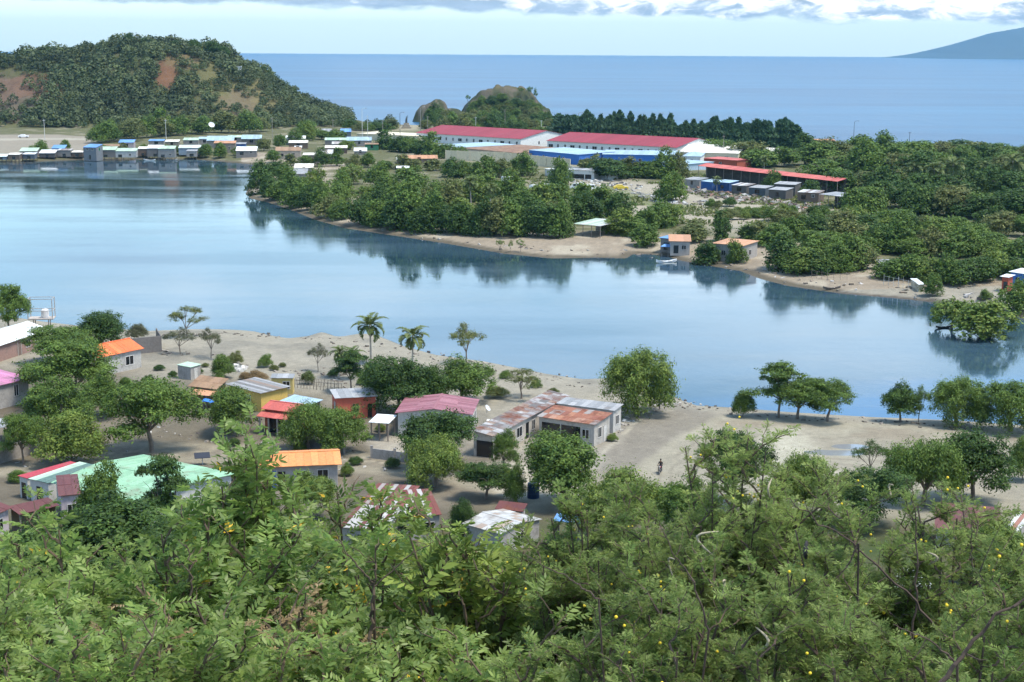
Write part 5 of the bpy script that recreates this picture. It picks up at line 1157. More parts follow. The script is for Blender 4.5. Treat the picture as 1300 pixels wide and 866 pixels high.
T('willow', 1020, 570, 660, 70, 'light green tree behind the highest thorn twigs', 'leaf_light')
T('willow', 795, 588, 690, 112, 'light green feathery bush closing the lower end of the dark track', 'leaf_light', 'bushy_tree', 'tree')
T('wide', 870, 606, 700, 90, 'mid green tree under the motorbike rider on the field edge', 'leaf_mid')
# ------------------------------------------------------------------ across the lagoon: the shanties on the water's edge
SH = 'shanties along the far shore'
def fh(label, x0, x1, yt, ye, yb, rc, wc, dx=2, roof='sf', rise=.4, win=1, name='shanty', cat='shanty', wm='block', group=SH, dn=0, rm='oldroof', side=None):
    """far hut from its photo rows: back roof edge yt, eave ye, ground yb"""
    p = on((x0 + x1) / 2, yb); k = depth(p) / F; zw = max(1.5, (yb - ye) * k)
    if isinstance(wc, str): wc = tuple(np.array(W[wc]) * BR.uniform(.4, .8))
    ops = []
    for i in range(win): ops.append(('f', (i + .6) / (win + .2), .9 if i % 2 else BR.uniform(1.0, 1.9), 1.9 if i % 2 else 1.15, .9 if i % 2 else 1.3, 'w' if i % 2 else 'o'))
    dep = 6.0; T_ = (ye - yt) if yt is not None else 4; rise = max(.35, min(1.8, (T_ - 1.4) * k))
    D = (x0 + dx, (yt if yt is not None else ye - 4))
    return house(name, label, cat, (x0, ye), (x1, ye + dn), D, zw, roof, rise, over=.2, rc=rc, wc=wc, wm=wm, rm=rm, ops=ops, g=p.z, group=group, dep=dep, sheet=1.2, stilts=1.1 if (x1 < 256 and yb > 199) else 0.0)
for a in [
 ('dim grey green shanty standing over the water at the border of the photo', -8, 9, 195.5, 199, 206, 'pale', 'blueg'),
 ('brown walled shanty with pinkish white roof over the water', 9, 25, 194, 196.5, 206, 'ivory', 'brown'),
 ('shanty with bright pale green roof behind a lower white roofed one', 24, 47, 187.5, 192, 202, 'mint', 'pinkw'),
 ('low shanty with white roof in front of the bright pale green roof', 28, 44, 194, 196, 205, 'white', 'blueg', 1),
 ('white roofed open shanty with a hole in its roof', 49, 70, 190, 194.5, 203, 'white', 'dgrey', 2),
 ('small hut with faded blue roof between two round bushes', 65, 82, 184, 188.5, 197, 'blue', 'grey', 1),
 ('grey block shanty with dark doorway beside the faded blue roof', 72, 90, 189, 191, 202, 'greymix', 'grey', 1),
 ('shanty with pale brownish boards and low pink roof', 90, 105, 191, 193.5, 202, 'ivory', 'brown', 1),
 ('long shanty with pale green roof and a lower white eave', 120, 147, 186, 190.5, 203, 'mint', 'dgrey', 1),
 ('grey walled shanty with mint green roof and one window', 144, 173, 188, 192, 203, 'mint', 'pale', 1, 'sf', .4, 2),
 ('wide brown shed roof behind the mint green roofs', 128, 152, 183, 186, 192, 'brown', 'brown', 2),
 ('shanty with blue violet roof behind the brown shed', 150, 170, 177, 181, 189, 'blue', 'pinkw', 2),
 ('little brown and white shanty with open front', 174, 188, 186, 189, 201, 'ivory', 'brown', 1),
 ('shanty with clean white roof beside a mint roof', 186, 207, 184, 188.5, 202, 'white', 'grey', 1),
 ('shanty with light mint roof and dark window by the jetty', 200, 222, 185, 189, 203, 'mint', 'pale', 1, 'sf', .4, 2),
 ('shanty with blue wall under a bright pale roof', 226, 254, 184, 188, 200, 'pale', 'ltblue', 2),
 ('small grey lean shanty in front of the blue walled one', 236, 250, 190, 192, 202, 'zinc', 'grey', 1),
 ('far shanty with steel blue roof under the round bushes', 188, 208, 176.5, 179, 186, 'blue', 'grey', 1),
 ('far shanty with pinkish roof in the second row', 209, 227, 177, 180, 187, 'ivory', 'tan', 1),
 ('far shanty with long mint roof under the dark wood', 232, 252, 174.5, 178, 185, 'mint', 'grey', 1),
 ('far shanty with pale blue roof next to the long mint roof', 251, 268, 173.5, 176.5, 184, 'sky', 'grey', 1),
 ('biggest shanty with sweeping light blue roof', 262, 297, 172, 178.5, 188, 'sky', 'grey', -3),
 ('orange roofed building with tan wall among the blue roofs', 271, 299, 178.5, 182, 194, 'terra', 'tan', 1, 'sf', .4, 2),
 ('hut with deep blue wall beside the white waterside roof', 298, 312, 181, 183, 192, 'zinc', 'blue', 1, 'sf', .2, 0),
 ('white roofed waterside shanty at the end of the row', 299, 326, 186, 191.5, 200, 'white', 'grey', 1, 'sf', .5, 2),
 ('far hut with pale mint roof behind the light blue roofs', 288, 309, 171.5, 174.5, 181, 'mint', 'grey', 1),
 ('far hut with light blue roof and shaded wall by the tall trees', 306, 332, 171, 176.5, 184, 'sky', 'dgrey', -1),
 ('brown roofed house with pale wall and white door', 349, 382, 186.5, 191.5, 202, 'brown', 'tan', -2, 'sf', .5, 2),
 ('shanty with stacked faded roofs at the head of the spit', 384, 405, 194, 197, 208, 'ivory', 'tan', 2),
 ('shanty with dark wall under a grey pink roof', 404, 423, 190, 196, 206, 'greymix', 'dgrey', -3),
 ('long pinkish roof just above the stacked shanties', 412, 441, 184.5, 188, 195, 'ivory', 'brown', 3),
 ('hut with cream roof half sunk in mangrove', 373, 398, 208, 213, 220, 'ivory', 'grey', 2),
 ('mangrove hut with grey roof and black open front', 361, 390, 214.5, 221, 233, 'zinc', 'pale', 3, 'sf', .4, 1),
 ('small ledge roof beside the mangrove hut', 352, 366, 226, 229, 235, 'zinc', 'brown', 2),
 ('far white roofed hut behind the spit trees', 362, 388, 172, 176.5, 184, 'white', 'grey', 1),
 ('far hut with low pink grey roof behind the spit trees', 366, 391, 178, 181.5, 189, 'ivory', 'brown', 1),
 ('small white roof low among the spit trees', 373, 383, 185, 188, 192, 'white', 'grey', 1),
 ('far hut with long pale mint roof by the coast road', 412, 446, 174.5, 178, 184, 'mint', 'grey', 4),
 ('grey walled hut under flat brown roof by the coast road', 421, 446, 179.5, 183, 190, 'greymix', 'grey', 2),
 ('pale blue roofed hut before the cream compound', 440, 472, 173.5, 178.5, 186, 'sky', 'grey', 4),
 ('small bright white roof deep among the spit trees', 449, 466, 187.5, 192, 197, 'white', 'grey', 1),
 ('green walled hut with rust brown roof', 463, 481, 181.5, 183.5, 191, 'brown', 'green', 1),
 ('two blue grey roofs tucked under the hill foot', 408, 421, 163, 167.5, 175, 'zinc', 'blueg', 1),
 ('small slate blue roof at the hill foot beside a dark tree', 432, 446, 163, 167.5, 175, 'blue', 'blueg', 2),
 ('long hut with orange and white roof in the spit trees', 508, 556, 197, 201.5, 207, 'terra', 'brown', 1),
 ('low hut with small white roof at the foot of spit trees', 503, 520, 211.5, 213.5, 219, 'white', 'brown', 1),
 ('tiny white roof end showing left of the long orange roofed hut', 503, 512, 200.5, 202.5, 207, 'white', 'brown', 1),
]: fh(*a)
house('tall_shanty', 'tall two storey shanty with blue roof and green side wall', 'shanty', (105, 187), (122, 187.5), (104, 181), 5.4, 'sf', 1.1, dep=5.5, over=.15, rc='blue', wc=(.17, .18, .19), ops=[('f', .3, .9, 4, 1.2, 'w'), ('f', .7, .9, 4, 1.2, 'w'), ('f', .5, 1, .0, 2, 'o'), ('r', .5, .8, 4, 1.2, 'w', (.05, .3, .12))], g=.6, group=SH)
# ------------------------------------------------------------------ the compound by the sea
def wh(label, A, B, D, zw, rc, n):
    h = house('warehouse', label, 'warehouse', A, B, D, zw, 'gx', 3.4, over=.5, rc=rc, wc=(.70, .70, .69), wm='wall', sheet=2.0, ops=[('f', (i + .5) / n, 1.0 if i % 3 else 2.6, 1.6 if i % 3 else 1.5, 1.5, 'w', (.6, .6, .6)) for i in range(n)] + [('r', .35, 1, 1.4, 1.5, 'w', (.6, .6, .6)), ('r', .65, 1, 1.4, 1.5, 'w', (.6, .6, .6))])
    return h
wh('long white warehouse with red roof in front of the grassy dome', (527, 168.5), (661, 176.5), (548, 162.5), 4.6, 'shopred', 15)
wh('long white warehouse with red roof in front of the dark pine row', (693, 178.5), (859, 187.5), (716, 172.5), 4.6, 'shopred', 17)
FB = lambda name, label, A, B, D, zw, roof, rise, rc, wc, ops=(), **k: house(name, label, 'building', A, B, D, zw, roof, rise, over=.4, rc=rc, wc=wc, wm='wall', sheet=2.2, ops=ops, **k)
FB('cream_building', 'long low cream building beside the first red roofed warehouse', (452, 169.5), (530, 173), (456, 166), 3.2, 'sf', .3, 'cream', 'cream', [('f', .2, 1, 1, 1.2, 'w'), ('f', .8, 1, 1, 1.2, 'w')])
FB('zinc_shed', 'wide pale blue zinc shed roof below the first warehouse', (549, 184), (585, 187.5), (575, 176.5), 3.0, 'sf', .3, 'sky', 'cream', [('f', .5, 2, 0, 2.2, 'o')])
FB('rusty_shed', 'broad brown rusted shed roof behind the cream wall', (585, 188), (668, 195.5), (608, 179.5), 3.0, 'sf', .3, 'brown', 'tan', [('f', .3, 2, 0, 2.2, 'o')], rm='rusty')
FB('blue_hall', 'blue walled hall with pale blue roof behind the cream wall', (670, 190.5), (735, 196.5), (687, 184.5), 4.4, 'sf', .5, 'sky', 'blue', [('f', .3, 1.2, 1.5, 1.2, 'w'), ('f', .7, 1.2, 1.5, 1.2, 'w')])
FB('blue_hall', 'blue walled hall with long pale blue roof beside the white gables', (764, 196), (862, 197.5), (782, 190.5), 4.4, 'sf', .5, 'sky', 'blue', [('f', .5, 1.2, 1.5, 1.2, 'w')])
FB('blue_shed', 'low shed with bright sky blue roof in front of the blue hall', (823, 206), (862, 209.5), (839, 200), 2.6, 'sf', .3, 'sky', 'ltblue', [('f', .4, 1, 0, 2, 'd')])
FB('kiosk', 'small white kiosk with pointed pale blue roof', (866, 198.5), (890, 199), (868, 194), 3.6, 'hip', 1.4, 'sky', (.68, .68, .66), [('f', .5, 1, 1.2, 1.2, 'w')])
FB('cream_hall', 'cream hall with wide ivory gable roof behind the kiosk', (862, 193), (938, 195), (878, 185.5), 4.0, 'gx', 2.2, 'ivory', 'cream', [('f', .8, 1.5, .5, 2, 'w')])
FB('cream_hall', 'smaller cream hall with ivory roof beside the pine row', (934, 192), (969, 195), (938, 187), 3.6, 'gx', 1.8, 'ivory', 'cream', [('r', .5, 1.2, 1, 1.5, 'w')])
FB('brick_building', 'low brick red building under the cream hall', (892, 201), (936, 204), (895, 198), 3.4, 'sf', .1, 'coral', 'brick', [('f', .5, 1.2, 1, 1.2, 'w')])
FB('cream_store', 'small cream store beside the end of the rusted shed', (748, 203), (766, 206), (752, 199), 3.0, 'sf', .2, 'ivory', 'cream', [('f', .5, 1, 0, 2, 'd')])
wall_run('long cream boundary wall in front of the blue hall', [(566, 203), (640, 206), (724, 215)], 4.2, (.62, .54, .38), pillar=6, th=.3, mat='wall')
wall_run('short cream boundary wall beside the small trees', [(724, 219), (752, 221)], 2.4, (.55, .5, .4), pillar=5, th=.3, mat='wall')
FB('long_cabin', 'long grey white cabin with open dark front in the yard', (716, 215.5), (755, 217), (721, 213), 3.4, 'sf', .2, 'zinc', (.6, .6, .58), [('f', .4, 6, .2, 1.7, 'o'), ('f', .8, 2.5, .2, 1.7, 'o')])
FB('container', 'white container box beside the yard tree', (690, 214.5), (702, 215.5), (692, 212.5), 2.8, 'flat', .05, 'white', (.62, .63, .63), [('f', .5, 1.2, 0, 2.2, 'd', (.5, .5, .5))])
FB('container', 'grey white container box next to the long cabin', (758, 217.5), (773, 219), (760, 215.5), 2.8, 'flat', .05, 'white', (.55, .56, .55), [('f', .5, 1.2, 0, 2.2, 'd', (.45, .45, .45))])
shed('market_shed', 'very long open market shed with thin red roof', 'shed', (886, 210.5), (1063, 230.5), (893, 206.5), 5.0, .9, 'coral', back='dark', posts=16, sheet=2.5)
def stall(label, x0, x1, ye, yb, rc, wc, dn=1.5, dx=3, yt=None, win=1): return fh(label, x0, x1, ye - 3 if yt is None else yt, ye, yb, rc, wc, dx, 'sf', .3, win, 'stall_shack', 'shack', group='shacks in front of the red market shed', dn=dn)
stall('grey boarded shack first in the row below the red market shed', 868, 888, 227.5, 238, 'zinc', 'grey')
stall('blue boarded shack nearest the round field tree', 889, 904, 230, 241, 'sky', 'blue', win=0)
stall('wider blue boarded shack with white door posts', 907, 926, 231, 243, 'sky', 'blue', win=1)
stall('dark brown shack among scrap below the red market shed', 928, 948, 235, 246, 'greymix', 'dgrey')
stall('pale grey shack with white front in the middle of the scrap', 950, 972, 238, 249, 'zinc', 'blueg')
stall('grey shack with deep dark opening under a flat zinc roof', 975, 998, 240.5, 253, 'zinc', 'dgrey')
stall('taller shack with open dark front and zinc roof', 982, 1010, 233.5, 248, 'zinc', 'dgrey')
stall('rusty brown and grey shack near the end of the scrap row', 1012, 1040, 244, 257, 'greymix', 'brown', win=2)
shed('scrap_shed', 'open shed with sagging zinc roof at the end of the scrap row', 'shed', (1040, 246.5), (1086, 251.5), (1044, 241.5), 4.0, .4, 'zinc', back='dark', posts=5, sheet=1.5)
heap('scrap', 'long heap of scrap timber, sheets and junk before the shacks', [(862, 236, 6, 4), (900, 246, 10, 5), (950, 252, 14, 5), (1000, 259, 14, 5), (1050, 266, 18, 5)], 420, (.4, 1.3), [(.27, .25, .23), (.17, .135, .11), (.33, .27, .22), (.1, .085, .075), (.38, .37, .35), (.22, .13, .1)], flat=.35, cat='scrap')
heap('scrap', 'pale scrap and stones beside the round field tree', [(810, 247, 8, 3), (830, 251, 9, 4), (848, 257, 6, 3), (900, 259, 6, 2)], 110, (.3, 1.0), [(.38, .37, .35), (.22, .2, .18), (.46, .45, .44)], flat=.5, cat='scrap')
heap('scrap', 'junk strewn along the cabin and containers', [(716, 228, 10, 3), (760, 232, 20, 4), (800, 240, 14, 4)], 140, (.3, .9), [(.3, .28, .26), (.14, .13, .12), (.5, .5, .48)], flat=.45, cat='scrap')
heap('rubble', 'driftwood and litter along the far beach', [(505, 291, 12, 4), (560, 303, 20, 4), (690, 318, 40, 6), (830, 322, 20, 3), (960, 345, 20, 5), (1060, 362, 40, 6), (1180, 372, 40, 8), (1270, 385, 30, 12)], 120, (.15, .6), [(.32, .30, .27), (.12, .1, .08), (.42, .40, .38), (.2, .165, .13)], flat=.4)
# vehicles and boats
minibus(733, 240.5, 2.9, 'white minibus with dark windows, first of the parked pair', sc=1.15)
minibus(749, 242, .25, 'white minibus behind the first one, nose to the road', sc=1.15)
minibus(764, 244.5, 1.2, 'small white van standing apart on the grass', sc=1.0)
minibus(645, 231, .4, 'white truck like van beside the small yard trees', sc=1.1, name='van')
minibus(679, 241.5, .9, 'white van half hidden behind the spit trees', sc=1.0, name='van')
minibus(694, 240, .2, 'second white van half hidden by the yard tree', sc=1.0, name='van')
minibus(788, 241, .1, 'faded yellow car lying low in the grass', (.62, .45, .05), 'old cars in the yard', 1.25, True, 'car')
minibus(30, 175, .2, 'white pickup parked on the bare flat by the wood', (.75, .76, .77), 'vehicles on the flat', 1.3, True, 'car')
boat(846, 333.5, .35, 5.5, 'small white outrigger boat afloat off the blue tarped shack')
boat(218, 203.5, .1, 5.0, 'slim boat moored below the light mint roofed shanty', (.5, .5, .48), outrig=False)
boat(190, 204.2, -.1, 5.5, 'white boat moored under the clean white roof', (.68, .68, .66), outrig=False)
boat(1198, 416.5, .2, 3.2, 'dark little boat tied under the tree standing in the water', (.05, .045, .04), outrig=False)
boat(1250, 380.5, .5, 4.5, 'dark boat pulled up on the far beach', (.10, .09, .085), outrig=False)
boat(1056, 367, .2, 4.0, 'dark wooden boat lying on the beach opposite the slatted roof', (.12, .1, .085), outrig=False)
# shore huts
shed('beach_hut', 'open beach hut with pale green and grey patched roof', 'hut', (728, 284), (762, 287), (722, 274), 3.0, .5, [(.45, .47, .45), (.36, .46, .36), (.5, .5, .48)], back='tan', posts=4)
SHR = 'huts on the far beach'
FB('blue_roof_shack', 'small shack with bright blue roof beside an orange roof', (836, 302), (858, 304), (841, 297), 3.0, 'sf', .2, 'blue', 'dgrey', [('f', .4, 1.6, 0, 2, 'o')], group=SHR)
FB('orange_roof_shack', 'shack with short coral orange roof touching the blue roof', (849, 306.5), (878, 307), (858, 298), 3.0, 'sf', .4, 'terra', 'grey', [('f', .3, 1.2, 0, 2, 'o'), ('f', .7, 1, 1, 1, 'w')], group=SHR)
shed('tarp_shelter', 'low shelter hung with blue tarpaulin at the water edge', 'shelter', (839, 313), (857, 314), (843, 308), 2.2, .3, 'blue', posts=3)
FB('orange_roof_house', 'grey walled house with wide orange roof on the far beach', (903, 309), (944, 312.5), (922, 302.5), 3.6, 'sf', .3, 'terra', 'grey', [('f', .35, 1, 1, 1.1, 'w'), ('r', .5, 1.2, 1, 1.2, 'w')], group=SHR)
shed('tarp_shelter', 'blue tarpaulin awning in front of the wide orange roof', 'shelter', (904, 314), (926, 316), (908, 311), 2.4, .3, 'blue', posts=3)
FB('slat_roof_shed', 'shed with white slatted roof among the shore trees', (995, 321), (1022, 326), (1010, 317.5), 2.6, 'sf', .2, 'slats', 'dgrey', [('f', .5, 1.2, 0, 2, 'o')], order='cycle')
FB('red_shed', 'little red walled shed with white roof at the right beach end', (1269, 351), (1281, 352.5), (1272, 347.5), 3.0, 'sf', .2, 'white', 'brick', [('f', .6, .9, 0, 2, 'o')], group=SHR)
FB('white_hut', 'small hut with white roof and blue side above the red shed', (1280, 345), (1302, 348), (1284, 339), 3.0, 'sf', .3, 'white', 'blue', [('f', .5, .9, 0, 2, 'o')], group=SHR)
fh('small hut with grey white roof between the shore trees', 1120, 1150, 333, 337, 345, 'zinc', 'brown', 3, group=SHR)
fh('little whitewashed store by the beach bush', 1166, 1175, 360, 361.5, 368, 'white', 'cream', 1, group=SHR, win=0)
fh('far hut with white roof in the trees above the market shed', 1044, 1062, 219, 222, 229, 'white', 'grey', 2, group=None)
fh('far building with tan roof showing over the coast trees', 1036, 1062, 176, 179.5, 188, 'terra', 'tan', 3, group=None)
stick_fence('whitewashed stick fence along the far beach', [(1122, 361.5), (1140, 365), (1165, 370)], 2.2, col=(.5, .5, .47), gap=1.2)
stick_fence('dark stick fence in front of the small yard trees', [(590, 228), (640, 227), (672, 225)], 2.2, col=(.12, .1, .09), gap=1.4)
stick_fence('stick pen on the dark beach below the shore trees', [(1030, 352), (1050, 356), (1075, 356)], 1.8, gap=1.3)
# monument, beacon, dish, poles
def monument():
    t = thing('statue', 'dark statue standing on a stepped tan pedestal at the coast', 'statue', on(516, 163)); k = depth(on(516, 163)) / F
    for i in range(3): MB().box(-3.0 + i * .7, 3.0 - i * .7, -3.0 + i * .7, 3.0 - i * .7, i * 1.1 - .4, i * 1.1 + 1.1, (.36, .31, .24)).obj('pedestal', M['block'], t)
    MB().tube([(0, 0, 3.3), (0, 0, 4.6), (.05, 0, 6.0), (0, 0, 6.5), (0, 0, 7.0), (0, 0, 7.5)], [.7, .6, .55, .22, .32, .05], 8, (.06, .065, .06)).tube([(.45, 0, 5.9), (.8, .1, 6.9), (.8, .1, 7.9)], .16, 6, (.06, .065, .06)).obj('figure', M['metal'], t)
monument()
def beacon():
    p = on(304, 96); k = depth(p) / F; t = thing('beacon_tower', 'slim white beacon tower on the flank of the wooded hill', 'tower', p); h = 11 * k
    for x in (-1, 1):
        for y in (-1, 1): MB().box(x * 1.0 - .15, x * 1.0 + .15, y * 1.0 - .15, y * 1.0 + .15, -1, h * .5, (.72, .73, .74)).obj('leg', M['metal'], t)
    MB().box(-1.4, 1.4, -1.4, 1.4, h * .5, h, (.75, .76, .77)).obj('cabin', M['metal'], t); MB().box(-1.6, 1.6, -1.6, 1.6, h, h + .3, (.5, .5, .5)).obj('roof', M['metal'], t)
beacon()
dish(on(269, 176) + Vector((0, 0, 5)), .5, 1.7, 'large white dish tilted above the light blue shanty roof')
for (px, tp, bs, kd, lb, arm) in [
 (57, 152, 178, 'pale', 'pale pole standing alone on the bare flat', 0), (211, 152, 178, 'pale', 'pale pole among the round bushes below the wood', 0), (346, 150, 178, 'wood', 'thin pole at the foot of the wooded hill', 0),
 (423, 152, 176, 'wood', 'grey pole beside the hill foot trees', 0), (460, 140, 178, 'pale', 'tall lamp post before the cream building', 1), (467, 147, 182, 'pale', 'thick pale pole before the cream building', 0), (486, 153, 172, 'wood', 'thin pole over the coast bushes', 0),
 (508, 145, 180, 'dark', 'dark lamp post beside the statue', 1), (534, 138, 168, 'wood', 'lamp post in front of the coast rock', 1), (543, 148, 170, 'wood', 'pole at the warehouse end by the rock', 0), (604, 149, 170, 'pale', 'pole behind the first red warehouse roof', 0),
 (641, 140, 170, 'wood', 'slim pole before the grassy dome', 0), (687, 153, 172, 'pale', 'pale pole at the gable of the first warehouse', 0), (734, 145, 178, 'wood', 'lamp post at the start of the pine row', 1), (773, 157, 178, 'pale', 'pale pole behind the second warehouse roof', 0),
 (836, 146, 182, 'wood', 'tall lamp post in front of the pine row', 1), (883, 162, 186, 'pale', 'pale pole beside the second warehouse gable', 0), (918, 172, 204, 'wood', 'pole in front of the brick red building', 0), (953, 153, 190, 'wood', 'tall lamp post by the smaller cream hall', 1),
 (1000, 167, 186, 'pale', 'leaning pale pole at the pine row end', 0), (1010, 164, 188, 'pale', 'straight pale pole at the pine row end', 0), (1083, 156, 190, 'dark', 'dark lamp post against the sea', 1), (1154, 168, 188, 'dark', 'dark thin pole over the coast trees', 0)]:
    pole(px, tp, bs, lb, kd, None, arm)

# ------------------------------------------------------------------ trees across the lagoon
SEEN = {}
def row(pts, n, wr, hr, kind, label, group, leaf='leaf_mid', name='tree', cat='tree', jy=1.5, jx=3):
    """n trees spread along a line of ground points in the photo"""
    L = [0]; IT = []
    for a, b in zip(pts[:-1], pts[1:]): L.append(L[-1] + math.hypot(b[0] - a[0], b[1] - a[1]))
    for i in range(n):
        s = L[-1] * (i + .5) / n; k = max(j for j in range(len(L) - 1) if L[j] <= s); f = (s - L[k]) / (L[k + 1] - L[k])
        x = pts[k][0] + (pts[k + 1][0] - pts[k][0]) * f + TRN.uniform(-jx, jx); y = pts[k][1] + (pts[k + 1][1] - pts[k][1]) * f + TRN.uniform(-jy, jy)
        w = TRN.uniform(*wr); h = TRN.uniform(*hr); kd = kind if isinstance(kind, str) else TRN.choice(kind); lf = leaf if isinstance(leaf, str) else TRN.choice(leaf)
        IT.append((x, ftree(kd, x, y - h, y, w, label, lf, name, cat, group)))
    count_off(IT, label)
DM = ['leaf_dark', 'leaf_mid', 'leaf_dark', 'leaf_mid', 'leaf_olive']; MM = ['leaf_mid', 'leaf_olive', 'leaf_mid', 'leaf_dark', 'leaf_light']
row([(324, 245), (345, 250), (372, 258), (410, 270), (440, 280)], 9, (24, 38), (22, 34), ['bush', 'bush', 'round'], 'mangrove tree in the row along the narrow beach of the spit', 'mangroves along the spit beach', MM)
row([(450, 284), (500, 289), (560, 296), (620, 299), (690, 300), (720, 300)], 17, (30, 48), (34, 50), ['bush', 'bush', 'round'], 'dense mangrove tree standing in the front row above the mud beach', 'dense mangroves above the mud beach', DM)
row([(325, 228), (360, 238), (400, 248), (450, 258), (520, 266), (600, 268)], 15, (26, 40), (22, 34), ['bush', 'round'], 'green tree in the second row of the spit wood', 'spit wood second row', MM, jy=7, jx=9)
row([(440, 240), (500, 245), (560, 252), (640, 258), (720, 264), (780, 268)], 16, (30, 46), (22, 34), ['bush', 'tall', 'round'], 'light green tree in the middle of the spit wood', 'spit wood middle rows', ['leaf_mid', 'leaf_light', 'leaf_mid'], jy=7, jx=9)
row([(600, 280), (660, 282), (720, 284), (790, 280)], 8, (34, 46), (26, 38), ['bush', 'round'], 'dark round tree filling the spit wood behind the beach', 'spit wood behind the beach', DM, jy=7, jx=9)
row([(340, 206), (390, 212), (430, 212), (480, 214), (530, 214), (580, 222)], 12, (18, 28), (13, 20), ['bush', 'round', 'tall'], 'tree between the huts at the head of the spit', 'trees between the spit huts', DM)
row([(326, 196), (340, 190), (356, 186), (400, 178), (430, 178), (450, 196)], 7, (20, 30), (14, 22), ['bush', 'round'], 'leafy tree rising behind the first spit huts', 'trees behind the spit huts', MM)
row([(480, 190), (500, 192), (530, 196), (560, 200), (590, 205)], 7, (22, 32), (18, 26), ['round', 'tall'], 'dark tree beside the cream and zinc sheds', 'trees beside the zinc sheds', DM)
row([(572, 226), (600, 226), (632, 226), (660, 224), (672, 222)], 8, (22, 34), (20, 28), ['round', 'bush', 'tall'], 'dark tree in front of the long cream wall', 'trees before the cream wall', DM)
row([(780, 296), (800, 300), (830, 290), (860, 285)], 5, (30, 44), (26, 36), ['bush', 'round'], 'green tree behind the blue tarped shack', 'trees behind the beach shacks', MM)
row([(740, 222), (780, 226), (830, 226), (868, 228)], 8, (26, 38), (22, 32), ['round', 'wide', 'bush'], 'dark tree standing below the blue halls', 'trees below the blue halls', DM)
for a in [('round', 711, 193, 240, 30, 'upright tree standing in front of the white container', 'leaf_mid'), ('round', 850, 214, 256, 40, 'round full tree alone on the bare yard', 'leaf_mid'), ('wide', 772, 200, 228, 48, 'spreading tree beside the blue hall end', 'leaf_dark'),
          ('bush', 819, 286, 312, 34, 'green mangrove bush beside the blue roofed shack', 'leaf_mid'), ('tall', 916, 272, 306, 24, 'slender dark tree behind the wide orange roof', 'leaf_dark'), ('bush', 898, 308, 334, 38, 'dark mangrove bush at the water before the orange roof', 'leaf_dark'), ('bush', 933, 306, 334, 24, 'bush in front of the grey wall under the orange roof', 'leaf_mid'),
          ('sparse', 481, 259, 283, 16, 'small light green tree alone on the mud beach', 'leaf_light'), ('bush', 432, 250, 270, 22, 'light green mangrove at the narrow beach', 'leaf_light'), ('sparse', 635, 304, 320, 12, 'tiny mangrove seedling at the water line', 'leaf_light'), ('sparse', 661, 304, 320, 14, 'second tiny mangrove seedling at the water line', 'leaf_light'), ('sparse', 648, 306, 320, 10, 'smallest mangrove seedling between two others', 'leaf_light'),
          ('bush', 880, 282, 306, 44, 'olive bush behind the coral orange roof', 'leaf_olive'), ('bush', 953, 284, 304, 40, 'round bush right behind the wide orange roof', 'leaf_mid'), ('willow', 1208, 371, 417, 60, 'olive tree standing in the lagoon water', 'leaf_light'), ('bush', 1250, 384, 430, 72, 'bushy olive mangrove rising from the lagoon', 'leaf_light'), ('bush', 1184, 352, 376, 26, 'round bush on the far beach beside the white store', 'leaf_mid'),
          ('bush', 1250, 368, 381, 18, 'little bush beside the dark boat', 'leaf_mid'), ('bush', 1292, 356, 396, 40, 'green tree at the beach border of the photo', 'leaf_mid'), ('round', 983, 212, 240, 26, 'small tree in front of the red market shed', 'leaf_mid'), ('round', 1030, 224, 252, 28, 'darker small tree near the end of the red market shed', 'leaf_dark'), ('tall', 956, 190, 210, 30, 'tree rising behind the red market shed', 'leaf_mid')]:
    ftree(*a)
# scrub on the clearing and the wooded right side
row([(890, 268), (930, 266), (960, 276), (1000, 272), (1060, 278), (1110, 276)], 22, (12, 26), (8, 14), 'bush', 'low green scrub bush on the sandy clearing', 'scrub bushes on the clearing', MM, 'scrub_bush', 'bush', 5, 10)
row([(900, 282), (950, 276), (1000, 282), (1050, 286), (1100, 290)], 18, (14, 30), (10, 16), 'bush', 'olive scrub bush scattered on the clearing', 'olive scrub on the clearing', ['leaf_olive', 'leaf_mid'], 'scrub_bush', 'bush', 5, 10)
row([(960, 310), (1010, 304), (1060, 306), (1120, 300)], 10, (34, 50), (18, 28), 'bush', 'broad bush at the edge of the sandy clearing', 'broad bushes edging the clearing', MM, 'bush', 'bush', 4, 6)
row([(985, 340), (1020, 348), (1060, 344), (1100, 340)], 8, (36, 52), (26, 38), ['bush', 'round'], 'dense green shore tree near the white slatted roof', 'shore trees near the slatted roof', MM)
row([(1020, 320), (1080, 322), (1140, 324), (1200, 322), (1260, 326), (1310, 330)], 13, (38, 56), (28, 42), ['round', 'wide', 'bush'], 'leafy tree in the wood above the far beach', 'wood above the far beach', MM, jy=7, jx=9)
row([(1130, 352), (1160, 354), (1210, 362), (1240, 358), (1270, 345), (1310, 360)], 9, (36, 54), (28, 40), ['wide', 'round', 'bush'], 'shady tree standing on the far beach edge', 'trees on the far beach edge', MM)
row([(1080, 296), (1140, 296), (1200, 300), (1260, 300), (1310, 304)], 11, (36, 54), (26, 38), ['round', 'bush', 'wide'], 'tree in the middle of the right hand wood', 'right hand wood middle rows', MM, jy=7, jx=9)
row([(1075, 262), (1100, 268), (1150, 270), (1200, 276), (1260, 276), (1310, 278)], 12, (40, 58), (34, 50), ['round', 'wide'], 'tall dark tree in the wood behind the scrap row', 'dark wood behind the scrap row', DM, jy=7, jx=9)
row([(1040, 232), (1090, 246), (1150, 246), (1200, 250), (1260, 252), (1320, 254)], 12, (40, 60), (32, 46), ['round', 'wide'], 'dark crowned tree in the upper right wood', 'upper right wood', DM, jy=7, jx=9)
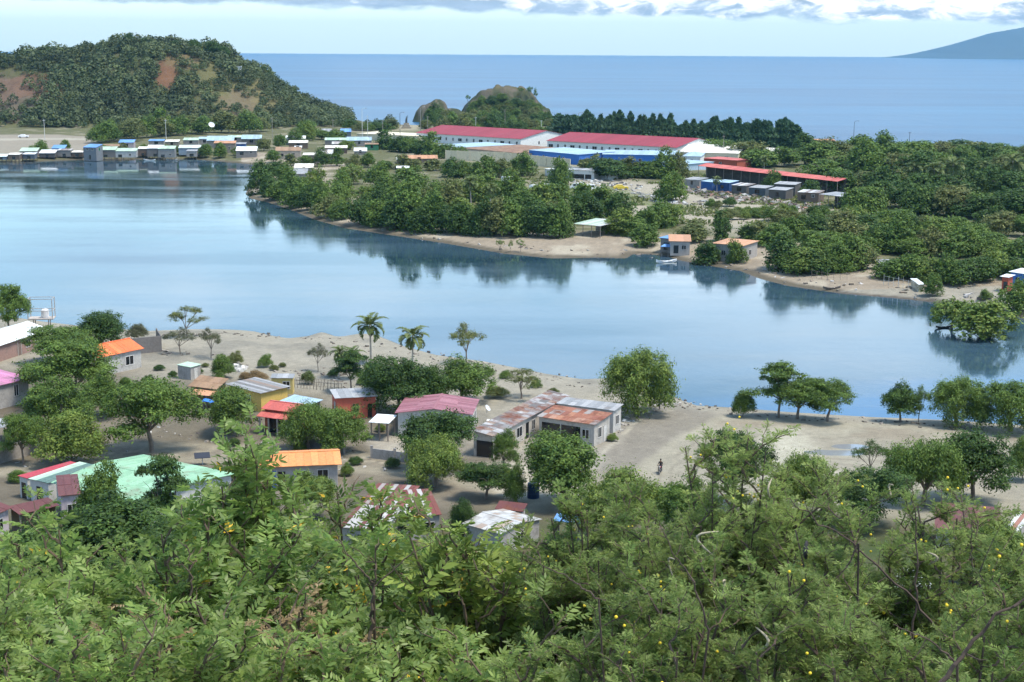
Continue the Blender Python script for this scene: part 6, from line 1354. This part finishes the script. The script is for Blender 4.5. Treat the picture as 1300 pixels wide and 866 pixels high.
row([(1010, 212), (1060, 218), (1120, 222), (1180, 224), (1240, 226), (1310, 228)], 14, (38, 56), (26, 38), ['round', 'wide', 'bush'], 'dark tree in the wood between the palms and the sea', 'wood between palms and sea', DM, jy=7, jx=9)
row([(900, 206), (950, 208), (1000, 206), (1040, 200), (1100, 204), (1160, 206), (1230, 208), (1310, 210)], 19, (34, 52), (22, 32), ['round', 'wide', 'bush'], 'tree in the coastal wood below the sea horizon', 'coastal wood', DM, jy=7, jx=9)
row([(1020, 194), (1080, 196), (1150, 196), (1220, 196), (1320, 196)], 13, (36, 54), (12, 20), ['wide', 'round'], 'low crowned tree on the coast edge against the sea', 'trees on the coast edge', DM)
row([(735, 182), (800, 186), (880, 190), (960, 192), (1016, 192)], 62, (16, 27), (24, 42), 'pine', 'tall feathery pine in the dark row before the sea', 'pine row before the sea', 'leaf_mid', 'pine_tree', 'pine tree', 1.5, 3)
row([(705, 178), (800, 184), (900, 189), (1010, 192)], 46, (20, 30), (20, 32), 'pine', 'shorter pine in front of the tall pine row', 'shorter pines before the sea', 'leaf_mid', 'pine_tree', 'pine tree', 1.5, 3)
row([(560, 169), (600, 171), (650, 174), (700, 178), (735, 180)], 15, (20, 30), (16, 24), ['bush', 'round'], 'dark bush at the foot of the grassy dome', 'bushes at the foot of the dome', DM, 'bush', 'bush')
row([(440, 163), (460, 166), (480, 166), (500, 164)], 6, (18, 28), (8, 14), 'bush', 'low bush on the coast beside the statue', 'coast bushes beside the statue', DM, 'bush', 'bush')
row([(112, 181), (150, 180), (190, 175), (230, 171), (262, 170), (300, 169), (340, 168)], 17, (28, 40), (18, 26), 'bush', 'round grey green bush at the edge of the bare flat', 'round bushes by the bare flat', ['leaf_mid', 'leaf_olive'], 'bush', 'bush', 1.5, 6)
for a in [('bush', 52, 180, 196, 26, 'round green bush between the shanties and the bare flat'), ('bush', 83, 178.5, 192, 15, 'small round bush beside the faded blue roof'), ('bush', 261, 184, 200, 22, 'waterside bush beside the orange roofed building'), ('bush', 280, 186, 200.5, 20, 'brighter waterside bush below the orange roofed building'), ('tall', 205, 138, 168, 24, 'light green tree standing out from the dark wood'), ('round', 390, 148, 176, 32, 'leafy tree at the foot of the wooded hill')]:
    ftree(*a)
for a in [(594, 86, 120, 'lone small tree on the left edge of the grassy dome top'), (662, 112, 124, 'small tree on the grassy dome top'), (672, 109, 127, 'thin tree on the right of the grassy dome top'), (680, 113, 130, 'third thin tree at the right edge of the dome top')]:
    ftree('sparse', a[0], a[1] + (22 if a[0] == 594 else 0), a[2], 10, a[3], 'leaf_mid')
row([(588, 162), (605, 150), (640, 148), (670, 150), (696, 160), (640, 160), (600, 160)], 70, (12, 22), (8, 14), 'bush', 'scrub bush clinging to the flank of the grassy dome', 'scrub on the dome', DM, 'scrub_bush', 'bush', 4, 5)
row([(598, 138), (620, 132), (650, 134), (685, 140), (640, 140)], 34, (10, 18), (5, 9), 'bush', 'low scrub high on the grassy dome', 'high scrub on the dome', DM, 'scrub_bush', 'bush', 5, 5)
for a in [(446, 214, 246, 'far palm with hanging fronds in the spit wood'), (598, 224, 262, 'palm with wide fronds in the spit wood'), (622, 232, 268, 'second palm in the spit wood beside the wide one'), (1158, 206, 246, 'coconut palm first of the palm group in the right wood'), (1186, 206, 252, 'coconut palm with dry drooping fronds in the right wood'), (1208, 200, 250, 'largest coconut palm in the right wood group'), (1284, 196, 244, 'coconut palm standing apart near the photo border'), (1250, 204, 240, 'small palm between the palm group and the border'), (910, 224, 246, 'bushy palm beside the wider blue shack'), (970, 198, 222, 'palm behind the red market shed roof')]:
    fpalm(*a)

# the wooded hill: nobody could count these crowns
def hill_wood():
    r = np.random.default_rng(77); n = 5000
    u = r.uniform(-80, 500, n); y = r.uniform(880, 1075, n); x = (u - CX) * y * .982 / F; z = H(x, y)
    d = .35 + .9 * fbm(x / 28, y / 28, 61); keep = (z > 2.2) & (y > np.interp(u, [-300, 0, 300, 450, 540], [888, 908, 893, 938, 980]))
    for (cu, cz, ru, rz, a) in ((10, 16, 44, 17, .7), (38, 26, 34, 8, .55), (208, 34, 12, 7, .75), (232, 42, 20, 5, .6), (276, 26, 24, 12, .5), (302, 15, 24, 8, .45), (340, 22, 26, 10, .4), (262, 36, 20, 6, .45)):
        q = ((u - cu) / ru) ** 2 + ((z - cz) / rz) ** 2; d = d - a * np.exp(-q * 1.1)
    keep &= r.random(n) < d * 1.25
    x, y, z, u = x[keep], y[keep], z[keep], u[keep]; m = len(x)
    s = r.uniform(1.8, 4.2, m) + 4.5 * r.random(m) ** 3 * np.where(u > 300, .68, 1.0) * (.75 + .6 * r.random(m)); per = 110
    k = np.repeat(np.arange(m), per); dv = unit(r.normal(size=(m * per, 3))); dv[:, 2] = np.abs(dv[:, 2]) * 1.0 - .15
    pos = np.stack([x, y, z], 1)[k] + dv * s[k, None] * np.array([.62, .62, .85]) * (.75 + .35 * r.random(m * per))[:, None] + np.array([0, 0, 1])[None] * (s * .35)[k, None]
    V, Fq, c = leaves_np(pos, dv + np.array([0, 0, .5]) + r.normal(size=dv.shape) * .5, s[k] * .15, r, 1.6, 0, ((.86 + .3 * r.random(m)) * (.55 + .9 * fbm(x / 22, y / 22, 88)))[k], (r.random(m))[k])
    o = link('forest', mesh_np('forest', V, [Fq], M['leaf_hill'], col=c)); tag(o, 'dark green wood covering the hill above the shanties', 'forest', kind='stuff')
hill_wood()
SK = []
for i, (px, tp, bs, w) in enumerate([(14, 62, 76, 16), (58, 56, 72, 14), (98, 52, 66, 14), (130, 48, 62, 16), (165, 40, 56, 18), (186, 46, 60, 14), (222, 50, 64, 18), (246, 48, 66, 22), (270, 49, 70, 24), (285, 56, 76, 16), (334, 84, 96, 10), (342, 88, 100, 9), (352, 96, 108, 8), (365, 104, 116, 10), (374, 112, 124, 8)]):
    SK.append((px, ftree('round' if w > 12 else 'sparse', px, tp, bs, w, 'tree standing up on the skyline of the wooded hill', 'leaf_dark', group='skyline trees of the hill')))
count_off(SK, 'tree standing up on the skyline of the wooded hill')
# weeds on the clearing
def weeds():
    r = np.random.default_rng(9); n = 9000; px = r.uniform(560, 1120, n); py = r.uniform(222, 312, n); P = []
    k = EYE - 2; d = np.array([tuple(ray(a, b)) for a, b in zip(px, py)]); t = -k / d[:, 2]; X = d[:, 0] * t; Y = d[:, 1] * t
    keep = fbm(X / 14, Y / 14, 71) > .52; X, Y = X[keep], Y[keep]; Z = H(X, Y); z_ok = (Z > .6) & (sdist(LAG, X, Y) > 45); X, Y, Z = X[z_ok], Y[z_ok], Z[z_ok]; n = len(X)
    kk = np.repeat(np.arange(n), 5); pos = np.stack([X, Y, Z], 1)[kk] + r.normal(size=(n * 5, 3)) * np.array([.7, .7, .15]) + np.array([0, 0, .2])
    V, Fq, c = leaves_np(pos, r.normal(size=pos.shape) + np.array([0, 0, .7]), np.full(len(pos), .55), r, 2.0, -.6, .8 + .4 * r.random(len(pos)), r.random(len(pos)))
    tag(link('weeds', mesh_np('weeds', V, [Fq], M['leaf_olive'], col=c)), 'patchy low weeds on the sandy clearing', 'weeds', kind='stuff')
weeds()
row([(535, 163), (550, 158), (566, 160), (580, 162), (545, 150)], 16, (12, 20), (8, 18), 'bush', 'bush growing on the coast rock beside the dome', 'bushes on the coast rock', DM, 'bush', 'bush', 3, 3)
row([(100, 197), (128, 199), (176, 198), (224, 197), (270, 196), (320, 197)], 9, (12, 20), (8, 13), 'bush', 'small bush squeezed between the waterside shanties', 'bushes between the shanties', MM, 'bush', 'bush', 2, 6)
# ------------------------------------------------------------------ the shrubs in front
def stems_np(seed, base, tips, r0, wig=.08):
    """smooth wandering stems from a base to each tip: list of point arrays"""
    r = np.random.default_rng(seed); out = []
    for tp in tips:
        a = np.array(base, float); b = np.array(tp, float); n = 9; t = np.linspace(0, 1, n)[:, None]
        mid = a + (b - a) * np.array([.32, .32, .58]) + r.normal(size=3) * wig * .8
        p = (1 - t) ** 2 * a + 2 * t * (1 - t) * mid + t ** 2 * b
        p[1:-1] += r.normal(size=(n - 2, 3)) * wig * .16; out.append(p)
    return out

def pinnate(pos, axis, up, size, r, pairs=6, lw=.34, ll=.42, bright=None, mix=None):
    """compound leaves: two rows of leaflets along a drooping midrib, each leaflet a six-cornered face"""
    n = len(pos); axis = unit(axis); side = unit(np.cross(axis, up)); nr = np.cross(side, axis)
    fs = np.linspace(.22, 1.0, pairs); V = []; cc = []
    for i, f in enumerate(fs):
        for sg in (-1, 1, 0) if i == pairs - 1 else (-1, 1):
            q = pos + axis * (size * f)[:, None] - nr * (size * .30 * f * f)[:, None]
            d = unit(axis * (.55 if sg else 1.2) + side * sg * .85 - nr * (.25 + .3 * r.random(n))[:, None] + r.normal(size=(n, 3)) * .14)
            nn = unit(nr + side * sg * .25 * r.normal(size=n)[:, None] + r.normal(size=(n, 3)) * .28); b = unit(np.cross(d, nn))
            L = (size * ll * (.85 + .3 * r.random(n)) * (1 - .25 * abs(f - .6)))[:, None]; w = L * lw * .5
            V.append(np.stack([q, q + d * L * .3 + b * w * .9, q + d * L * .68 + b * w * .8, q + d * L, q + d * L * .68 - b * w * .8, q + d * L * .3 - b * w * .9], 1))
            br = (np.ones(n) if bright is None else bright) * (.82 + .36 * r.random(n)); mx = np.clip((np.full(n, .5) if mix is None else mix) + r.normal(size=n) * .15, 0, 1)
            cc.append(np.repeat(np.stack([br, mx, np.zeros(n)], 1)[:, None, :], 6, 1))
    V = np.stack(V, 1); cc = np.stack(cc, 1); m = V.shape[1]
    return V.reshape(-1, 3), np.arange(n * m * 6).reshape(-1, 6), cc.reshape(-1, 3)

def bipinnate(pos, axis, up, size, r, pairs=7, bright=None, mix=None):
    """feathery leaves: narrow pinnae either side of a short midrib, each a thin comb of tiny leaflets"""
    n = len(pos); axis = unit(axis); side = unit(np.cross(axis, up)); nr = np.cross(side, axis); V = []; cc = []
    for i, f in enumerate(np.linspace(.2, 1, pairs)):
        for sg in (-1, 1):
            q = pos + axis * (size * f)[:, None] - nr * (size * .2 * f * f)[:, None]
            d = unit(axis * .5 + side * sg + r.normal(size=(n, 3)) * .16 - nr * .15); nn = unit(nr + r.normal(size=(n, 3)) * .3); b = np.cross(d, nn)
            L = (size * .62 * (.8 + .4 * r.random(n)))[:, None]; w = L * .115
            V.append(np.stack([q, q + d * L * .5 + b * w, q + d * L, q + d * L * .5 - b * w], 1))
            br = (np.ones(n) if bright is None else bright) * (.82 + .36 * r.random(n)); mx = np.clip((np.full(n, .5) if mix is None else mix) + r.normal(size=n) * .12, 0, 1)
            cc.append(np.repeat(np.stack([br, mx, np.zeros(n)], 1)[:, None, :], 4, 1))
    V = np.stack(V, 1); cc = np.stack(cc, 1); m = V.shape[1]
    return V.reshape(-1, 3), np.arange(n * m * 4).reshape(-1, 4), cc.reshape(-1, 3)

def poly_at(P, t):
    x = t * (len(P) - 1); i = np.minimum(x.astype(int), len(P) - 2); f = (x - i)[:, None]; return P[i] * (1 - f) + P[i + 1] * f, unit(P[i + 1] - P[i])

FG = random.Random(3)
def fpt(px, py, d):
    """point seen at a photo pixel, d metres in front along the ground"""
    v = ray(px, py); k = d / v.y; return Vector((v.x * k, d, EYE + v.z * k))

def shrub(label, base, tips, seed, kind='leafy', nsub=9, spacing=.042, lsize=.135, yellow=6, flowers=0, pods=0, dry=0, name='shrub', leaf=None, stem=(.13, .095, .065), r0=.024, spread=1.0, group=None, boughs=()):
    """base: (px, d) on the hillside; tips: [(px, py, d)] where its main stems end"""
    r = np.random.default_rng(seed); bx = ray(base[0], 700); x0 = bx.x * base[1] / bx.y; p0 = Vector((x0, base[1], gz(x0, base[1])))
    t = thing(name, label, 'shrub', p0, 0, group); T = [np.array(fpt(q[0], q[1] + ((40 if 370 < q[0] < 720 else 18) if kind == 'leafy' else 8), q[2]) - p0) for q in tips]
    T = [v for q in T for v in [q] + [q + np.array([r.uniform(-.42, .42), r.uniform(-.4, .3), -r.uniform(.15, .75)]) for _ in range(2)]]
    mains = stems_np(seed, (0, 0, -.1), T, r0); wood = MB(); P, A, U, B_, X_ = [], [], [], [], []
    ends = []
    for mnum, m in enumerate(mains):
        Lm = np.linalg.norm(np.diff(m, axis=0), axis=1).sum()
        wood.tube(list(m), list(np.linspace(r0, r0 * .22, len(m))), 6, stem)
        lines = [(m, .45, 1.0, 1.0)]
        for k in range(nsub):
            f = .42 + .56 * (k + r.random()) / nsub; q, dv = poly_at(m, np.array([f])); q, dv = q[0], dv[0]
            a = r.random() * 6.283; out = np.array([math.cos(a), math.sin(a), .35 + .5 * r.random()]); dr = unit(dv * .45 + out * .8)
            L = (.2 + .34 * r.random() if kind == 'leafy' else .16 + .3 * r.random()) * (1.5 - .9 * f) * spread; n = 6; s = np.linspace(0, 1, n)[:, None]
            b = q + dr * L * s + np.array([0, 0, .10 if kind == 'leafy' else -.12]) * L * s ** 2 + np.vstack([[0, 0, 0], r.normal(size=(n - 1, 3)) * .04 * L])
            wood.tube(list(b), list(np.linspace(r0 * .42, r0 * .13, n)), 5, stem); lines.append((b, .15, 1.0, .9))
            if kind != 'leafy' or k % 2:
                for _ in range(2 if kind == 'leafy' else 4):
                    f2 = .25 + .7 * r.random(); q2, d2 = poly_at(b, np.array([f2])); a = r.random() * 6.283
                    dr2 = unit(d2[0] * .6 + np.array([math.cos(a), math.sin(a), .4]) * .7); L2 = L * (.3 + .35 * r.random()); s2 = np.linspace(0, 1, 4)[:, None]
                    c = q2[0] + dr2 * L2 * s2 + np.vstack([[0, 0, 0], r.normal(size=(3, 3)) * .05 * L2]); wood.tube(list(c), list(np.linspace(r0 * .2, r0 * .08, 4)), 4, stem); lines.append((c, .1, 1.0, .8))
        for (ln, f0, f1, sc) in lines:
            Ll = np.linalg.norm(np.diff(ln, axis=0), axis=1).sum(); n = max(2, int(Ll * (f1 - f0) / spacing)); f = np.sort(f0 + (f1 - f0) * r.random(n)); q, dv = poly_at(ln, f)
            a = np.arange(n) * 2.4 + r.random() * 6; rad = np.stack([np.cos(a), np.sin(a), .25 + .3 * r.random(n)], 1); ax = unit(dv * .55 + rad * .75 + r.normal(size=(n, 3)) * .2)
            P.append(q); A.append(ax); B_.append(np.full(n, .68 + .55 * r.random())); X_.append(np.clip(.25 + .5 * f + r.normal(size=n) * .1, 0, 1)); ends.append((ln[-1], unit(ln[-1] - ln[-2])))
    P = np.concatenate(P); A = np.concatenate(A); B_ = np.concatenate(B_); X_ = np.concatenate(X_); n = len(P)
    U = unit(np.array([0, 0, 1.0]) + r.normal(size=(n, 3)) * .35); sz = lsize * (.65 + .6 * r.random(n))
    lm = M[leaf] if leaf else M['leaf_shrub' if kind == 'leafy' else 'leaf_thorn']
    V, Fq, c = (pinnate(P, A, U, sz, r, 6, bright=B_, mix=X_) if kind == 'leafy' else bipinnate(P, A, U, sz, r, 7, bright=B_, mix=X_))
    wood.obj('stem', M['bark'], t); link('foliage', mesh_np('foliage', V, [Fq], lm, col=c), t)
    for bp, bd, br_ in boughs: bough_pts(bp, bd, br_, p0, r, t, stem)
    rank = np.argsort(-(P[:, 2] * 1.0 - P[:, 1] * .7)); ends.sort(key=lambda e: -(e[0][2] - .7 * e[0][1])); ends = ends[:max(6, int(len(ends) * .45))]
    for _ in range(yellow):
        i = rank[r.integers(int(n * .3))]; V2, F2, c2 = pinnate(P[i:i + 1], A[i:i + 1], U[i:i + 1], np.array([lsize * .8]), r, 3, .5)
        link('yellow_leaf', mesh_np('yellow_leaf', V2, [F2], M['yleaf'], col=c2), t)
    for _ in range(flowers):
        e, d = ends[r.integers(len(ends))]; 
        for q in range(int(r.integers(1, 4))): MB().ball(tuple(e + d * .03 + np.array([0, -.03, .02]) + r.normal(size=3) * .028), .0055 + .0015 * r.random(), (1, 1, 1), 7, 5).obj('flower_head', M['petal'], t, True)
    for _ in range(dry):
        e, d = ends[r.integers(len(ends))]; h = r.uniform(.05, .11); a = r.random() * 6.28; cu = np.array([math.cos(a), math.sin(a), .3]) * h * .6
        MB().tube([e + cu * math.sin(s * 3.5) + np.array([0, 0, h]) * (s - .4) for s in np.linspace(0, 1, 7)], [.003, .005, .0055, .0055, .005, .004, .002], 5, (.36, .31, .22)).obj('dry_pod', M['bark'], t, True)
    for _ in range(pods):
        e, d = ends[r.integers(len(ends))]; a = r.random() * 6.28; h = r.uniform(.07, .13); cu = np.array([math.cos(a), math.sin(a), 0]) * h * .35
        pts = [e + cu * (s * (1 - s) * 4) - np.array([0, 0, h]) * s for s in np.linspace(0, 1, 6)]
        MB().tube(pts, [.005, .010, .0115, .011, .009, .004], 6).obj('seed_pod', M['pod'], t, True)
    return t, len(Fq)

NF = 0
def bough_pts(bp, bd, rad, p0, r, t, stem):
    """a crooked bare bough with short side twigs"""
    A = np.array([tuple(fpt(a, b, bd) - p0) for a, b in bp]); n = 22; q, dv = poly_at(A, np.linspace(0, 1, n)); foot = MB().tube([(0, 0, -.1), tuple(A[0] * np.array([.6, .6, .45])), tuple(A[0])], [rad * 1.5, rad * 1.2, rad], 6, tuple(v * .75 for v in stem)); L = np.linalg.norm(A[-1] - A[0])
    w = r.normal(size=(n, 3)) * L * .011; w[0] = 0; q = q + np.cumsum(w, 0) * .35 + w * .5; mb = foot.tube(list(q), list(np.linspace(rad, rad * .28, n)), 6, tuple(v * .75 for v in stem))
    for k in range(9):
        i = int(r.integers(3, n - 1)); d = unit(dv[i] * .5 + r.normal(size=3) * .8); l = L * r.uniform(.05, .16); s = np.linspace(0, 1, 4)[:, None]
        mb.tube(list(q[i] + d * l * s + np.vstack([[0, 0, 0], r.normal(size=(3, 3)) * l * .08])), list(np.linspace(rad * .35, rad * .1, 4)), 4, tuple(v * .75 for v in stem))
    mb.obj('bough', M['bark'], t)
def sh(*a, **k):
    global NF; t, n = shrub(*a, **k); NF += n; return t
# leafy shrubs
sh('leafy shrub with the tallest upright spray reaching over the green roof', (300, 10.0), [(312, 545, 9.6), (298, 562, 9.7), (326, 565, 9.5), (340, 590, 9.8), (282, 600, 9.4), (345, 615, 9.8), (262, 660, 9.2), (370, 650, 9.6), (225, 690, 9.3), (330, 700, 8.9)], 1, yellow=26, nsub=9)
sh('leafy shrub with two light sprays beside the orange roofed house', (455, 10.5), [(428, 585, 10.2), (484, 592, 10.4), (400, 640, 10.0), (520, 600, 10.6), (470, 670, 9.8), (545, 655, 10.3), (500, 730, 9.6)], 2, yellow=30, nsub=9)
sh('bright leafy shrub filling the left bottom corner', (60, 8.5), [(20, 672, 8.6), (75, 655, 8.8), (120, 720, 8.2), (-20, 690, 8.3), (40, 760, 7.8), (95, 790, 7.6), (150, 760, 8.0)], 3, yellow=5, nsub=9)
sh('leafy shrub with a thin dark leaning stem and yellowed leaves', (255, 8.2), [(205, 660, 8.4), (240, 690, 8.2), (180, 720, 8.0), (265, 640, 8.6), (215, 780, 7.5), (290, 760, 7.7)], 4, yellow=30, boughs=[([(276, 875), (262, 800), (246, 740), (238, 690)], 7.3, .011)], nsub=9)
sh('leafy shrub with a straight dark central stem', (478, 8.0), [(488, 655, 8.2), (455, 690, 8.0), (535, 690, 8.2), (430, 740, 7.6), (560, 745, 7.8), (500, 760, 7.4), (400, 700, 8.0)], 5, yellow=26, boughs=[([(462, 875), (472, 800), (474, 740), (475, 690)], 6.9, .012), ([(474, 740), (440, 700), (425, 672)], 6.9, .006), ([(475, 745), (520, 705), (548, 690)], 7.0, .005)], nsub=9)
sh('leafy shrub meeting the thorn bushes in the middle', (600, 8.8), [(565, 660, 9.0), (610, 668, 9.0), (650, 690, 8.8), (585, 720, 8.5), (640, 750, 8.3), (680, 740, 8.6), (700, 700, 9)], 6, yellow=8, nsub=9)
sh('low leafy shrub at the bottom edge below the striped hut', (170, 6.2), [(140, 800, 6.3), (200, 810, 6.2), (90, 820, 6.1), (250, 820, 6.2), (160, 850, 5.9), (300, 800, 6.4)], 7, yellow=5, nsub=10, lsize=.10, spacing=.032)
sh('low leafy shrub at the bottom edge under the dark central stem', (420, 6.3), [(380, 790, 6.5), (440, 800, 6.4), (350, 830, 6.2), (500, 810, 6.4), (430, 850, 6.0), (560, 820, 6.4)], 8, yellow=8, nsub=10, lsize=.10, spacing=.032)
sh('low leafy shrub hanging over the left border', (-20, 6.5), [(0, 780, 6.6), (-30, 740, 6.6), (40, 810, 6.4), (20, 850, 6.1), (70, 850, 6.2)], 9, yellow=2, nsub=10, lsize=.10, spacing=.032)
sh('low leafy shrub at the bottom edge below the thorn bush', (640, 6.5), [(610, 800, 6.6), (660, 790, 6.6), (580, 840, 6.3), (700, 830, 6.4), (640, 855, 6.1)], 10, yellow=5, nsub=10, lsize=.10, spacing=.032)
sh('bright leafy shrub standing behind the left corner shrub', (130, 14), [(110, 690, 14.0), (160, 680, 14.2), (60, 700, 14.0), (190, 720, 13.6), (230, 660, 14.4), (10, 665, 14)], 41, yellow=4, nsub=10)
sh('leafy shrub standing behind the two light sprays', (560, 14), [(520, 672, 14.0), (570, 690, 14.2), (610, 680, 14.0), (450, 690, 13.8), (390, 690, 14)], 42, yellow=6, nsub=10)
sh('withered brown shrub low between the leafy shrubs', (395, 7.6), [(380, 735, 7.4), (350, 770, 7.2), (420, 770, 7.2), (395, 800, 7.0)], 61, yellow=0, nsub=7, leaf='leaf_dry', lsize=.09, spacing=.06)
sh('half dry shrub beside the striped hut roof', (150, 7.4), [(150, 770, 7.3), (120, 800, 7.1), (185, 790, 7.2)], 62, yellow=0, nsub=7, leaf='leaf_dry', lsize=.085, spacing=.065)
sh('pale yellow green shrub with sparse upright sprays', (620, 7.8), [(590, 650, 7.8), (560, 625, 7.9), (640, 700, 7.6), (665, 660, 7.9), (520, 640, 7.8)], 63, yellow=10, nsub=7, leaf='leaf_light', lsize=.15, spacing=.06)
# thorn bushes
TK = dict(kind='thorn', spacing=.0125, lsize=.033, dry=4, yellow=0, name='thorn_bush', stem=(.12, .085, .068), r0=.014)
sh('thorn bush with highest twigs reaching into the pale field', (940, 7.4), [(950, 548, 7.2), (930, 560, 7.3), (972, 565, 7.2), (1060, 600, 7.4), (905, 590, 7.1), (1000, 585, 7.3), (870, 560, 7.4), (960, 640, 6.8), (1020, 640, 7.0), (890, 660, 6.8), (1045, 600, 7.5)], 11, nsub=13, flowers=30, pods=2, **TK)
sh('thorn bush with olive crown before the dense green tree', (770, 7.6), [(745, 640, 7.4), (700, 650, 7.5), (800, 625, 7.6), (835, 640, 7.4), (760, 700, 7.0), (690, 710, 7.1), (820, 710, 7.0), (722, 632, 7.5), (738, 628, 7.5)], 12, nsub=13, flowers=24, pods=1, **TK)
sh('thorn bush with long dark branch sloping across it', (1120, 6.4), [(1075, 640, 6.4), (1040, 690, 6.2), (1130, 690, 6.3), (1010, 665, 6.5), (1090, 740, 5.9), (1160, 730, 6.1), (1060, 780, 5.6), (1180, 690, 6.5)], 13, boughs=[([(1200, 812), (1150, 750), (1090, 690), (1045, 655), (1010, 628)], 5.6, .006), ([(1090, 690), (1075, 720), (1060, 735)], 5.6, .004)], nsub=13, flowers=26, pods=6, **TK)
sh('thorn bush with upright twigs before the flat dark red roof', (1240, 6.2), [(1165, 635, 6.4), (1215, 650, 6.3), (1195, 700, 6.1), (1270, 720, 6.0), (1240, 760, 5.7), (1305, 700, 6.2), (1220, 620, 6.6)], 14, boughs=[([(1158, 800), (1160, 720), (1157, 660), (1152, 610)], 5.7, .0045), ([(1260, 790), (1238, 720), (1236, 660)], 5.7, .004)], nsub=12, flowers=24, pods=6, **TK)
sh('thorn bush filling the bottom edge under the olive crown', (830, 5.2), [(780, 770, 5.4), (840, 750, 5.4), (900, 770, 5.3), (740, 800, 5.3), (860, 820, 4.9), (800, 840, 4.8), (930, 730, 5.5)], 15, boughs=[([(900, 800), (880, 740), (850, 700), (835, 660)], 4.9, .004), ([(760, 760), (720, 730), (640, 690)], 5.0, .0035)], nsub=12, flowers=14, pods=0, **TK)
sh('thorn bush filling the bottom edge under the dark pods', (1050, 4.9), [(980, 760, 5.1), (1030, 790, 5.0), (1100, 800, 4.9), (960, 820, 4.8), (1060, 840, 4.6), (1130, 830, 4.8), (1000, 720, 5.3)], 16, nsub=12, flowers=12, pods=1, **TK)
sh('thorn bush at the right bottom corner with thick forked branch', (1290, 4.8), [(1200, 790, 4.9), (1250, 800, 4.8), (1310, 770, 4.9), (1170, 830, 4.7), (1260, 845, 4.5), (1300, 745, 5.1)], 17, boughs=[([(1185, 880), (1225, 830), (1265, 785), (1315, 752)], 4.2, .008), ([(1215, 842), (1180, 812), (1130, 790)], 4.25, .004)], nsub=12, flowers=10, pods=3, **TK)
TK2 = dict(TK, lsize=.05, spacing=.02, dry=2)
sh('thorn bush standing behind the highest twigs', (1010, 12), [(985, 590, 11.8), (1030, 640, 11.6), (930, 600, 11.8), (900, 680, 11.4), (1080, 660, 11.8), (960, 690, 11.4)], 18, nsub=14, flowers=6, pods=0, **TK2)
sh('thorn bush standing behind the olive crown', (820, 12), [(790, 640, 11.8), (850, 660, 11.6), (730, 690, 11.4), (690, 700, 11.6), (880, 700, 11.4), (650, 690, 11.9), (780, 590, 12.2)], 19, nsub=14, flowers=6, pods=0, **TK2)
sh('thorn bush standing behind the dark pods', (1180, 11), [(1150, 770, 10.6), (1100, 720, 10.8), (1230, 780, 10.4), (1060, 720, 10.8), (1280, 760, 10.6)], 20, nsub=13, flowers=4, pods=0, **TK2)
# weeds and bushes on the slope further down
def slope_bush(px, d, top, w, kd, leaf, label, name='bush'):
    v = ray(px, 720); x = v.x * d / v.y; z = gz(x, d); tz = fpt(px, top, d).z; h = max(1.2, tz - z); k = depth((x, d, z)) / F
    t = thing(name, label, 'bush', (x, d, z - .1), FG.uniform(0, 6), 'bushes on the slope'); cm, tm = NEARV[kd][FG.randrange(3)]
    c = link('crown', cm, t); c.scale = (w * k, w * k, h); setmat(c, 0, M[leaf]); q = link('trunk', tm, t); q.scale = (w * k, w * k, h)
for i, (px, d, top, w, kd, lf, lb) in enumerate([
 (80, 60, 735, 190, 'bush', 'leaf_mid', 'dark bush low on the slope at the left corner'), (190, 45, 800, 170, 'bush', 'leaf_mid', 'bush low on the slope in front of the striped hut'), (330, 62, 705, 180, 'bush', 'leaf_mid', 'wide bush low on the slope under the orange roofed house'),
 (450, 55, 735, 190, 'bush', 'leaf_light', 'light bush low on the slope under the rust striped shack'), (570, 62, 705, 180, 'bush', 'leaf_mid', 'bush low on the slope below the pale patched roof'), (690, 58, 690, 190, 'bush', 'leaf_mid', 'wide bush low on the slope behind the olive thorn bush'),
 (800, 60, 660, 190, 'bush', 'leaf_mid', 'broad bush low on the slope beside the pale field'), (920, 62, 640, 180, 'bush', 'leaf_light', 'light bush low on the slope behind the tallest thorn twigs'), (1030, 60, 690, 190, 'bush', 'leaf_mid', 'bush low on the slope before the dark spreading tree'),
 (1110, 50, 770, 170, 'bush', 'leaf_mid', 'bush low on the slope under the white sheet roof'), (1230, 48, 790, 190, 'bush', 'leaf_mid', 'bush low on the slope at the right corner'), (40, 28, 800, 260, 'bush', 'leaf_mid', 'weedy bush halfway down the slope at the left border'),
 (300, 28, 815, 280, 'bush', 'leaf_light', 'weedy bush halfway down the slope by the thin leaning stem'), (560, 28, 800, 280, 'bush', 'leaf_mid', 'weedy bush halfway down the slope by the dark central stem'), (820, 28, 770, 280, 'bush', 'leaf_olive', 'olive bush halfway down the slope below the field'), (1060, 26, 810, 280, 'bush', 'leaf_olive', 'olive bush halfway down the slope below the dark tree'), (1290, 26, 820, 260, 'bush', 'leaf_olive', 'olive bush halfway down the slope at the right border')]):
    slope_bush(px, d, top, w, kd, lf, lb)
print('foreground faces', NF)
